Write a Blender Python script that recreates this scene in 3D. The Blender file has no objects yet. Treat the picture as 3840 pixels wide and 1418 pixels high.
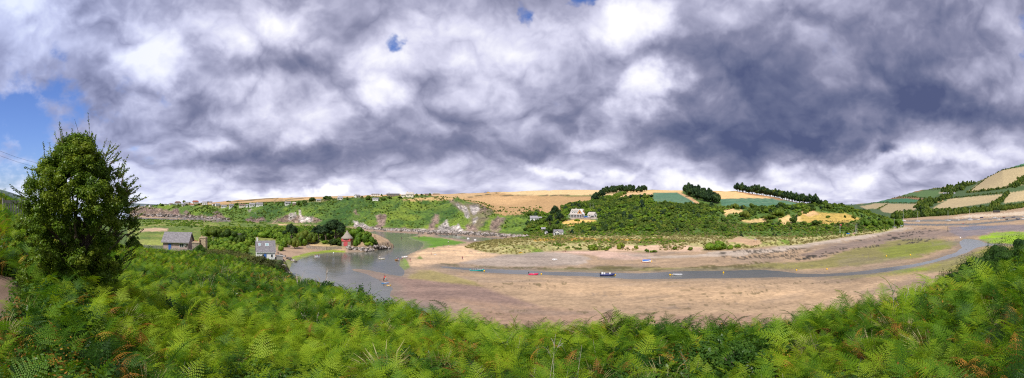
import bpy, math, random
import numpy as np
from mathutils import Vector, Matrix
random.seed(7); rng = np.random.default_rng(11)
R = math.radians; PI = math.pi
sc = bpy.context.scene; COL = sc.collection
# ---------------------------------------------------------------- camera (a stitched wide panorama)
K = 140.0/3840; HZ = 763.0; EYE = 25.0
cd = bpy.data.cameras.new('camera'); cam = bpy.data.objects.new('camera', cd); COL.objects.link(cam); sc.camera = cam
cam.location = (0, 0, EYE); cam.rotation_euler = (PI/2, 0, 0)
cd.type = 'PANO'; cd.panorama_type = 'EQUIRECTANGULAR'
cd.longitude_min = R(-70); cd.longitude_max = R(70)
cd.latitude_max = R(HZ*K); cd.latitude_min = R((HZ-1418)*K)
cd.clip_start = 0.05; cd.clip_end = 40000
# ---------------------------------------------------------------- render look
sc.view_settings.view_transform = 'Standard'; sc.view_settings.look = 'None'
sc.view_settings.exposure = 0.06; sc.view_settings.gamma = 1.0
sc.cycles.use_denoising = False; sc.cycles.filter_width = 1.15; sc.cycles.sample_clamp_indirect = 4.0
sc.cycles.max_bounces = 6; sc.cycles.diffuse_bounces = 2; sc.cycles.glossy_bounces = 2
sc.cycles.transmission_bounces = 4; sc.cycles.transparent_max_bounces = 8
sc.cycles.caustics_reflective = False; sc.cycles.caustics_refractive = False
# ---------------------------------------------------------------- sun
SUN_AZ, SUN_EL = -166.0, 50.0        # degrees from the view direction (negative = left), height
sl = bpy.data.lights.new('sun', 'SUN'); sl.energy = 4.3; sl.angle = R(0.6); sl.color = (1.0, 0.955, 0.88)
so = bpy.data.objects.new('sun', sl); COL.objects.link(so)
sd = Vector((math.sin(R(SUN_AZ))*math.cos(R(SUN_EL)), math.cos(R(SUN_AZ))*math.cos(R(SUN_EL)), math.sin(R(SUN_EL))))
so.rotation_euler = sd.to_track_quat('Z', 'Y').to_euler()
# ---------------------------------------------------------------- world: blue sky behind broken cloud
class NG:
    """tiny node builder"""
    def __init__(s, tree): s.t = tree; s.n = tree.nodes; s.l = tree.links
    def _set(s, sock, v):
        if hasattr(v, 'is_output') or isinstance(v, bpy.types.NodeSocket): s.l.new(v, sock)
        else: sock.default_value = v
    def math(s, op, a, b=None, c=None, clamp=False):
        n = s.n.new('ShaderNodeMath'); n.operation = op; n.use_clamp = clamp
        for i, v in enumerate((a, b, c)):
            if v is not None: s._set(n.inputs[i], v)
        return n.outputs[0]
    def vec(s, op, a, b=None, out=0):
        n = s.n.new('ShaderNodeVectorMath'); n.operation = op
        s._set(n.inputs[0], a)
        if b is not None: s._set(n.inputs[1], b)
        return n.outputs[out]
    def noise(s, v, scale, detail=4, rough=0.55, dist=0.0, lac=2.0, col=False):
        n = s.n.new('ShaderNodeTexNoise'); s._set(n.inputs['Vector'], v); n.inputs['Scale'].default_value = scale
        n.inputs['Detail'].default_value = detail; n.inputs['Roughness'].default_value = rough
        n.inputs['Distortion'].default_value = dist; n.inputs['Lacunarity'].default_value = lac
        return n.outputs['Color' if col else 'Fac']
    def rng(s, v, a, b, c=0.0, d=1.0, smooth=True):
        n = s.n.new('ShaderNodeMapRange'); n.interpolation_type = 'SMOOTHSTEP' if smooth else 'LINEAR'
        s._set(n.inputs[0], v)
        for i, q in enumerate((a, b, c, d)): n.inputs[i+1].default_value = q
        return n.outputs[0]
    def ramp(s, v, stops):
        n = s.n.new('ShaderNodeValToRGB'); s._set(n.inputs[0], v); cr = n.color_ramp
        while len(cr.elements) < len(stops): cr.elements.new(0.5)
        for e, (p, c) in zip(cr.elements, stops): e.position = p; e.color = (*c, 1)
        return n.outputs[0]
    def mix(s, f, a, b, mode='MIX'):
        n = s.n.new('ShaderNodeMix'); n.data_type = 'RGBA'; n.blend_type = mode
        s._set(n.inputs[0], f)
        for i, v in ((6, a), (7, b)):
            if isinstance(v, tuple): v = (*v[:3], 1)
            s._set(n.inputs[i], v)
        return n.outputs[2]
    def attr(s, name, out='Fac', kind='GEOMETRY'):
        n = s.n.new('ShaderNodeAttribute'); n.attribute_name = name; n.attribute_type = kind
        return n.outputs[out]

w = bpy.data.worlds.new("World"); sc.world = w; w.use_nodes = True
w.node_tree.nodes.clear(); g = NG(w.node_tree)
tc = g.n.new('ShaderNodeTexCoord').outputs['Generated']
D = g.vec('NORMALIZE', tc)
sx = g.n.new('ShaderNodeSeparateXYZ'); g.l.new(D, sx.inputs[0])
X, Y, Z = sx.outputs
azd = g.math('MULTIPLY', g.math('ARCTAN2', X, Y), 180/PI)
eld = g.math('MULTIPLY', g.math('ARCSINE', Z), 180/PI)
# cloud deck: direction projected onto a level layer, so the clouds shrink and flatten towards the horizon
zz = g.math('ADD', g.math('MAXIMUM', Z, 0.0), 0.26)
cp = g.n.new('ShaderNodeCombineXYZ'); g.l.new(g.math('DIVIDE', X, zz), cp.inputs[0]); g.l.new(g.math('DIVIDE', Y, zz), cp.inputs[1])
g.l.new(g.math('MULTIPLY', Z, 2.2), cp.inputs[2])
P = cp.outputs[0]
wn = g.noise(D, 2.6, 6, 0.6, col=True)                       # swirl that breaks the outlines of the banks
wv = g.vec('MULTIPLY', g.vec('SUBTRACT', wn, (0.5, 0.5, 0.5)), (26.0, 18.0, 0.0))
ae = g.n.new('ShaderNodeCombineXYZ'); g.l.new(azd, ae.inputs[0]); g.l.new(eld, ae.inputs[1])
AE = g.vec('ADD', ae.outputs[0], wv)
def bank(px, py, rx, ry, wt, inner=0.15):
    """one bank or gap of the cloud cover, centre and half sizes in degrees of sky"""
    c = ((px-1920)*K, (HZ-py)*K, 0)
    v = g.vec('MULTIPLY', g.vec('SUBTRACT', AE, c), (1/(rx*K), 1/(ry*K), 0))
    return g.rng(g.vec('LENGTH', v, out=1), inner, 1.0, wt, 0.0)
def total(lst, start):
    acc = start
    for b in lst: acc = g.math('ADD', acc, bank(*b))
    return acc
cq = g.n.new('ShaderNodeCombineXYZ'); g.l.new(g.math('MULTIPLY', X, 1.55), cq.inputs[0]); g.l.new(g.math('MULTIPLY', Y, 1.55), cq.inputs[1]); g.l.new(g.math('MULTIPLY', g.math('POWER', g.math('MAXIMUM', Z, 0.0), 0.62), 1.75), cq.inputs[2])
Q = cq.outputs[0]; Qw = g.vec('ADD', Q, g.vec('MULTIPLY', g.vec('SUBTRACT', g.noise(Q, 4.0, 3, .5, col=True), (0.5, 0.5, 0.5)), (0.16, 0.16, 0.16)))
def billow(v, sc_, det):           # rounded heads parted by dark creases
    return g.math('ABSOLUTE', g.math('SUBTRACT', g.math('MULTIPLY', g.noise(v, sc_, det, 0.52), 2.0), 1.0))
b1 = billow(Qw, 2.6, 5); b1u = billow(g.vec('ADD', Qw, (0.0, 0.0, 0.055)), 2.6, 5); b2 = billow(Qw, 7.0, 4)
n1 = g.noise(Q, 2.2, 7, 0.5, 0.15)
n2 = g.noise(Q, 7.5, 6, 0.58, 0.1)
n3 = g.noise(g.vec('ADD', P, (7.3, 2.1, 0.6)), 0.62, 3, 0.5)
lum = g.math('ADD', g.math('MULTIPLY', g.math('SUBTRACT', n1, 0.5), 0.66), 0.575)
lum = g.math('ADD', lum, g.math('MULTIPLY', g.math('SUBTRACT', n2, 0.5), 0.26))
lum = g.math('ADD', lum, g.rng(azd, -74, -30, 0.14, 0.0))
lum = g.math('ADD', lum, g.math('MULTIPLY', g.math('SUBTRACT', b1, 0.22), 0.40))
lum = g.math('ADD', lum, g.math('MULTIPLY', g.math('SUBTRACT', b2, 0.2), 0.14))
lum = g.math('ADD', lum, g.math('MULTIPLY', g.math('SUBTRACT', b1, b1u), 0.65))
lum = g.math('ADD', lum, g.rng(eld, 1.0, 8.0, 0.24, 0.0))
lum = g.math('ADD', lum, g.math('MULTIPLY', g.rng(azd, -74, -20, 1.0, 0.0), g.rng(eld, 1, 14, .14, 0.0)))
lum = total([
    # bright banks
    (520, 260, 260, 260, 0.42), (990, 95, 420, 170, 0.30), (1480, 350, 220, 90, 0.36), (1880, 170, 330, 200, 0.28),
    (2230, 120, 240, 150, 0.36), (2410, 150, 170, 200, 0.42), (2440, 390, 240, 120, 0.52), (1180, 430, 300, 120, 0.22),
    (1280, 690, 110, 40, 0.55), (3250, 640, 500, 60, 0.22), (3640, 620, 420, 80, 0.30), (160, 70, 130, 110, 0.26),
    (2230, 480, 120, 80, 0.22), (2150, 650, 360, 30, 0.22), (900, 300, 200, 90, 0.20), (3380, 130, 130, 130, 0.16),
    (1500, 180, 260, 160, 0.22), (1620, 60, 260, 110, 0.22),(1000, 700, 240, 45, 0.22), (2750, 690, 420, 40, 0.20),
    # dark banks
    (2950, 330, 700, 350, -0.42), (3560, 420, 480, 120, -0.38), (3500, 160, 360, 240, -0.22), (2700, 560, 520, 110, -0.26),
    (1080, 200, 330, 110, -0.22), (620, 400, 240, 100, -0.26), (1100, 590, 460, 110, -0.30), (1780, 560, 520, 110, -0.20),
    (1650, 330, 180, 90, -0.12), (3100, 520, 420, 80, -0.26), (2050, 420, 260, 130, -0.22), 
    (3350, 590, 110, 50, -0.34), (3080, 640, 220, 40, -0.20), (820, 560, 240, 60, -0.20),
], lum)
cloud = g.ramp(lum, [(0.0, (0.085, 0.105, 0.215)), (0.16, (0.135, 0.155, 0.27)), (0.36, (0.235, 0.245, 0.37)),
                     (0.56, (0.425, 0.43, 0.585)), (0.76, (0.69, 0.69, 0.86)), (0.90, (0.88, 0.88, 0.97)), (1.0, (0.99, 0.98, 1.03))])
# the left of the view is bluer, with thin cloud
leftb = g.rng(azd, -72, -28, 1.0, 0.0)
cloud = g.mix(g.math('MULTIPLY', leftb, 0.55), cloud, (0.60, 0.74, 1.0), 'MULTIPLY')
gap = g.math('ADD', g.math('MULTIPLY', g.math('SUBTRACT', n2, 0.5), 2.0), g.math('MULTIPLY', g.math('SUBTRACT', n1, 0.5), 0.9))
gap = g.math('SUBTRACT', gap, 0.10)
gap = total([(1490, 130, 80, 90, 0.95), (1975, 50, 80, 110, 1.0), (2200, 0, 130, 80, 1.15), (150, 420, 560, 150, 0.72), (60, 610, 620, 210, 0.80), (60, 250, 260, 180, .42), (330, 300, 200, 160, .2),
             (560, 600, 200, 90, 0.40), (30, 330, 170, 150, 0.30), (3850, 60, 90, 260, 0.7), (560, 720, 200, 60, 0.30),
             (440, 50, 70, 60, 0.25), (1540, 690, 90, 16, 0.42)], gap)
gapf = g.rng(gap, 0.30, 0.92)
skyn = g.n.new('ShaderNodeTexSky'); skyn.sky_type = 'NISHITA'; skyn.sun_disc = False
skyn.sun_elevation = R(SUN_EL); skyn.sun_rotation = R(SUN_AZ); skyn.altitude = 20; skyn.air_density = 1.0; skyn.dust_density = 0.6; skyn.ozone_density = 2.5
bg1 = g.n.new('ShaderNodeBackground'); g.l.new(g.mix(1.0, skyn.outputs[0], (0.78, 0.92, 1.42), 'MULTIPLY'), bg1.inputs[0]); bg1.inputs[1].default_value = 0.10
bg2 = g.n.new('ShaderNodeBackground'); g.l.new(cloud, bg2.inputs[0]); bg2.inputs[1].default_value = 1.0
mx = g.n.new('ShaderNodeMixShader'); g.l.new(gapf, mx.inputs[0]); g.l.new(bg2.outputs[0], mx.inputs[1]); g.l.new(bg1.outputs[0], mx.inputs[2])
wo = g.n.new('ShaderNodeOutputWorld'); g.l.new(mx.outputs[0], wo.inputs[0])
w.cycles.sampling_method = 'MANUAL'; w.cycles.sample_map_resolution = 512
# ---------------------------------------------------------------- numeric helpers
def hsh(i, j, s):
    n = (i*374761393 + j*668265263 + s*1442695041) & 0xffffffff
    n = ((n ^ (n >> 13))*1274126177) & 0xffffffff
    return ((n ^ (n >> 16)) & 0xffff)/65535.0
def vnoise(x, y, s=0):
    xi = np.floor(x).astype(np.int64); yi = np.floor(y).astype(np.int64)
    fx = x-xi; fy = y-yi; fx = fx*fx*(3-2*fx); fy = fy*fy*(3-2*fy)
    a = hsh(xi, yi, s); b = hsh(xi+1, yi, s); c = hsh(xi, yi+1, s); d = hsh(xi+1, yi+1, s)
    return a+(b-a)*fx+(c-a)*fy+(a-b-c+d)*fx*fy
def fbm(x, y, s=0, o=4):
    v = 0; a = 0.5; t = 0
    for k in range(o):
        v = v+a*vnoise(x*2**k+k*17.3, y*2**k-k*9.1, s+k); t += a; a *= 0.5
    return v/t
def sstep(a, b, x):
    t = np.clip((x-a)/(b-a), 0, 1); return t*t*(3-2*t)
def img_r(y, z=0.0): return (EYE-z)/math.tan(R((y-HZ)*K))
def plan(x, y, z=0.0):
    r = img_r(y, z); a = R((x-1920)*K); return (r*math.sin(a), r*math.cos(a))
def sdist(px, py, poly, margin):
    """signed distance to a polygon (positive inside), only computed near it"""
    P = np.array(poly, float); out = np.full(px.shape, -margin, float)
    m = (px > P[:, 0].min()-margin) & (px < P[:, 0].max()+margin) & (py > P[:, 1].min()-margin) & (py < P[:, 1].max()+margin)
    if not m.any(): return out
    qx = px[m]; qy = py[m]; d2 = np.full(qx.shape, 1e18); ins = np.zeros(qx.shape, bool)
    for i in range(len(P)):
        x1, y1 = P[i]; x2, y2 = P[(i+1) % len(P)]
        ex, ey = x2-x1, y2-y1; L = ex*ex+ey*ey+1e-12
        t = np.clip(((qx-x1)*ex+(qy-y1)*ey)/L, 0, 1)
        d2 = np.minimum(d2, (qx-x1-t*ex)**2+(qy-y1-t*ey)**2)
        if y1 != y2:
            c = ((y1 > qy) != (y2 > qy)) & (qx < (x2-x1)*(qy-y1)/(y2-y1)+x1); ins ^= c
    d = np.sqrt(d2); out[m] = np.where(ins, d, -d); return np.maximum(out, -margin)
PL = lambda pts, z=0.0: [plan(x, y, z) for x, y in pts]
# ---------------------------------------------------------------- shorelines and outlines, from the photograph, laid on the level ground
RIVER = PL([(1090, 1200), (1105, 1042), (1092, 1015), (1088, 1003), (1095, 989), (1123, 975), (1156, 963), (1204, 953), (1246, 948), (1293, 946), (1360, 944), (1407, 937), (1452, 931),
            (1464, 926), (1450, 915), (1432, 899), (1410, 884), (1385, 873), (1378, 869), (1445, 871), (1518, 875), (1578, 879), (1556, 885), (1519, 889), (1530, 895), (1554, 902), (1583, 908),
            (1594, 918), (1586, 928), (1568, 938), (1540, 950), (1519, 961), (1500, 972), (1497, 985), (1500, 999), (1513, 1013), (1517, 1024), (1515, 1034), (1500, 1037), (1473, 1033), (1438, 1025),
            (1403, 1018), (1380, 1014), (1345, 1009), (1322, 1009), (1330, 1016), (1380, 1029), (1412, 1044), (1433, 1060), (1459, 1071), (1475, 1084), (1466, 1092), (1458, 1108), (1475, 1127), (1497, 1143),
            (1560, 1152), (1611, 1160), (1637, 1176), (1645, 1195), (1600, 1215), (1500, 1240), (1200, 1300)])
SHALLOW = PL([(1200, 1000), (1260, 975), (1320, 985), (1380, 1010), (1420, 1028), (1500, 1040), (1480, 1060), (1470, 1100), (1500, 1140), (1440, 1150), (1400, 1100), (1380, 1060), (1320, 1040), (1270, 1020)])
CHANNEL = PL([(1635, 996), (1677, 1000), (1744, 1005), (1812, 1009), (1900, 1011), (1960, 1013), (2050, 1019), (2150, 1021), (2244, 1024), (2304, 1023), (2362, 1025), (2478, 1022), (2570, 1017), (2700, 1015),
              (2847, 1012), (2936, 1018), (2990, 1026), (3090, 1027), (3187, 1022), (3258, 1013), (3330, 1004), (3420, 991), (3490, 978), (3540, 962), (3587, 945), (3608, 930), (3596, 908), (3617, 895), (3670, 900), (3694, 912), (3766, 917), (3900, 916),
              (3900, 921), (3766, 920), (3700, 922), (3664, 928), (3630, 946), (3570, 966), (3497, 986), (3408, 1006), (3318, 1021), (3187, 1033), (3049, 1039), (2900, 1041), (2759, 1043), (2582, 1045), (2478, 1046), (2362, 1048),
              (2304, 1044), (2246, 1040), (2200, 1037), (2076, 1033), (1950, 1029), (1816, 1022), (1761, 1014), (1702, 1009), (1652, 1003)])
LEAD = PL([(1640, 881), (1700, 882), (1760, 889), (1860, 894), (1940, 899), (1960, 903), (1940, 908), (1860, 906), (1790, 904), (1740, 897), (1690, 893), (1650, 888)])
BAY = PL([(200, 812), (480, 813), (545, 817), (620, 819), (700, 824), (660, 829), (560, 828), (200, 828)])
PLAIN = PL([(200, 1120), (200, 835), (400, 828), (540, 826), (600, 828), (700, 830), (800, 830), (900, 831), (1000, 838), (1100, 846), (1200, 853), (1300, 860), (1380, 872), (1412, 893), (1436, 912), (1440, 922),
            (1400, 930), (1340, 934), (1300, 937), (1240, 936), (1150, 920), (1110, 925), (1062, 935), (1040, 960), (1038, 985), (1050, 1010), (1080, 1040), (1060, 1120)], 1.0)
DUNE = PL([(1738, 926), (1758, 912), (1800, 906), (1850, 903), (1950, 890), (2050, 880), (2200, 876), (2450, 876), (2700, 876), (3000, 880), (3190, 868), (3300, 862), (3375, 850), (3388, 852), (3300, 872), (3200, 884), (3120, 896), (3000, 915), (2880, 922), (2850, 925), (2780, 930),
           (2650, 932), (2500, 938), (2450, 937), (2380, 940), (2200, 937), (2100, 938), (2000, 944), (1950, 952), (1880, 952), (1800, 940)], 1.0)
SPIT = PL([(1520, 965), (1560, 945), (1600, 935), (1700, 925), (1750, 918), (1800, 925), (1900, 940), (2300, 935), (2450, 945), (2460, 965), (2300, 985), (2150, 1000), (2000, 1003), (1850, 1001), (1700, 990), (1600, 992), (1540, 1000), (1525, 985)])
# ---------------------------------------------------------------- profiles of the high ground: columns x -> list of (image row or height, distance)
def tabl(rows):
    """rows: x, then per key (y, r) or ('z', z, r).  returns xs, R[k], Z[k]"""
    xs = [r[0] for r in rows]; n = len(rows[0])-1; RR = []; ZZ = []
    for k in range(n):
        rr = []; zz = []
        for r in rows:
            q = r[k+1]
            if q[0] == 'z': zz.append(q[1]); rr.append(q[2])
            elif q[0] == 'f': rr.append(img_r(q[1], q[2])); zz.append(q[2])       # foot: row, height -> distance
            else: rr.append(q[1]); zz.append(EYE+q[1]*math.tan(R((HZ-q[0])*K)))
        RR.append(rr); ZZ.append(zz)
    return np.array(xs, float), np.array(RR), np.array(ZZ)
NEAR = tabl([
    (-1400, ('z', 22.9, 0), ('z', 23.2, 7), ('z', 27.5, 45), ('z', 22, 110), ('z', 6, 260)),
    (-300, ('z', 22.9, 0), ('z', 22.9, 7), ('z', 27.2, 55), ('z', 20, 120), ('z', 5, 260)),
    (0, ('z', 22.9, 0), ('z', 22.5, 7), (742, 60), ('z', 18, 120), ('z', 4, 250)),
    (90, ('z', 22.9, 0), ('z', 22.4, 7), (790, 58), ('z', 16, 120), ('z', 4, 240)),
    (250, ('z', 22.9, 0), ('z', 22.5, 7), (850, 62), ('z', 14, 120), ('z', 4, 230)),
    (480, ('z', 22.8, 0), ('z', 21.8, 7), (944, 78), ('z', 12, 118), ('z', 4, 215)),
    (640, ('z', 22.7, 0), ('z', 21.4, 7), (960, 88), ('z', 11.2, 119), ('z', 4, 200)),
    (800, ('z', 22.7, 0), ('z', 21.3, 7), (966, 84), ('z', 10.0, 120), ('z', 3.5, 190)),
    (880, ('z', 22.7, 0), ('z', 21.2, 7), (978, 75), ('z', 9, 115), ('z', 3, 170)),
    (960, ('z', 22.7, 0), ('z', 21.2, 7), (1012, 62), ('z', 6, 130), ('z', 2.5, 165)),
    (1040, ('z', 22.7, 0), ('z', 21.1, 7), (1043, 50), ('z', 5.5, 120), ('z', 1.2, 152)),
    (1100, ('z', 22.7, 0), ('z', 21.1, 7), (1073, 38), ('z', 6, 88), ('z', 0, 122)),
    (1250, ('z', 22.7, 0), ('z', 21.1, 7), (1122, 27), ('z', 7, 58), ('z', 0, 92)),
    (1400, ('z', 22.7, 0), ('z', 21.0, 7), (1190, 19), ('z', 8, 42), ('z', 0, 70)),
    (1600, ('z', 22.7, 0), ('z', 20.9, 7), (1240, 15), ('z', 7, 38), ('z', 0, 62)),
    (2000, ('z', 22.7, 0), ('z', 20.9, 7), (1288, 13.5), ('z', 6, 38), ('z', 0, 58)),
    (2500, ('z', 22.7, 0), ('z', 21.0, 7), (1306, 13.5), ('z', 6, 38), ('z', 0, 58)),
    (2900, ('z', 22.7, 0), ('z', 21.2, 7), (1284, 14), ('z', 6, 38), ('z', 0, 60)),
    (3300, ('z', 22.8, 0), ('z', 21.6, 7), (1222, 15), ('z', 7, 42), ('z', 0, 70)),
    (3500, ('z', 22.9, 0), ('z', 21.9, 7), (1150, 16), ('z', 7, 50), ('z', 0, 90)),
    (3650, ('z', 23.0, 0), ('z', 22.1, 7), (1070, 17), ('z', 6, 60), ('z', 0, 110)),
    (3840, ('z', 23.1, 0), ('z', 22.4, 7), (1010, 18), ('z', 8, 80), ('z', 0, 150)),
    (4500, ('z', 23.4, 0), ('z', 23.2, 7), (880, 24), ('z', 22, 60), ('z', 8, 200)),
    (6500, ('z', 23.4, 0), ('z', 23.4, 7), ('z', 24, 24), ('z', 27, 60), ('z', 30, 400)),
])
def F(y, z=0.6): return ('f', y, z)
MID = tabl([
    (488, F(803), (780, 955), (778, 1010), (777, 1100)), (560, F(809), (773, 885), (771, 950), (770, 1100)),
    (640, F(814), (769, 830), (768, 900), (767, 1100)), (700, F(818), (772, 780), (767, 860), (762, 1100)),
    (760, F(823), (776, 720), (768, 820), (760, 1100)), (820, F(829), (780, 680), (770, 780), (757, 1080)),
    (900, F(834), (774, 630), (765, 750), (749, 1050)), (1000, F(838), (766, 600), (757, 720), (743, 1000)),
    (1100, F(845), (764, 560), (753, 700), (740, 950)), (1200, F(850), (757, 530), (748, 650), (737, 920)),
    (1300, F(854), (748, 510), (743, 620), (735, 900)), (1400, F(860), (745, 500), (740, 600), (731, 850)),
    (1500, F(862), (742, 500), (736, 600), (728, 800)), (1600, F(866), (742, 490), (736, 600), (728, 780)),
    (1690, F(870), (745, 475), (737, 580), (726, 770)), (1740, F(873), (759, 438), (745, 560), (724, 760)),
    (1800, F(877), (766, 420), (748, 560), (722, 750)), (1850, F(880), (797, 400), (757, 560), (720, 750)),
    (1920, F(884), (807, 400), (760, 580), (718, 760)), (2000, F(884, 2), (797, 430), (755, 590), (715, 780)),
    (2080, F(884, 3), (808, 390), (750, 600), (712, 800)), (2150, F(884, 3), (822, 348), (779, 480), (711, 800)),
    (2230, F(885, 3), (818, 348), (762, 480), (711, 800)), (2290, F(885, 3), (832, 345), (748, 500), (712, 780)),
    (2350, F(885, 3), (815, 355), (738, 480), (712, 740)), (2400, F(885, 3), (798, 370), (733, 480), (713, 720)),
    (2450, F(885, 3), (770, 395), (726, 560), (711, 700)), (2500, F(885, 3), (761, 410), (722, 600), (712, 700)),
    (2620, F(886, 3), (774, 400), (723, 560), (714, 680)), (2700, F(888, 3), (780, 395), (740, 480), (716, 660)),
    (2760, F(889, 3), (778, 395), (745, 470), (716, 620)), (2900, F(891, 2.5), (773, 395), (750, 450), (738, 520)),
    (3000, F(893, 2), (792, 365), (773, 415), (761, 450)), (3060, F(889, 2), (806, 350), (778, 385), (760, 420)),
    (3160, F(881, 2), (817, 360), (788, 385), (773, 410)), (3260, F(869, 2), (833, 375), (809, 392), (797, 412)),
    (3340, F(858, 2), (842, 400), (830, 415), (822, 430)), (3384, F(852, 1.5), (849, 425), (846, 430), (844, 440)),
])
FAR = tabl([
    (3140, F(824), ('z', 12, 1300), (775, 1900)), (3200, F(824), (792, 1200), (766, 1900)), (3283, F(823), (790, 1150), (758, 1850)), (3362, F(822), (785, 1150), (738, 1800)),
    (3442, F(817, .8), (772, 1200), (714, 1800)), (3548, F(811, 2), (760, 1250), (699, 1800)), (3654, F(801, 4), (750, 1280), (684, 1750)),
    (3707, F(798, 5), (745, 1300), (663, 1700)), (3760, F(794, 6.5), (735, 1350), (636, 1700)), (3840, F(783, 9), (720, 1450), (612, 1750)),
    (4200, F(770, 12), (700, 2400), (560, 3000)), (5200, F(768, 20), (700, 3400), (560, 5000)),
])
def prof(T, xi, r, lo, tail=None):
    xs, RR, ZZ = T; out = None
    rk = [np.interp(xi, xs, q) for q in RR]; zk = [np.interp(xi, xs, q) for q in ZZ]
    out = np.where(r < rk[0], lo, zk[-1])
    for k in range(len(rk)-1):
        m = (r >= rk[k]) & (r < rk[k+1]); t = (r-rk[k])/np.maximum(rk[k+1]-rk[k], 1e-6)
        out = np.where(m, zk[k]+(zk[k+1]-zk[k])*t, out)
    if tail is not None:
        out = np.where(r > rk[-1], zk[-1]-(r-rk[-1])*tail, out)
    return out, rk
PADS = []      # level building platforms: (x, y, radius, z)
MOUNDS = []
def bump(x, y, px, py, z0, sx, sy, h):
    cx, cy = plan(px, py, z0); a = math.atan2(cx, cy)
    dx = x-cx; dy = y-cy; u = dx*math.cos(a)-dy*math.sin(a); v = dx*math.sin(a)+dy*math.cos(a)
    return h*np.exp(-(u/sx)**2-(v/sy)**2)
def height(az, r, rough=True):
    """ground height for azimuth in degrees and distance in metres"""
    shp = np.broadcast(az, r).shape; az = np.broadcast_to(az, shp).astype(float); r = np.broadcast_to(r, shp).astype(float)
    xi = az/K+1920; a = np.radians(az); x = r*np.sin(a); y = r*np.cos(a)
    wob = (fbm(x/9, y/9, 5)-0.5)*3.0
    M = 60.0
    sr = np.maximum(sdist(x, y, RIVER, M), sdist(x, y, CHANNEL, M)*0.8)
    sr = np.maximum(sr, np.maximum(sdist(x, y, LEAD, M)*0.5, sdist(x, y, BAY, 120.0)))+wob*np.clip(r/150, 0.15, 1.0)*0.5
    sh = np.maximum(sdist(x, y, SHALLOW, 20.0), np.where((sdist(x, y, RIVER, 4.0) < -3) & (r < 460), 5, -20))
    z = np.where(sr < 0, np.minimum(-sr*0.035, 0.45), np.maximum(-sr*0.09, -1.1))
    z = np.where(sr > 0, z*np.where(sh > -6, 0.30, 1.0), z)
    z = z+0.35*sstep(0, 18, sdist(x, y, SPIT, 20.0))*(sr < 0)
    ripple = (fbm(x/3.0, y/7.0, 21, 3)-0.5)*0.16*sstep(0, 2, -sr)
    ramp_r = sstep(3300, 4100, xi)*np.clip((r-420)/700, 0, 2)*13
    z = z+ripple+ramp_r
    # open sea left of the far headland and beyond everything
    z = np.where((xi < 486) & (r > 600), -2.0, z)
    z = np.where((r > 2600) & (xi < 3100), -4.0, z)
    sp = sdist(x, y, PLAIN, M)
    z = np.maximum(z, 3.2*sstep(-2, 26, sp)*(0.75+0.5*fbm(x/30, y/30, 3, 3))*np.where(r < 700, 1, 0)+np.where(sp > 0, 0.3, -5))
    sdn = sdist(x, y, DUNE, M)
    z = np.maximum(z, np.where(sdn > -1, (0.5+2.4*sstep(-1, 16, sdn)+1.0*(fbm(x/11, y/11, 8, 3)-0.5)*sstep(0, 10, sdn)), -5))
    # headland with the boathouse
    hd = bump(x, y, 1372, 925, 1, 13, 11, 5.5)+bump(x, y, 1400, 905, 1, 10, 16, 4.0)+bump(x, y, 1425, 927, .5, 9, 6, 1.6)+bump(x, y, 1340, 905, 2, 22, 14, 2.5)
    z = z+hd*(sr < 2)
    n, _ = prof(NEAR, xi, r, 22.9, 0.03)
    if rough: n = n+(fbm(x/4.2, y/4.2, 31, 3)-0.5)*0.8*sstep(3, 10, r)
    z = np.maximum(z, n)
    m, mk = prof(MID, xi, r, -9, 0.10)
    ok = (xi > 486) & (xi < 3386)
    if rough:
        up = sstep(0, 25, r-mk[0]); bl = up*(1-sstep(0, 60, r-mk[1]))*(xi < 2060)
        rg = np.abs(fbm(x/16, y/16, 41, 4)-0.5)*2
        m = m+bl*((fbm(x/30, y/30, 47, 4)-0.5)*9-rg*5+2)+up*(fbm(x/12, y/12, 51, 3)-0.5)*1.6*(1-sstep(0, 80, r-mk[1]))
        m = m+up*(xi > 2040)*((fbm(x/34, y/34, 57, 3)-0.5)*7.0)*(1-sstep(-60, 0, r-mk[1]))*(np.abs(xi-2190) > 90)
        m = m+up*(fbm(x/90, y/90, 53, 3)-0.5)*3*(1-sstep(-200, 0, r-mk[3]))*(r > mk[1])
    z = np.where(ok, np.maximum(z, m), z)
    f, fk = prof(FAR, xi, r, -9, 0.05)
    if rough: f = f+sstep(0, 200, r-fk[0])*(fbm(x/220, y/220, 61, 3)-0.5)*14*(1-sstep(-300, -20, r-fk[2]))
    z = np.where(xi > 3100, np.maximum(z, f), z)
    for (qx, qy, rad, pz) in PADS:
        d = np.hypot(x-qx, y-qy); t = sstep(rad*1.7, rad, d); z = z*(1-t)+pz*t
    return z
def zat(az, r):
    """height of the finished ground sheet (looked up in its own grid)"""
    f = (az+76)/0.14; i = int(f); 
    if i < 0 or i >= NFINE-1: return float(height(np.array([az]), np.array([float(r)]))[0])
    f -= i; return float(np.interp(r, gR[i], gZ[i])*(1-f)+np.interp(r, gR[i+1], gZ[i+1])*f)
def hit(px, py, rmin=2.0, rmax=2500):
    """world point where the ground is met at this place of the photograph"""
    az = (px-1920)*K; te = math.tan(R((HZ-py)*K)); f = (az+76)/0.14; i = int(f); f -= i
    rr = np.geomspace(rmin, rmax, 1500); z = np.interp(rr, gR[i], gZ[i])*(1-f)+np.interp(rr, gR[i+1], gZ[i+1])*f
    ray = EYE+rr*te; k = int(np.argmax(z >= ray))
    if z[k] < ray[k]: k = len(rr)-1
    elif k > 0:
        d0 = ray[k-1]-z[k-1]; d1 = z[k]-ray[k]; t = d0/max(d0+d1, 1e-9); r = rr[k-1]+(rr[k]-rr[k-1])*t
        return Vector((r*math.sin(R(az)), r*math.cos(R(az)), float(z[k-1]+(z[k]-z[k-1])*t)))
    return Vector((rr[k]*math.sin(R(az)), rr[k]*math.cos(R(az)), float(z[k])))
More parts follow.
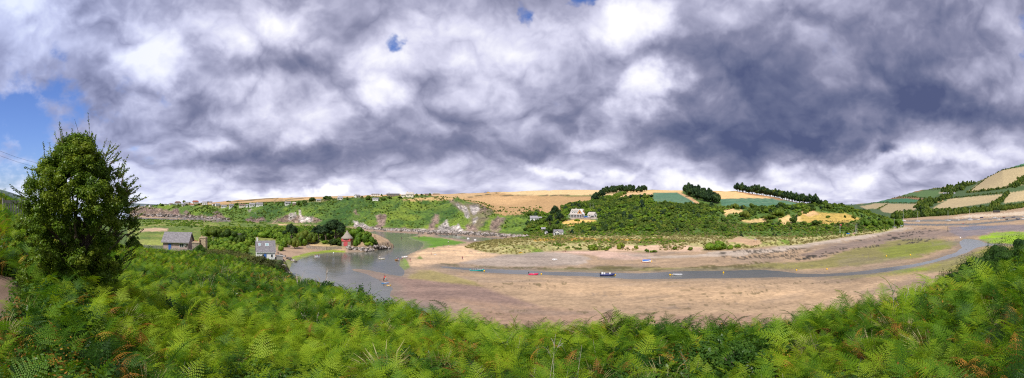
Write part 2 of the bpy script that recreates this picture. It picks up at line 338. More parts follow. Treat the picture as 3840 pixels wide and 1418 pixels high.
def pol(px, r, z=None):
    az = (px-1920)*K
    if z is None: z = zat(az, r)
    return Vector((r*math.sin(R(az)), r*math.cos(R(az)), z))
def pad(px, r, rad, z):
    PADS.append((r*math.sin(R((px-1920)*K)), r*math.cos(R((px-1920)*K)), rad, z))
pad(668, 122, 6, 11.3); pad(992, 141, 6, 6.3); pad(1302, 229, 4.5, 1.7); pad(2165, 372, 15, 12.6)
pad(2232, 374, 8, 12.8); pad(2096, 288, 5, 3.2)
# ---------------------------------------------------------------- ground sheet
def make_ground():
    azs = np.concatenate([np.arange(-76, 76.01, 0.14), np.arange(80, 283.9, 4.0)])
    rd = np.geomspace(1.0, 9000, 1300)
    A, RD = np.meshgrid(azs, rd, indexing='ij')
    Zd = height(A, RD, True)
    el = np.degrees(np.arctan2(Zd-EYE, RD)); de = np.abs(np.diff(el, axis=1)); de = np.minimum(de, 0.8)
    wgt = de*1.0+np.diff(np.log(RD), axis=1)*1.3+1e-6
    cum = np.concatenate([np.zeros((len(azs), 1)), np.cumsum(wgt, axis=1)], axis=1)
    NR = 540; rn = np.empty((len(azs), NR))
    for i in range(len(azs)):
        rn[i] = np.interp(np.linspace(0, cum[i, -1], NR), cum[i], rd)
    lr = np.log(rn); ker = np.ones(9)/9
    pad_ = np.concatenate([lr[-4:], lr, lr[:4]], 0)
    lr = sum(pad_[k:k+len(azs)] for k in range(9))/9
    rn = np.exp(lr)
    A = np.repeat(azs[:, None], NR, 1); Zn = height(A, rn, True)
    ar = np.radians(A); Xw = rn*np.sin(ar); Yw = rn*np.cos(ar)
    return azs, A, rn, Xw, Yw, Zn
azs, gA, gR, gX, gY, gZ = make_ground()
NFINE = len(np.arange(-76, 76.01, 0.14)); gXI = gA/K+1920; gYI = HZ-np.degrees(np.arctan2(gZ-EYE, gR))/K
# ------------------------------- what grows or lies where: colour, wetness, per vertex (albedo only)
ROCK = np.zeros(gX.shape); C = np.zeros(gX.shape+(3,)); WET = np.zeros(gX.shape); VEG = np.zeros(gX.shape)
def lin(r, g_, b): return np.array([(c/255)**2.2 for c in (r, g_, b)])
def lay(mask, col, wet=None, veg=None):
    m = mask[..., None]; C[...] = C*(1-m)+np.array(col)*m
    if wet is not None: WET[...] = WET*(1-mask)+wet*mask
    if veg is not None: VEG[...] = VEG*(1-mask)+veg*mask
j1 = (fbm(gX/14, gY/14, 71, 4)-0.5); j2 = (fbm(gX/5, gY/5, 73, 4)-0.5); j3 = fbm(gX/1.6, gY/1.6, 75, 3)-0.5
jw = (fbm(gX/60, gY/60, 77, 4)-0.5)
def zone(pts, col, wet=None, veg=None, soft=4.0, jit=1.0, rmin=0, rmax=1e9, amt=1.0, mult=None):
    big = np.clip(gR/150, 0.3, 3)
    sx_ = gXI+(j1*70+j2*30)*jit/np.maximum(big, .6); sy_ = gYI+(j1*10+j2*8)*jit
    d = sdist(sx_, sy_*3.0, [(a, b*3.0) for a, b in pts], 60.0)
    m = sstep(-soft*1.5, soft*1.5, d)*((gR > rmin) & (gR < rmax))*amt
    if mult is not None: m = m*mult
    lay(m, col, wet, veg); return m
ones = np.ones(gX.shape)
midR = np.interp(gXI, MID[0], MID[1][0]); midB = np.interp(gXI, MID[0], MID[1][1]); midT = np.interp(gXI, MID[0], MID[1][2]); midK = np.interp(gXI, MID[0], MID[1][3])
inmid = ((gXI > 486) & (gXI < 3386))
nearEnd = np.interp(gXI, NEAR[0], NEAR[1][4]); nearSil = np.interp(gXI, NEAR[0], NEAR[1][2])
SAND = lin(172, 145, 114); SANDB = lin(222, 190, 158); SANDW = lin(150, 128, 116); PEB = lin(178, 162, 152); MUD = lin(128, 116, 106)
OLIVE = lin(132, 134, 62); BRIGHT = lin(120, 150, 22); LIMEY = lin(150, 165, 30); WEED = lin(62, 56, 42)
lay(ones, SAND, 0.15, 0.0)
lay(sstep(0.1, 0.5, j1+0.25), SAND*0.90)
flatm = (gR > 50)
# estuary sand
zone([(1320, 1008), (1500, 1036), (1650, 1055), (1800, 1075), (1950, 1120), (2050, 1160), (2150, 1300), (1200, 1400), (1380, 1100)], lin(142, 116, 100), 0.55, soft=16, rmin=50, rmax=400)
zone([(1700, 1120), (2000, 1150), (2400, 1180), (2900, 1180), (3000, 1300), (1500, 1400)], lin(154, 126, 102), 0.4, soft=30, rmin=50, rmax=150)
zone([(2050, 1060), (2500, 1070), (3000, 1090), (3300, 1110), (2800, 1140), (2300, 1110), (2000, 1090)], lin(188, 157, 121), 0.1, soft=30, rmin=50, rmax=200)
zone([(1530, 960), (1560, 945), (1600, 935), (1700, 925), (1750, 920), (1790, 940), (1850, 952), (1950, 957), (1800, 975), (1700, 985), (1600, 992), (1540, 1005), (1520, 985)], lin(220, 184, 142), 0.0, soft=10, rmin=120, rmax=400)
zone([(1950, 957), (2040, 950), (2100, 945), (2190, 940), (2300, 945), (2450, 955), (2450, 968), (2300, 980), (2240, 960), (2100, 948)], lin(205, 172, 150), 0.0, soft=8, rmin=120, rmax=400)
zone([(1700, 985), (1850, 962), (1980, 944), (2120, 948), (2200, 962), (2222, 974), (2150, 994), (2000, 1003), (1850, 1000)], lin(170, 154, 138), 0.05, soft=8, rmin=120, rmax=400)
zone([(2200, 975), (2450, 972), (2700, 968), (2900, 958), (2900, 990), (2500, 1008), (2200, 1005)], lin(166, 140, 110), 0.35, soft=12, rmin=120, rmax=400)
zone([(2330, 953), (2450, 960), (2600, 955), (2800, 938), (3000, 915), (3100, 897), (3250, 872), (3380, 850), (3440, 850), (3330, 878), (3150, 908), (3000, 932), (2800, 958), (2600, 968), (2450, 970)], lin(182, 165, 146), 0.0, soft=5, rmin=120, rmax=700)
# weed, mud and wet ground on the right
zone([(3000, 985), (3100, 965), (3250, 925), (3380, 893), (3500, 893), (3595, 905), (3565, 932), (3480, 958), (3350, 980), (3200, 1000), (3000, 1008), (2850, 1010), (2600, 1015), (2300, 1020), (2060, 1018), (2060, 1010), (2300, 1004), (2500, 1006), (2700, 1000), (2850, 990)],
     lin(128, 124, 64), 0.4, soft=8, amt=0.85, rmin=120, rmax=700)
zone([(3300, 935), (3400, 915), (3520, 905), (3585, 910), (3560, 930), (3450, 955), (3330, 972)], lin(118, 130, 28), 0.4, soft=14, amt=0.7, rmin=120, rmax=700)
zone([(2990, 960), (3080, 930), (3200, 902), (3350, 873), (3480, 860), (3560, 862), (3600, 885), (3500, 893), (3400, 892), (3300, 915), (3200, 935), (3080, 962)], lin(140, 120, 104), 0.4, soft=10, rmin=120, rmax=700)
zone([(3100, 1042), (3250, 1030), (3400, 1012), (3500, 990), (3600, 960), (3700, 925), (3900, 925), (3900, 1010), (3700, 1015), (3500, 1020), (3350, 1030), (3200, 1042)], lin(140, 138, 52), 0.4, soft=14, amt=0.9, rmin=100, rmax=700)
zone([(3330, 1010), (3450, 1000), (3480, 1012), (3400, 1022), (3330, 1022)], lin(126, 150, 16), 0.4, soft=10, amt=0.8, rmin=100, rmax=700)
zone([(3690, 885), (3730, 870), (3900, 868), (3900, 940), (3770, 913), (3700, 912), (3675, 895)], lin(138, 172, 10), 0.4, soft=5, rmin=120, rmax=700)
zone([(3560, 850), (3700, 846), (3900, 838), (3900, 866), (3730, 868), (3680, 884), (3600, 890), (3560, 870)], lin(136, 122, 116), 0.8, soft=6, rmin=120, rmax=900)
zone([(3600, 852), (3700, 848), (3780, 850), (3700, 862), (3610, 864)], lin(110, 112, 122), 1.0, soft=6, rmin=120, rmax=900)
zone([(3380, 838), (3520, 840), (3640, 838), (3740, 829), (3900, 812), (3900, 818), (3740, 836), (3640, 845), (3520, 847), (3380, 845)], lin(104, 104, 96), 0.9, soft=3, jit=.4, rmin=300, rmax=1200)
zone([(3380, 826), (3470, 824), (3560, 822), (3680, 820), (3800, 812), (3900, 806), (3900, 810), (3760, 821), (3600, 829), (3500, 832), (3380, 831)], lin(122, 118, 106), 0.8, soft=3, jit=.4, rmin=300, rmax=1300)
zone([(3620, 806), (3760, 800), (3900, 788), (3900, 803), (3700, 814), (3560, 818)], lin(206, 186, 158), 0.1, soft=4, rmin=300, rmax=1500)
# drainage rills and wet hollows
rl = np.abs(fbm(gX/26+gY/60, gY/9, 87, 4)-0.5); rill = sstep(.016, .004, rl)*sstep(.42, .58, fbm(gX/40, gY/30, 88, 3))
flats_ = (gR > 55)*(gR < 420)*(gZ < .9)
lay(rill*flats_*.45, (0.20, 0.155, 0.115), .8); lay(sstep(.54, .66, fbm(gX/34, gY/12, 89, 4))*flats_*.35, (0.24, 0.185, 0.135), .65)
# seaweed streaks
st = fbm(gX/26, gY/5.0, 81, 5); st2 = fbm(gX/6, gY/2.2, 83, 4)
weedm = sstep(0.56, 0.62, st)*sstep(0.45, 0.6, st2)
zone([(2950, 968), (3060, 945), (3200, 905), (3330, 873), (3480, 858), (3530, 862), (3450, 880), (3560, 900), (3300, 925), (3150, 950), (3000, 980)], WEED, 0.4, soft=10, mult=np.clip(weedm*1.6, 0, 1), rmin=120, rmax=700)
zone([(1640, 985), (1900, 1003), (2100, 1003), (2300, 1000), (2600, 1000), (2900, 980), (2900, 1010), (2600, 1018), (2300, 1020), (1960, 1012), (1744, 1003), (1640, 996)], lin(96, 88, 44), 0.4, soft=5, mult=sstep(0.44, .56, st2)*.9, rmin=120, rmax=500)
zone([(1550, 1010), (1900, 1030), (2300, 1050), (2900, 1052), (3200, 1045), (3400, 1100), (3000, 1250), (2000, 1250), (1700, 1090)], lin(92, 82, 44), 0.4, soft=8, mult=sstep(0.66, 0.74, fbm(gX/2.6, gY/1.3, 85, 3))*sstep(.45, .62, fbm(gX/25, gY/14, 86, 3))*.7, rmin=50, rmax=500)
zone([(2700, 945), (2900, 930), (3050, 930), (2950, 970), (2700, 985)], WEED, 0.3, soft=8, mult=sstep(.52, .58, st2)*.8, rmin=120, rmax=500)
# green weed banks in the river
zone([(1519, 889), (1589, 886), (1652, 892), (1719, 905), (1746, 910), (1702, 919), (1639, 926), (1589, 934), (1572, 941), (1589, 921), (1568, 907), (1534, 897)], lin(92, 132, 12), 0.4, soft=3, jit=.3, rmin=150, rmax=500)
zone([(1496, 975), (1515, 966), (1530, 986), (1540, 1007), (1515, 1014), (1496, 998)], lin(116, 148, 20), 0.4, soft=3, jit=.3, rmin=120, rmax=400)
zone([(1558, 971), (1572, 958), (1584, 971)], lin(118, 130, 62), soft=3, jit=.3, rmin=120, rmax=400)
zone([(1521, 1028), (1600, 1012), (1700, 1033), (1790, 1058), (1820, 1075), (1700, 1063), (1600, 1050), (1540, 1047)], lin(146, 134, 76), 0.4, soft=8, amt=.8, rmin=100, rmax=400)
zone([(1690, 893), (1740, 890), (1800, 905), (1790, 914), (1740, 904)], lin(136, 116, 100), .5, soft=4, rmin=200, rmax=500)
zone([(1570, 874), (1750, 878), (1950, 890), (2000, 884), (1950, 898), (1800, 895), (1650, 884)], lin(76, 72, 58), .4, soft=3, jit=.6, mult=sstep(.42, .55, st2), rmin=250, rmax=500)
# left shore
zone([(1028, 940), (1060, 930), (1120, 918), (1240, 936), (1300, 944), (1170, 960), (1100, 985), (1080, 1030), (1040, 1010)], lin(164, 138, 112), 0.2, soft=5, jit=.5, rmin=120, rmax=300)
zone([(1055, 990), (1100, 965), (1170, 945), (1240, 937), (1290, 940), (1296, 950), (1204, 957), (1123, 979), (1098, 992), (1096, 1008), (1120, 1042), (1070, 1035), (1050, 1012)], lin(128, 148, 26), 0.4, soft=3, jit=.4, rmin=120, rmax=300)
zone([(1295, 930), (1460, 905), (1475, 932), (1400, 942), (1300, 948)], lin(142, 124, 104), .2, soft=4, jit=.5, rmin=180, rmax=300)
zone([(1400, 925), (1470, 918), (1475, 935), (1400, 944), (1340, 948)], lin(58, 54, 36), .3, soft=4, jit=.5, amt=.8, mult=sstep(.4, .55, st2+.1), rmin=180, rmax=300)
zone([(1160, 915), (1200, 905), (1280, 912), (1282, 924), (1240, 932), (1160, 924)], lin(188, 158, 118), 0., soft=2, jit=.2, rmin=180, rmax=300)
# marsh plain
pm = sstep(4, 14, sdist(gX, gY, PLAIN, 40.0))*(gR > 100)*(gR < 700)*(gXI < 1330)
g1 = sstep(-.2, .25, jw*1.4+j1*.8)
lay(pm, (0.115, 0.165, 0.022), 0, 1)
lay(pm*g1, (0.185, 0.235, 0.035)); lay(pm*sstep(.05, .2, j1)*.8, (0.075, 0.13, 0.018)); lay(pm*sstep(.1, .2, -j1+jw)*.6, (0.26, 0.24, 0.07))
zone([(540, 857), (590, 855), (632, 857), (628, 866), (570, 869), (520, 870)], lin(188, 160, 128), 0, 0, soft=2, jit=.2, rmin=150, rmax=500)
zone([(540, 900), (620, 902), (640, 918), (560, 922), (520, 915)], lin(140, 148, 70), 0, .8, soft=6, jit=.8, rmin=100, rmax=500)
zone([(1042, 840), (1120, 838), (1210, 837), (1215, 843), (1140, 845), (1045, 844)], lin(214, 180, 134), 0, 0, soft=2, jit=.2, rmin=200, rmax=600)
# dunes
dm = sstep(-2, 3, sdist(gX, gY, DUNE, 40.0)+j1*6); lay(dm, lin(168, 158, 106), 0, .8)
lay(dm*sstep(0, .22, j2+jw*.6), lin(136, 140, 74)); lay(dm*sstep(.12, .25, j1), lin(104, 128, 42))
zone([(1990, 896), (2150, 892), (2280, 896), (2420, 896), (2500, 892), (2500, 904), (2280, 903), (2100, 903), (1995, 903)], lin(190, 140, 40), 0, .8, soft=4, jit=.8, amt=.85, rmin=150, rmax=400)
zone([(2250, 935), (2350, 922), (2450, 925), (2560, 918), (2640, 928), (2640, 945), (2450, 945), (2250, 942)], lin(202, 170, 142), 0, 0, soft=5, jit=1.4, rmin=150, rmax=400)
zone([(2745, 897), (2790, 880), (2778, 893), (2850, 900), (2860, 915), (2820, 925), (2780, 912), (2720, 906)], lin(184, 152, 118), 0, .2, soft=3, jit=.5, rmin=150, rmax=500)
# bluff, hills and fields
GREEN = (0.075, 0.135, 0.018)
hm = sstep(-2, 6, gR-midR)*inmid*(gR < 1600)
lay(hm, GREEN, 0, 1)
bluffm = hm*(gXI < 2040)
lay(bluffm*sstep(-.10, .25, j1+jw*1.2), (0.125, 0.19, 0.020)); lay(bluffm*sstep(.05, .25, j2-jw*.7), (0.035, 0.085, 0.014))
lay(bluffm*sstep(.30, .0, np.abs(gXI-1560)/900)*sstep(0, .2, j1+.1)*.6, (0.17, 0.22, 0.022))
def rockcol(k): return {'pink': (0.29, 0.205, 0.16), 'pale': (0.47, 0.415, 0.37), 'grey': (0.22, 0.20, 0.19), 'brown': (0.25, 0.18, 0.13), 'purple': (0.20, 0.135, 0.115)}[k]
rk1 = fbm(gX/7, gY/7+gZ/5, 91, 4)
def rock(pts, k, soft=4, amt=1.0, jit=1.2):
    m = zone(pts, rockcol(k), 0, 0, soft=soft, jit=jit, rmin=300, rmax=1200, amt=amt)
    lay(m*sstep(.5, .60, rk1), np.array(rockcol(k))*.5); ROCK[...] = np.maximum(ROCK, m)
rock([(488, 777), (560, 775), (640, 790), (700, 812), (640, 814), (560, 809), (488, 803)], 'brown', 6); rock([(488, 784), (570, 783), (600, 800), (560, 809), (488, 803)], 'purple', 8, .7)
for q in ([(648, 782), (664, 780), (672, 800), (676, 817), (630, 815)], [(596, 800), (640, 800), (650, 816), (600, 812)], [(690, 795), (700, 790), (712, 800), (730, 820), (690, 820)], [(770, 812), (830, 805), (850, 818), (862, 830), (760, 828), (720, 822)],
          [(800, 800), (815, 790), (830, 800), (820, 812)]): rock(q, 'purple', 4)
rock([(488, 790), (560, 792), (640, 800), (720, 808), (800, 812), (862, 816), (862, 834), (760, 830), (640, 818), (488, 806)], 'brown', 4, .75)
rock([(1340, 848), (1500, 856), (1640, 858), (1760, 862), (1860, 870), (1975, 882), (1965, 890), (1700, 876), (1384, 864)], 'brown', 3, .6)
rock([(1690, 756), (1740, 762), (1830, 764), (1846, 800), (1830, 850), (1790, 872), (1760, 868), (1770, 820), (1740, 800), (1704, 776)], 'brown', 5, .55, 1.6)
rock([(600, 803), (700, 812), (860, 822), (860, 832), (700, 822), (600, 814)], 'grey', 3, .8); rock([(925, 822), (990, 815), (1000, 830), (925, 832)], 'purple', 4)
rock([(1020, 826), (1080, 806), (1170, 812), (1210, 828), (1180, 834), (1020, 834)], 'brown', 4); rock([(1085, 800), (1100, 798), (1105, 818), (1082, 826)], 'pale', 3, jit=.7); rock([(1105, 796), (1112, 795), (1112, 815), (1106, 812)], 'pale', 2, jit=.5)
rock([(1122, 788), (1128, 788), (1132, 810), (1124, 812)], 'pale', 2, jit=.5); rock([(1124, 815), (1150, 812), (1175, 820), (1172, 832), (1122, 830)], 'pale', 3, jit=.6); rock([(930, 786), (948, 784), (945, 793), (932, 795)], 'pale', 2, .7)
rock([(1330, 832), (1362, 836), (1380, 850), (1420, 858), (1340, 858)], 'pale', 3); rock([(1330, 790), (1340, 788), (1340, 804), (1328, 803)], 'brown', 3)
rock([(1405, 806), (1448, 804), (1450, 825), (1440, 842), (1430, 858), (1400, 856), (1420, 838), (1410, 820)], 'pink', 3, jit=.7)
rock([(1620, 820), (1630, 802), (1642, 806), (1640, 830), (1632, 862), (1606, 864), (1612, 840)], 'pink', 4, jit=.8)
rock([(1652, 850), (1670, 825), (1678, 824), (1682, 845), (1700, 862), (1680, 866), (1645, 866)], 'pale', 3, jit=.6); rock([(1694, 850), (1722, 848), (1745, 868), (1700, 872)], 'pale', 3, jit=.6); rock([(1716, 838), (1722, 838), (1726, 850), (1716, 850)], 'pale', 2, jit=.4)
rock([(1706, 764), (1730, 770), (1748, 775), (1762, 800), (1756, 818), (1746, 815), (1742, 795), (1718, 778)], 'pale', 3, jit=.7); rock([(1762, 776), (1790, 770), (1800, 790), (1776, 808)], 'pale', 3, jit=.8); rock([(1778, 826), (1796, 812), (1790, 838), (1776, 846)], 'pale', 3, jit=.6)
rock([(1800, 768), (1832, 766), (1820, 792), (1800, 800)], 'brown', 4); rock([(1750, 850), (1780, 842), (1800, 866), (1760, 870)], 'pink', 4); rock([(1850, 826), (1872, 816), (1905, 822), (1880, 842), (1872, 862), (1850, 876), (1846, 850)], 'pink', 4, .9); rock([(1680, 750), (1700, 745), (1705, 756), (1690, 762)], 'pink', 3, .7)
rock([(1384, 856), (1600, 862), (1700, 868), (1850, 878), (1965, 884), (1975, 890), (1850, 884), (1700, 876), (1500, 868), (1384, 862)], 'pale', 2, jit=.5)
zone([(1376, 860), (1520, 868), (1700, 876), (1850, 886), (1965, 890), (1850, 892), (1700, 882), (1560, 876), (1400, 869)], lin(150, 126, 104), .2, 0, soft=2, jit=.5, rmin=250, rmax=600)
zone([(1960, 880), (1990, 884), (1975, 891), (1940, 888)], lin(176, 160, 150), 0, 0, soft=2, jit=.5, rmin=250, rmax=600)
# dry fields above the bluff
STRAW = lin(192, 158, 108); STRAW2 = lin(176, 141, 96); STRAWB = lin(210, 180, 130)
fm = sstep(10, 40, gR-midB)*inmid*(gXI < 2010)*(gR < 1500)
lay(fm*(gXI > 700)*1.0, STRAW2, 0, .5); lay(fm*(gXI > 700)*sstep(-.1, .2, jw), STRAW)
lay(sstep(-30, 10, midT-gR)*fm*(gXI > 700)*(gXI < 1500)*.8, (0.085, 0.125, 0.025), 0, 1)
zone([(1510, 748), (1620, 740), (1700, 728), (1760, 740), (1735, 752), (1700, 748), (1660, 750), (1560, 752), (1500, 753)], STRAW, 0, .5, soft=3, jit=.3, rmin=460, rmax=1500)
zone([(1735, 750), (1760, 742), (1870, 722), (2000, 734), (2110, 736), (2260, 735), (2180, 760), (2130, 775), (2095, 800), (2000, 800), (1930, 806), (1895, 808), (1855, 800), (1832, 768), (1790, 764)], STRAW2, 0, .5, soft=2, jit=.2, rmin=380, rmax=1500)
zone([(1760, 745), (1900, 735), (2000, 745), (1900, 770), (1800, 760)], lin(196, 158, 110), 0, .5, soft=12, jit=.8, rmin=380, rmax=1500)
zone([(1860, 722), (1950, 716), (2100, 711), (2330, 710), (2300, 732), (2110, 734), (1950, 733)], STRAWB, 0, .5, soft=2, jit=.15, rmin=380, rmax=1500)
zone([(1500, 728), (1860, 715), (1870, 722), (1760, 740), (1560, 745)], lin(188, 156, 112), 0, .5, soft=3, jit=.2, rmin=500, rmax=1500)
for a, b in (((1740, 743), (1865, 724)), ((1850, 734), (2250, 732)), ((880, 757), (1045, 742)), ((1045, 742), (1028, 753)), ((1045, 750), (1180, 741)), ((970, 760), (1065, 755)), ((1700, 725), (1950, 715)), ((1040, 741), (1500, 727)), ((860, 758), (1040, 741)), ((1070, 752), (1090, 757))):
    zone([(a[0], a[1]-1.1), (b[0], b[1]-1.1), (b[0], b[1]+1.1), (a[0], a[1]+1.1)], (0.085, 0.075, 0.03), 0, 1, soft=1.2, jit=.15, rmin=500, rmax=1500)
# right part of the hill: scrub below, fields on top
zone([(2300, 750), (2345, 722), (2430, 718), (2450, 724), (2440, 748), (2380, 740)], lin(206, 170, 124), 0, .5, soft=2, jit=.3, rmin=380, rmax=1500)
zone([(2330, 714), (2480, 712), (2560, 711), (2560, 722), (2450, 723), (2340, 722)], lin(216, 178, 120), 0, .5, soft=2, jit=.2, rmin=380, rmax=1500)
zone([(2452, 723), (2535, 722), (2575, 738), (2620, 772), (2560, 766), (2500, 760), (2446, 764)], (0.085, 0.175, 0.10), 0, .6, soft=2, jit=.1, rmin=380, rmax=1500)
zone([(2535, 720), (2552, 722), (2600, 745), (2632, 768), (2626, 776), (2590, 750), (2560, 734)], lin(196, 156, 112), 0, .4, soft=1.5, jit=.1, rmin=380, rmax=1500)
zone([(2670, 716), (2800, 718), (2900, 738), (2930, 746), (2700, 745)], lin(222, 180, 122), 0, .5, soft=2, jit=.15, rmin=380, rmax=1500)
zone([(2700, 745), (2790, 743), (2920, 744), (2990, 758), (3012, 765), (2900, 771), (2760, 776), (2705, 772)], (0.075, 0.17, 0.095), 0, .6, soft=2, jit=.1, rmin=380, rmax=1500)
zone([(2740, 714), (2930, 744), (3025, 760), (3020, 765), (2920, 749), (2800, 728)], lin(160, 116, 80), 0, .4, soft=2, jit=.2, rmin=380, rmax=1500)
for q in ([(2712, 795), (2740, 780), (2760, 788), (2790, 790), (2775, 800), (2740, 800), (2722, 812)], [(2775, 815), (2800, 828), (2860, 820), (2890, 818), (2875, 835), (2820, 838), (2780, 830)], [(2920, 820), (2960, 805), (2965, 835), (2935, 845)], [(2985, 810), (3020, 800), (3060, 795), (3060, 825), (3020, 835), (2980, 830)]):
    zone(q, lin(208, 176, 118), 0, .5, soft=3, jit=.8, rmin=250, rmax=600)
zone([(3000, 800), (3060, 795), (3100, 798), (3170, 800), (3230, 820), (3200, 832), (3110, 842), (3040, 840), (3000, 825)], lin(178, 150, 78), 0, .6, soft=4, jit=.6, rmin=250, rmax=600)
zone([(3000, 795), (3050, 788), (3070, 805), (3030, 812)], lin(208, 168, 116), 0, .5, soft=3, jit=.6, rmin=250, rmax=600)
zone([(2115, 830), (2180, 822), (2240, 826), (2235, 836), (2180, 838), (2150, 846), (2125, 848), (2112, 840)], lin(214, 176, 100), 0, .6, soft=3, jit=.9, rmin=280, rmax=450)
zone([(2112, 862), (2145, 850), (2150, 858), (2125, 872), (2110, 870)], (0.10, 0.21, 0.02), 0, .8, soft=2, jit=.3, rmin=250, rmax=450)
zone([(2135, 814), (2240, 812), (2240, 822), (2135, 822)], lin(170, 156, 140), 0, .2, soft=2, jit=.2, rmin=340, rmax=450)
# far right hills
fk = np.interp(gXI, FAR[0], FAR[1][0]); farm = sstep(0, 30, gR-fk)*(gXI > 3130)
lay(farm, (0.060, 0.10, 0.035), 0, 1)
def ff(pts, c, j=.15): zone(pts, c, 0, .5, soft=1.6, jit=j, rmin=600, rmax=6000)
T1 = lin(160, 144, 108); T2 = lin(172, 154, 116)
ff([(3225, 775), (3290, 762), (3330, 762), (3300, 782), (3250, 785)], T1); ff([(3300, 785), (3330, 764), (3440, 765), (3445, 775), (3420, 796), (3360, 803), (3310, 795)], T1)
ff([(3485, 788), (3560, 745), (3760, 728), (3740, 755), (3700, 762), (3600, 778), (3500, 787)], T2); ff([(3770, 725), (3840, 715), (3900, 712), (3900, 745), (3765, 762)], T2)
ff([(3628, 722), (3660, 695), (3700, 665), (3760, 636), (3840, 625), (3900, 620), (3900, 680), (3800, 700), (3700, 712), (3650, 722)], T2)
ff([(3275, 762), (3320, 748), (3400, 744), (3445, 752), (3430, 760)], (0.045, 0.15, 0.07)); ff([(3300, 748), (3345, 737), (3440, 740), (3465, 745), (3450, 750), (3400, 743)], lin(140, 104, 76))
ff([(3360, 734), (3380, 720), (3440, 716), (3530, 714), (3540, 722), (3500, 740), (3440, 738)], (0.085, 0.15, 0.045)); ff([(3390, 720), (3430, 712), (3470, 712), (3440, 720)], lin(150, 110, 78))
ff([(3445, 706), (3500, 697), (3560, 696), (3570, 702), (3500, 706)], lin(196, 168, 116)); ff([(3505, 750), (3535, 745), (3540, 752), (3515, 762)], lin(180, 150, 100)); ff([(3530, 712), (3560, 714), (3565, 724), (3520, 726)], lin(176, 160, 130))
ff([(3790, 622), (3840, 604), (3900, 600), (3900, 618), (3800, 628)], (0.06, 0.17, 0.08)); ff([(3660, 690), (3740, 640), (3770, 628), (3760, 634), (3700, 662)], lin(196, 160, 116))
ff([(3190, 824), (3420, 815), (3470, 806), (3440, 812), (3300, 824)], (0.12, 0.21, 0.03)); ff([(3195, 766), (3240, 757), (3270, 756), (3230, 766)], T1)
# near ground under the bracken
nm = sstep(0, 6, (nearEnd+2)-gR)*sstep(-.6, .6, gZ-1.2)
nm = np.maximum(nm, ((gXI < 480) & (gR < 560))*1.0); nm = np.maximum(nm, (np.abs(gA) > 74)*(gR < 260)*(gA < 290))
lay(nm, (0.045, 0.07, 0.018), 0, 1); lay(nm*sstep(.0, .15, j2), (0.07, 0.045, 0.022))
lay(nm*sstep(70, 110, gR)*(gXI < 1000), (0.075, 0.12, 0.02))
lay(((gXI < 150) & (gR > 30) & (gR < 130))*1.0, (0.13, 0.20, 0.02)); lay(((gXI < 150) & (gR > 30) & (gR < 130))*sstep(0, .1, j2), (0.34, 0.30, 0.03))
zone([(-400, 1020), (60, 1040), (95, 1100), (110, 1200), (60, 1290), (-400, 1300)], lin(128, 106, 90), 0, .1, soft=8, jit=.4, rmin=3, rmax=40)
rdg = np.abs(fbm(gX/6, gY/6+gZ/4, 93, 4)-0.5)*4
gZ += ROCK*(1.2-rdg*2.6)*np.clip(gR/600, .6, 1.5)*(gR > 250)
wetb = sstep(.22, .02, gZ)*(gZ > -.3)*(gR > 50)*(gR < 620); lay(wetb*.5, np.array([.21, .165, .115]), .85)
for poly in ([(2452, 723), (2535, 722), (2575, 738), (2620, 772), (2500, 760), (2446, 764)], [(2700, 745), (2790, 743), (2920, 744), (3012, 765), (2900, 771), (2705, 772)]):
    zone(poly, (0.13, 0.21, 0.12), 0, .6, soft=2, jit=.1, rmin=380, rmax=1500, mult=sstep(.2, .9, np.cos((gX*.55+gY*.83)/4.2))*sstep(.35, .6, fbm(gX/40, gY/40, 95, 3))*.8)
# under water: sand in the shallows, dark bed where it is deep
uw = sstep(-.06, -.7, gZ)*((gR < 620) & (gR > 50)); lay(uw*.8, (0.085, 0.09, 0.055), .3, 0); lay(sstep(.12, -.12, gZ)*(gR > 50)*(gR < 620)*(1-uw)*.4, (0.16, 0.135, 0.085), .6, 0)
lay(((gZ < -1.5))*1.0, (0.03, 0.05, 0.06), .3, 0)

def mesh_grid(name, X, Y, Z, wrap, attrs):
    nA, nR = X.shape; V = np.stack([X, Y, Z], -1).reshape(-1, 3).astype(np.float32)
    ia = np.arange(nA if wrap else nA-1); jr = np.arange(nR-1); I, J = np.meshgrid(ia, jr, indexing='ij')
    I2 = (I+1) % nA; F_ = np.stack([I*nR+J, I2*nR+J, I2*nR+J+1, I*nR+J+1], -1).reshape(-1, 4)[:, ::-1]
    me = bpy.data.meshes.new(name); me.vertices.add(len(V)); me.vertices.foreach_set('co', V.ravel())
    nf = len(F_); me.loops.add(nf*4); me.loops.foreach_set('vertex_index', F_.ravel().astype(np.int32))
    me.polygons.add(nf); me.polygons.foreach_set('loop_start', np.arange(0, nf*4, 4, dtype=np.int32))
    me.polygons.foreach_set('use_smooth', np.ones(nf, bool))
    me.update(); me.validate()
    for k, v in attrs.items():
        if v.ndim == 3:
            at = me.attributes.new(k, 'FLOAT_COLOR', 'POINT'); c4 = np.concatenate([v, np.ones(v.shape[:2]+(1,))], -1)
            at.data.foreach_set('color', c4.reshape(-1).astype(np.float32))
        else:
            at = me.attributes.new(k, 'FLOAT', 'POINT'); at.data.foreach_set('value', v.reshape(-1).astype(np.float32))
    return me
gmesh = mesh_grid('ground', gX, gY, gZ, True, {'col': C, 'wet': WET, 'veg': VEG, 'rock': ROCK})
ground = bpy.data.objects.new('ground', gmesh); COL.objects.link(ground); ground['kind'] = 'structure'
ground['label'] = 'estuary sands, bluffs, fields and hillside ground'
def newmat(name):
    m = bpy.data.materials.new(name); m.use_nodes = True; m.node_tree.nodes.clear(); n = NG(m.node_tree)
    o = n.n.new('ShaderNodeOutputMaterial'); b = n.n.new('ShaderNodeBsdfPrincipled'); n.l.new(b.outputs[0], o.inputs[0])
    return m, n, b, o
gm, n, b, o = newmat('ground'); ground.data.materials.append(gm)
